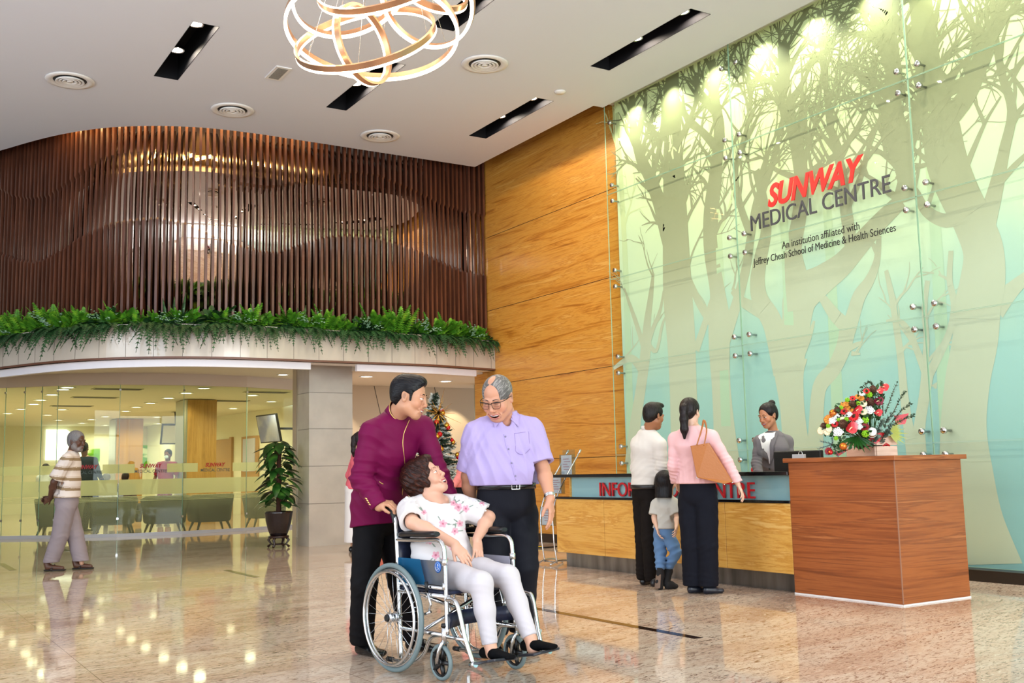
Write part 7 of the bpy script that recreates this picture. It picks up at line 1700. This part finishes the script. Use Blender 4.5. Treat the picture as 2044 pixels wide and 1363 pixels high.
# ---------------------------------------------------------------- the other people
def hair_cap(q, g, f, s=1.0, back=.0, line=.095, vol=1.0):
    q.ell(g(0, -.018, .040), (.083*s*vol, .102*s*vol, .088*s*vol), f.ax, .01); q.ell(g(0, -.055, -.01), (.070*s*vol, .050*s, .070*s), f.ax, .03)
    q.ell(g(0, line, -.005), (.066*s, .066*s, .085*s), f.ax, .012*s, 's'); q.ell(g(0, .055, -.085), (.11*s, .075*s, .075*s), f.ax, .012*s, 's')
    for q_ in (-1, 1): q.ell(g(q_*.086*s/s, -.002, -.014), (.022*s, .022*s, .026*s), f.ax, .006, 's')
def figure(label, at, j, hf, hs, skin, female, smile, hairc, hairname, top, topname, bottom, botname, shoes=None, style='short', sleeve_r=(.058, .054, .048, .040), tw=(.16, .14, .15), td=(.11, .105, .115), long_sleeve=True, vx=.008, brow='#17100e', lips=None, beard=None, hands=True, eyes=True, hand_kw=None, tr=(.095, .08, .068, .062), topcol=None, hem=None, shr=.056, flare=None, belly=None, seg=None, toplen=.06, group=None, rootloc=None, trw=(.15, .11)):
    p = person(label, at, group)
    if rootloc is not None: p.location = rootloc
    f = hf; hq = Sdf(); head(hq, f, hs, skin=skin, female=female, smile=smile, brow=brow, lips=lips, beard=beard, eyes=eyes, paint_off=vx < .0068); neck(hq, f, A3(j['neck'])-ZU*.01, hs, .044 if female else .052)
    parts = [hq.mesh(min(vx*.62, .006))]
    kw = hand_kw or [{}, {}]
    for i in (0, 1):
        if j.get('el') and j['el'][i] is not None:
            asz = min(1, shr/.056); a_ = Sdf(); a_.base = skin; arm(a_, j['sh'][i], j['el'][i], j['wr'][i], hs*asz, .85 if female else 1)
            if hands:
                k_ = dict(d=unit(A3(j['wr'][i])-A3(j['el'][i])), palm=j['side']*(1 if i == 0 else -1), side=(1 if i == 0 else -1), s=.9*hs*asz, curl=.5); k_.update(kw[i]); hand(a_, j['wr'][i], **k_)
            parts.append(a_.mesh(min(vx*.7, .006)))
    if vx < .0068: face_parts(p, hq, f, hs, brow, eyes, smile, 0, 1.0)
    b_ = body_low(j, min(1, tw[0]/.19)*hs, vx=.012, leg=min(1, tr[2]/.075)*.9); 
    mesh_obj('body', parts+[b_], M_skin, p)
    g = lambda S=0, F=0, U=0: f(S*hs, F*hs, U*hs)
    h = Sdf()
    if style == 'bob':
        h.ell(g(0, -.018, .038), (.090*hs, .104*hs, .090*hs), f.ax, .01); h.slab(g(0, -.035, .0), g(0, -.045, -.12), f.S, .088*hs, .088*hs, .066*hs, .060*hs, .03)
        h.ell(g(0, .105, -.02), (.070*hs, .075*hs, .09*hs), f.ax, .012, 's'); h.plane(g(0, 0, -.135), -f.U)
    else: hair_cap(h, g, f, hs, line=.100 if style == 'short' else .088)
    if style == 'ponytail':
        h.chain([g(0, -.100, .055), g(0, -.125, .02), g(0, -.115, -.08), g(0, -.105, -.17), g(0, -.10, -.245)], [x*hs for x in (.026, .030, .036, .034, .012)], .02)
    if style == 'bun': h.ell(g(0, -.095, .098), (.038*hs, .036*hs, .036*hs), f.ax, .012)
    if style == 'quiff': h.ell(g(0, .045, .110), (.05*hs, .055*hs, .028*hs), f.ax, .02)
    if style == 'seated': h.ell(g(0, -.03, .0), (.08*hs, .08*hs, .09*hs), f.ax, .02)
    mesh_obj('hair', [h.mesh(min(vx*.7, .006))], hair_mat(hairc, hairname), p)
    t = Sdf(); torso(t, j, tw, td, shr=shr, k=.04); t.slab(j['belt'], A3(j['belt'])-ZU*toplen, j['side'], tw[2], tw[2]*1.04, td[2], td[2]*1.04, .03)
    for i in (0, 1):
        if j.get('el') and j['el'][i] is not None:
            if long_sleeve:
                sleeve(t, j['sh'][i], j['el'][i], j['wr'][i], sleeve_r); cut_arm(t, A3(j['wr'][i])-unit(A3(j['wr'][i])-A3(j['el'][i]))*.01, unit(A3(j['wr'][i])-A3(j['el'][i])), .065)
            else:
                sleeve(t, j['sh'][i], j['el'][i], j['wr'][i], (sleeve_r[0], sleeve_r[1]*1.12), cut=.8); e_ = A3(j['sh'][i])+(A3(j['el'][i])-A3(j['sh'][i]))*.86; cut_arm(t, e_, unit(A3(j['el'][i])-A3(j['sh'][i])), sleeve_r[1]*1.35)
    for c_, R_, dv, wl, am in [(j['waist'], .13, ZU*.8+j['side']*.4, .06, .005), (j['belt'], .10, ZU, .045, .005), (j['chest'], .12, j['side'], .07, .003)]: t.wrinkle(c_, R_, dv, wl, am)
    if belly: belly(t)
    t.plane(A3(j['belt'])-ZU*toplen, (0, 0, -1)); cut_far(t, A3(j['neck'])+ZU*.012, ZU, .10)
    tm = cloth_mat(topname, top) if topcol is None else colattr(topname, rough=.85)
    if topcol: t.base = top
    to = mesh_obj('top', [t.mesh(vx)], tm, p, colfn=topcol)
    if bottom is not None: 
        if botname.endswith('skirt'):
            q = Sdf(); L_ = A3(j['pelvis'])*1.0; bt = L_.copy(); bt[2] = hem; q.slab(A3(j['belt']), L_, j['side'], trw[0], trw[0]*1.06, trw[1], trw[1]*1.05, .02); q.slab(L_, bt, j['side'], trw[0]*1.06, trw[0]*1.12, trw[1]*1.05, trw[1]*1.15, .02); q.plane(bt, (0, 0, -1)); q.plane(A3(j['belt']), (0, 0, 1)); mesh_obj('skirt', [q.mesh(vx)], cloth_mat(botname, bottom), p)
        else: trousers(j, cloth_mat(botname, bottom), p, tr, vx=vx, hem=hem if hem is not None else .03, waist=trw)
    if shoes:
        for (hl, tl, kw2) in shoes: shoe_obj(p, hl, tl, **kw2)
    fig_t[0] = t
    return p, to, f, g
fig_t = [None]
GZ = lambda px, py, d: (lambda v: A3((v[0], v[1], 0)))(PX(px, py, d))
M_dshoe = mat('dark_shoe', '#151316', rough=.35); M_flat = mat('flat_shoe', '#161a26', rough=.35)
# man in the white shirt at the desk
F_ = unit((.98, .16, 0)); S_ = np.cross(ZU, F_)
j = dict(side=S_, neck=PX(1294, 858, 10.0), chest=PX(1291, 893, 10.0), waist=PX(1290, 940, 10.0), belt=PX(1289, 966, 10.0), pelvis=PX(1289, 985, 10.0), sh=[PX(1273, 883, 10.14), PX(1317, 886, 9.86)][::-1],
         el=[PX(1321, 930, 9.84), PX(1270, 935, 10.12)], wr=[PX(1320, 958, 9.86), PX(1316, 962, 10.0)], hip=[PX(1299, 995, 9.95), PX(1281, 995, 10.05)], knee=[PX(1297, 1075, 9.93), PX(1284, 1075, 10.03)], ank=[PX(1300, 1153, 9.93), PX(1283, 1148, 10.05)])
p, to, f, g = figure('man in a white shirt and black trousers at the desk, looking right', PX(1290, 1166, 10.0), j, Fr(PX(1305, 830, 9.98), unit(F_*.95-ZU*.18-CFh*.10)), 1.03, '#a06c4c', False, .0, '#15100e', 'shortblack',
    '#d8d3cc', 'white_shirt_cloth', '#16110f', 'black_slim_trouser', style='quiff', hand_kw=[dict(d=unit(F_*.9-ZU*.3)), dict(d=unit(F_*.9-ZU*.3))], tw=(.165, .150, .150), td=(.105, .10, .105), tr=(.088, .075, .062, .058), toplen=.01, sleeve_r=(.060, .056, .052, .046),
    shoes=[(GZ(1279, 1164, 10.02), GZ(1279, 1164, 10.02)+F_*.28, dict(m=M_dshoe, vx=.008)), (GZ(1300, 1170, 9.85), GZ(1300, 1170, 9.85)+F_*.28, dict(m=M_dshoe, vx=.008))])
nb = A3(j['neck']); band(nb-ZU*.004, nb+ZU*.040, .066, .062, F_, mat('white_shirt_cloth'), to, gap=.3)
q = MB(); be = A3(j['belt'])-ZU*.026
q.rings([[Vector(be+(S_*math.cos(a)*(.155+r_)+F_*math.sin(a)*(.113+r_))+ZU*z_) for r_, z_ in ((-.004, -.02), (.004, -.02), (.004, .02), (-.004, .02))] for a in [i*2*PI/36 for i in range(36)]], True, True, True).build('belt', M_dshoe, p)
localise(p)
# woman in the pink blouse
F_ = unit(.94*CFh+.34*CRh); S_ = np.cross(ZU, F_)
j = dict(side=S_, neck=PX(1383, 852, 9.25), chest=PX(1384, 888, 9.25), waist=PX(1388, 928, 9.25), belt=PX(1391, 958, 9.25), pelvis=PX(1394, 985, 9.25), sh=[PX(1420, 872, 9.15), PX(1348, 876, 9.35)],
         el=[PX(1451, 922, 9.1), PX(1344, 930, 9.3)], wr=[PX(1473, 966, 9.05), PX(1350, 965, 9.42)], hip=[PX(1409, 1000, 9.22), PX(1377, 1000, 9.3)], knee=[PX(1412, 1085, 9.2), PX(1381, 1085, 9.28)], ank=[PX(1414, 1163, 9.22), PX(1383, 1162, 9.3)])
p, to, f, g = figure('woman with a long ponytail in a pink blouse and navy trousers, seen from behind', PX(1400, 1184, 9.25), j, Fr(PX(1378, 822, 9.28), unit(F_*.9+CRh*.35-ZU*.12)), 1.0, '#dcb49c', True, .0, '#140c0c', 'longblack',
    '#e8b9bb', 'pink_blouse_cloth', '#14161f', 'navy_wide_trouser', style='ponytail', tw=(.155, .125, .165), td=(.10, .095, .125), tr=(.105, .092, .088, .088), toplen=.03, sleeve_r=(.062, .050, .046, .048), hem=.03, trw=(.165, .125),
    belly=lambda t: (t.slab(PX(1389, 936, 9.25), PX(1391, 966, 9.25), S_, .128, .185, .10, .150, .01), t.wrinkle(PX(1390, 955, 9.25), .16, S_, .045, .009)),
    hand_kw=[dict(curl=.45), dict(curl=.5, d=unit(F_*.8-ZU*.5))], shoes=[(GZ(1402, 1184, 9.20), GZ(1402, 1184, 9.20)+unit(F_*.35+CRh*.95)*.235, dict(m=M_flat, vx=.007, w_=.034, h_=.032)), (GZ(1371, 1183, 9.28), GZ(1371, 1183, 9.28)+unit(F_*.35+CRh*.95)*.235, dict(m=M_flat, vx=.007, w_=.034, h_=.032))])
localise(p)
bag = thing('tote_bag', 'large tan leather tote bag hanging from the shoulder of the woman in pink', 'bag', tuple(PX(1425, 965, 8.98)))
bo = A3(bag.location); M_tan = mat('tan_leather', '#a86427', rough=.4, bump=(60, .15))
tl = [PX(1379, 889, 9.05), PX(1411, 884, 9.0), PX(1413, 885, 9.12)]
P0 = [PX(1378, 890, 9.02), PX(1414, 884, 8.98), PX(1462, 962, 8.95), PX(1446, 966, 8.93), PX(1391, 953, 8.96)]
P1 = [PX(1380, 890, 9.16), PX(1416, 884, 9.12), PX(1464, 960, 9.12), PX(1448, 964, 9.10), PX(1393, 951, 9.12)]
mb = MB(); pts = [Vector(x-bo) for x in P0+P1]; mb.add(pts, [(0, 4, 3, 2, 1), (5, 6, 7, 8, 9), (1, 2, 7, 6), (2, 3, 8, 7), (3, 4, 9, 8), (4, 0, 5, 9)]); mb.build('bag_body', M_tan, bag, bevel=.006)
sh_ = Vector(PX(1404, 838, 9.12)-bo)
for k, (a_, b_) in enumerate(((PX(1391, 888, 8.99), PX(1405, 890, 8.99)), (PX(1393, 888, 9.15), PX(1408, 888, 9.14)))):
    t_ = sh_+Vector(A3(cf))*(-.06+.05*k); MB().tube(spline([Vector(a_-bo), t_*.7+Vector(a_-bo)*.3, t_, t_*.6+Vector(b_-bo)*.4+Vector(A3(cr))*.02, Vector(b_-bo)], 6), .006, 6).build('shoulder_strap', M_tan, bag)
for k in (3, 2, 4): MB().ball(Vector(P0[k]-bo)-Vector((0, 0, .004)), .007, 8, 5).build('bag_stud', M_chrome, bag)
# small girl
F_ = unit(.80*CFh+.55*CRh); S_ = np.cross(ZU, F_)
j = dict(side=S_, neck=PX(1330, 990, 9.72), chest=PX(1328, 1012, 9.72), waist=PX(1325, 1035, 9.72), belt=PX(1325, 1052, 9.72), pelvis=PX(1326, 1062, 9.72), sh=[PX(1345, 1004, 9.68), PX(1311, 1006, 9.78)],
         el=[PX(1352, 1030, 9.62), PX(1306, 1032, 9.74)], wr=[PX(1350, 1052, 9.50), PX(1312, 1055, 9.68)], hip=[PX(1335, 1070, 9.70), PX(1317, 1070, 9.76)], knee=[PX(1350, 1103, 9.66), PX(1318, 1105, 9.74)], ank=[PX(1334, 1133, 9.72), PX(1318, 1140, 9.66)])
M_boot = mat('black_suede', '#121012', rough=.85)
p, to, f, g = figure('small girl with a black bob in a grey shirt and jeans, back to the camera', PX(1328, 1172, 9.7), j, Fr(PX(1329, 965, 9.72), unit(F_+CRh*.15-ZU*.05)), .98, '#d8ae94', True, .0, '#0d0a0c', 'bobblack',
    '#b9b6ae', 'grey_tee_cloth', '#5f7fa6', 'denim', style='bob', tw=(.095, .095, .10), td=(.070, .072, .078), tr=(.056, .044, .037, .034), toplen=.012, sleeve_r=(.045, .048, .04, .04), long_sleeve=False, hem=.012, trw=(.098, .075), shr=.042, vx=.0065,
    shoes=[(GZ(1326, 1172, 9.62), GZ(1326, 1172, 9.62)+unit(F_*.6+CRh*.8)*.17, dict(m=M_boot, vx=.006, w_=.034, h_=.045, name='boot'))])
c_ = A3(j['ank'][1]); q = Sdf(); q.chain([c_+ZU*.02, c_-ZU*.04, GZ(1316, 1172, 9.62)+ZU*.06, GZ(1318, 1176, 9.60)+ZU*.025], [.036, .036, .034, .028], .02); mesh_obj('boot', [q.mesh(.006)], M_boot, p)
q = Sdf(); sdir = unit(-F_*.9-CRh*.2); cc = (c_+GZ(1316, 1176, 9.6))/2+sdir*.036; q.slab(c_-ZU*.03+sdir*.030, GZ(1316, 1174, 9.6)+ZU*.02+sdir*.030, np.cross(sdir, ZU), .030, .033, .008, .008, .004); mesh_obj('boot_sole', [q.mesh(.005)], mat('sole_brown', '#6f5a4c', rough=.8), p)
c_ = A3(j['ank'][0]); q = Sdf(); q.chain([c_+ZU*.04, c_-ZU*.03, GZ(1330, 1172, 9.65)+ZU*.05], [.040, .038, .034], .02); mesh_obj('boot', [q.mesh(.006)], M_boot, p)
fl = MB(); c_ = Vector(g(-.065, -.055, .060)); 
for k in range(5): fl.ball(c_+Vector(A3(cr))*.011*math.cos(k*1.257)+Vector(A3(cu))*.011*math.sin(k*1.257), .0075, 7, 4)
fl.build('hair_clip', M_white, p)
localise(p)
# receptionist
F_ = unit(-.62*CRh-.78*CFh); S_ = np.cross(ZU, F_)
j = dict(side=S_, neck=PX(1544, 862, 10.45), chest=PX(1544, 895, 10.42), waist=PX(1541, 930, 10.42), belt=PX(1541, 960, 10.42), pelvis=PX(1541, 990, 10.42), sh=[PX(1517, 880, 10.34), PX(1571, 880, 10.52)],
         el=[PX(1510, 925, 10.28), PX(1578, 930, 10.45)], wr=[PX(1518, 962, 10.15), PX(1572, 968, 10.3)], hip=[PX(1530, 1000, 10.4), PX(1552, 1000, 10.4)], knee=[PX(1530, 1080, 10.4), PX(1552, 1080, 10.4)], ank=[PX(1530, 1152, 10.4), PX(1552, 1152, 10.4)])
p, to, f, g = figure('smiling receptionist with a black hair bun in a grey suit jacket behind the desk', PX(1541, 1170, 10.42), j, Fr(PX(1533, 829, 10.42), unit(-.80*CRh-.52*CFh-.28*ZU), unit(ZU-.05*CRh)), 1.0, '#b9805e', True, .9, '#120c0d', 'bunblack',
    '#6f6a6c', 'grey_suit_cloth', '#4c484b', 'grey_suit_trouser', style='bun', tw=(.150, .125, .145), td=(.105, .092, .105), toplen=.04, sleeve_r=(.056, .050, .045, .042), vx=.0065, lips='#b0343c', brow='#1c1210')
M_suit = mat('grey_suit_cloth')
def leaf_on(pts, m, parent, name, lift, th=.005, n=7):
    out = []
    rr = lambda a, b: [a+(b-a)*i/(n-1) for i in range(n)]
    L0, L1 = rr(A3(pts[0]), A3(pts[3])), rr(A3(pts[1]), A3(pts[2])); rows = []
    for a, b in zip(L0, L1):
        row = []
        for t in (0, .5, 1):
            p_ = a+(b-a)*t; h_ = on_surface(fig_t[0], p_+F_*.25, -F_, .5, 120); row.append(Vector((h_ if h_ is not None else p_)+F_*lift))
        rows.append(row)
    mb = MB(); fl_ = [q for r_ in rows for q in r_]; bk = [q-Vector(F_)*th for q in fl_]; k = len(fl_)
    fs = []
    for i in range(n-1):
        for jj in range(2): a = 3*i+jj; fs += [(a, a+1, a+4, a+3), (k+a, k+a+3, k+a+4, k+a+1)]
    mb.add(fl_+bk, fs, True); return mb.build(name, m, parent, recalc=False)
ch = A3(j['chest']); nk = A3(j['neck'])
leaf_on((nk+S_*.040-ZU*.01, nk-S_*.040-ZU*.01, ch-S_*.004-ZU*.15, ch+S_*.004-ZU*.15), mat('white_blouse', '#e9e5e3', rough=.7), to, 'blouse_front', .009)
for q_ in (-1, 1):
    leaf_on((nk+S_*q_*.075+ZU*.0, nk+S_*q_*.038-ZU*.005, ch+S_*q_*.002-ZU*.165, ch+S_*q_*.050-ZU*.06), M_suit, to, 'lapel', .015)
    leaf_on((nk+S_*q_*.050+ZU*.0, nk+S_*q_*.016-ZU*.02, nk+S_*q_*.034-ZU*.075, nk+S_*q_*.050-ZU*.05), mat('white_blouse'), to, 'blouse_collar', .018)
MB().ball(Vector(ch+F_*.120-ZU*.20), .010, 8, 5).build('jacket_button', M_dshoe, to)
localise(p)
# walking man in the striped polo shirt
F_ = unit(.97*CRh+.10*CFh); S_ = np.cross(ZU, F_)
j = dict(side=S_, neck=PX(144, 902, 13.07), chest=PX(139, 925, 13.07), waist=PX(136, 960, 13.07), belt=PX(134, 985, 13.07), pelvis=PX(133, 1002, 13.07), sh=[PX(134, 915, 12.90), PX(146, 913, 13.24)],
         el=[PX(108, 962, 12.88), PX(128, 962, 13.3)], wr=[PX(100, 994, 13.02), PX(104, 992, 13.14)], hip=[PX(131, 1012, 12.98), PX(135, 1012, 13.16)], knee=[PX(120, 1068, 12.98), PX(150, 1068, 13.14)], ank=[PX(102, 1120, 12.98), PX(163, 1124, 13.12)])
def stripes(V, Cc):
    Cc = Cc.copy(); h_ = (V[:, 2]*1.0+.02*np.sin(V @ CRh*9)); ph = (h_/.125) % 1; Cc[ph < .30] = A3(lin('#8d7659')[:3]); Cc[(ph > .36) & (ph < .42)] = A3(lin('#b8a58e')[:3]); return Cc
M_sand = mat('dark_sandal', '#1c1412', rough=.6)
p, to, f, g = figure('grey-bearded man in a striped polo shirt walking with hands behind his back', PX(138, 1138, 13.07), j, Fr(PX(153, 881, 13.07), unit(.95*CRh-.30*CFh-.12*ZU)), 1.08, '#573a2c', False, .0, '#6d6a6a', 'silver',
    '#d8ccc4', 'striped_cloth', '#8f8488', 'grey_mauve_trouser', style='short', tw=(.165, .165, .17), td=(.125, .14, .145), tr=(.115, .10, .092, .092), toplen=.05, long_sleeve=False, sleeve_r=(.066, .080, .05, .05), lips='#6a4038', beard='#7a716d', brow='#6f6a68', topcol=stripes, trw=(.16, .14), hem=.015,
    hand_kw=[dict(d=unit(-CRh*.8-ZU*.35+CFh*.3), curl=.6), dict(d=unit(-CRh*.7-ZU*.2-CFh*.4), curl=.9)])
for hl in (GZ(84, 1138, 12.95), GZ(141, 1137, 13.12)):
    q = Sdf(); q.slab(hl+F_*.03+ZU*.014, hl+F_*.27+ZU*.014, S_, .036, .044, .012, .012, .01); q.cone(hl+F_*.11-S_*.045+ZU*.02, hl+F_*.15+ZU*.075, .010, .010, .01); q.cone(hl+F_*.11+S_*.045+ZU*.02, hl+F_*.15+ZU*.075, .010, .010, .01); q.plane(hl+ZU*.002, (0, 0, -1)); mesh_obj('sandal', [q.mesh(.009)], M_sand, p)
    q = Sdf(); q.base = '#573a2c'; q.chain([hl+F_*.05+ZU*.10, hl+F_*.07+ZU*.055, hl+F_*.24+ZU*.035], [.036, .036, .026], .02); mesh_obj('foot', [q.mesh(.009)], M_skin, p)
localise(p)
# two women in pink cardigans near the tree, a few figures inside the clinic
def simple(label, px, foot, d, headpx, F_, hs, skin, hairc, hn, top, tn, bot, bn, style='short', female=True, long_sleeve=True, vx=.012, hem=.03, arm_out=.26, **kw):
    S_ = np.cross(ZU, F_); base = GZ(px, foot, d); hz = PX(headpx[0], headpx[1], d); H = hz[2]+.12; k = H/1.72
    P = lambda s, f_, z: base+S_*s*k+F_*f_*k+ZU*z*k
    lean = (hz-P(0, 0, 1.6)); lean[2] = 0
    L = lambda s, f_, z: P(s, f_, z)+lean*max(0, (z-.9)/.7)
    w_ = .165 if female else .19
    j = dict(side=S_, neck=L(0, -.01, 1.44), chest=L(0, 0, 1.28), waist=L(0, 0, 1.08), belt=L(0, 0, .96), pelvis=L(0, 0, .90), sh=[L(-w_, 0, 1.38), L(w_, 0, 1.38)], el=[L(-arm_out, -.03, 1.10), L(arm_out, -.03, 1.10)], wr=[L(-arm_out-.01, .08, .87), L(arm_out+.01, .08, .87)],
             hip=[P(-.08, 0, .86), P(.08, 0, .86)], knee=[P(-.085, .02, .47), P(.085, .02, .47)], ank=[P(-.09, 0, .09), P(.09, 0, .09)])
    for kk in ('el', 'wr'):
        if kw.get(kk): j[kk] = kw.pop(kk)
    f = Fr(hz, unit(F_-ZU*.1))
    p, to, f, g = figure(label, base, j, f, hs, skin, female, .0, hairc, hn, top, tn, bot, bn, style=style, vx=vx, long_sleeve=long_sleeve, hem=hem, tw=(.155*k, .135*k, .16*k) if female else (.18*k, .17*k, .17*k), td=(.10*k, .10*k, .11*k), tr=(.09*k, .08*k, .065*k, .06*k), trw=(.15*k, .115*k),
        shoes=[(P(-.09, -.05, 0), P(-.09, .20, 0), dict(m=M_dshoe, vx=.012)), (P(.09, -.05, 0), P(.09, .20, 0), dict(m=M_dshoe, vx=.012))], **kw)
    localise(p); return p
simple('woman in a pink cardigan and white skirt, mostly behind the man in maroon', 706, 1108, 15.0, (722, 878), unit(.9*CRh+.4*CFh), 1.0, '#d6aa90', '#181012', 'pony2', '#e8707f', 'pink_cardigan', '#e9e6e4', 'white_skirt', style='ponytail', hem=.14)
simple('dark-haired woman in a salmon cardigan behind the older man', 925, 1128, 13.6, (948, 862), unit(-.9*CRh+.2*CFh), 1.0, '#d6aa90', '#181012', 'dark3', '#e88a84', 'salmon_cardigan', '#17151a', 'black_trouser_far', style='seated')
simple('person in a dark hooded jacket seen from behind inside the clinic', 177, 1055, 22.6, (168, 894), unit(.2*CRh+.9*CFh), 1.05, '#6b4a3c', '#0d0a0c', 'dark4', '#26313a', 'dark_hoodie', '#1a1c20', 'dark_trouser_far', female=False, style='seated', vx=.016)
pn = simple('person in maroon scrubs and a pale blue face mask inside the clinic', 328, 1040, 25.3, (335, 907), unit(-.1*CRh-.95*CFh), 1.05, '#7a4f3a', '#0d0a0c', 'dark5', '#8f1f30', 'maroon_scrubs', '#7a1a2a', 'maroon_scrub_trouser', female=False, long_sleeve=False, vx=.016)
fN = Fr(PX(335, 907, 25.3)-A3(pn.location), unit(-.1*CRh-.95*CFh-ZU*.1)); q = Sdf(); q.ell(fN(0, .085, -.05), (.055, .035, .045), fN.ax); mesh_obj('face_mask', [q.mesh(.01)], mat('mask_blue', '#cfe0ea', rough=.8), pn)
# seated visitors: head and shoulders show over the chair backs
for i, (px, py, d, top, hc, lab) in enumerate([(92, 936, 24.5, '#c9ccd0', '#1a1418', 'dark-haired visitor in white seated inside the clinic, leftmost'), (251, 953, 24.8, '#5c4a4a', '#17110f', 'dark-haired visitor seated inside the clinic left of the far column'), (213, 955, 24.0, '#d8dbde', '#6f6c6a', 'grey-haired visitor in white seated inside the clinic beside the hooded person')]):
    F_ = unit(.1*CRh+.95*CFh*(1 if i != 2 else 1)); S_ = np.cross(ZU, F_); hz = PX(px, py, d); b0 = A3((hz[0], hz[1], 0)); z0 = hz[2]
    L = lambda s, f_, z: b0+S_*s+F_*f_+ZU*(z0+z)
    j = dict(side=S_, neck=L(0, -.01, -.13), chest=L(0, 0, -.30), waist=L(0, .02, -.50), belt=L(0, .03, -.62), pelvis=L(0, .04, -.68), sh=[L(-.17, 0, -.2), L(.17, 0, -.2)], el=[L(-.22, .02, -.46), L(.22, .02, -.46)], wr=[L(-.15, .25, -.52), L(.15, .25, -.52)],
             hip=[L(-.09, .06, -.70), L(.09, .06, -.70)], knee=[L(-.10, .48, -.68), L(.10, .48, -.68)], ank=[A3((L(-.1, .5, 0)[0], L(-.1, .5, 0)[1], .1)), A3((L(.1, .5, 0)[0], L(.1, .5, 0)[1], .1))])
    p, to, f, g = figure(lab, b0, j, Fr(hz, unit(F_-ZU*.15)), 1.0, '#c9a086', True, .0, hc, 'seat%d' % i, top, 'visitor_top_%d' % i, '#30323a', 'visitor_trouser', style='seated', vx=.016, hands=False, tr=(.10, .09, .07, .06), trw=(.16, .12), hem=.02)
    localise(p); st = thing('waiting_seat', 'grey upholstered waiting seat under the '+lab.split(' seated')[0], 'seat', tuple(b0)); zz = z0-.78
    MB().box(Vector(F_)*.12+Vector((0, 0, zz-.04)), (.5, .5, .08)).build('seat', M_chair, st, bevel=.02); MB().box((0, 0, (zz-.08)/2), (.08, .08, zz-.08)).build('pedestal', M_leg, st)
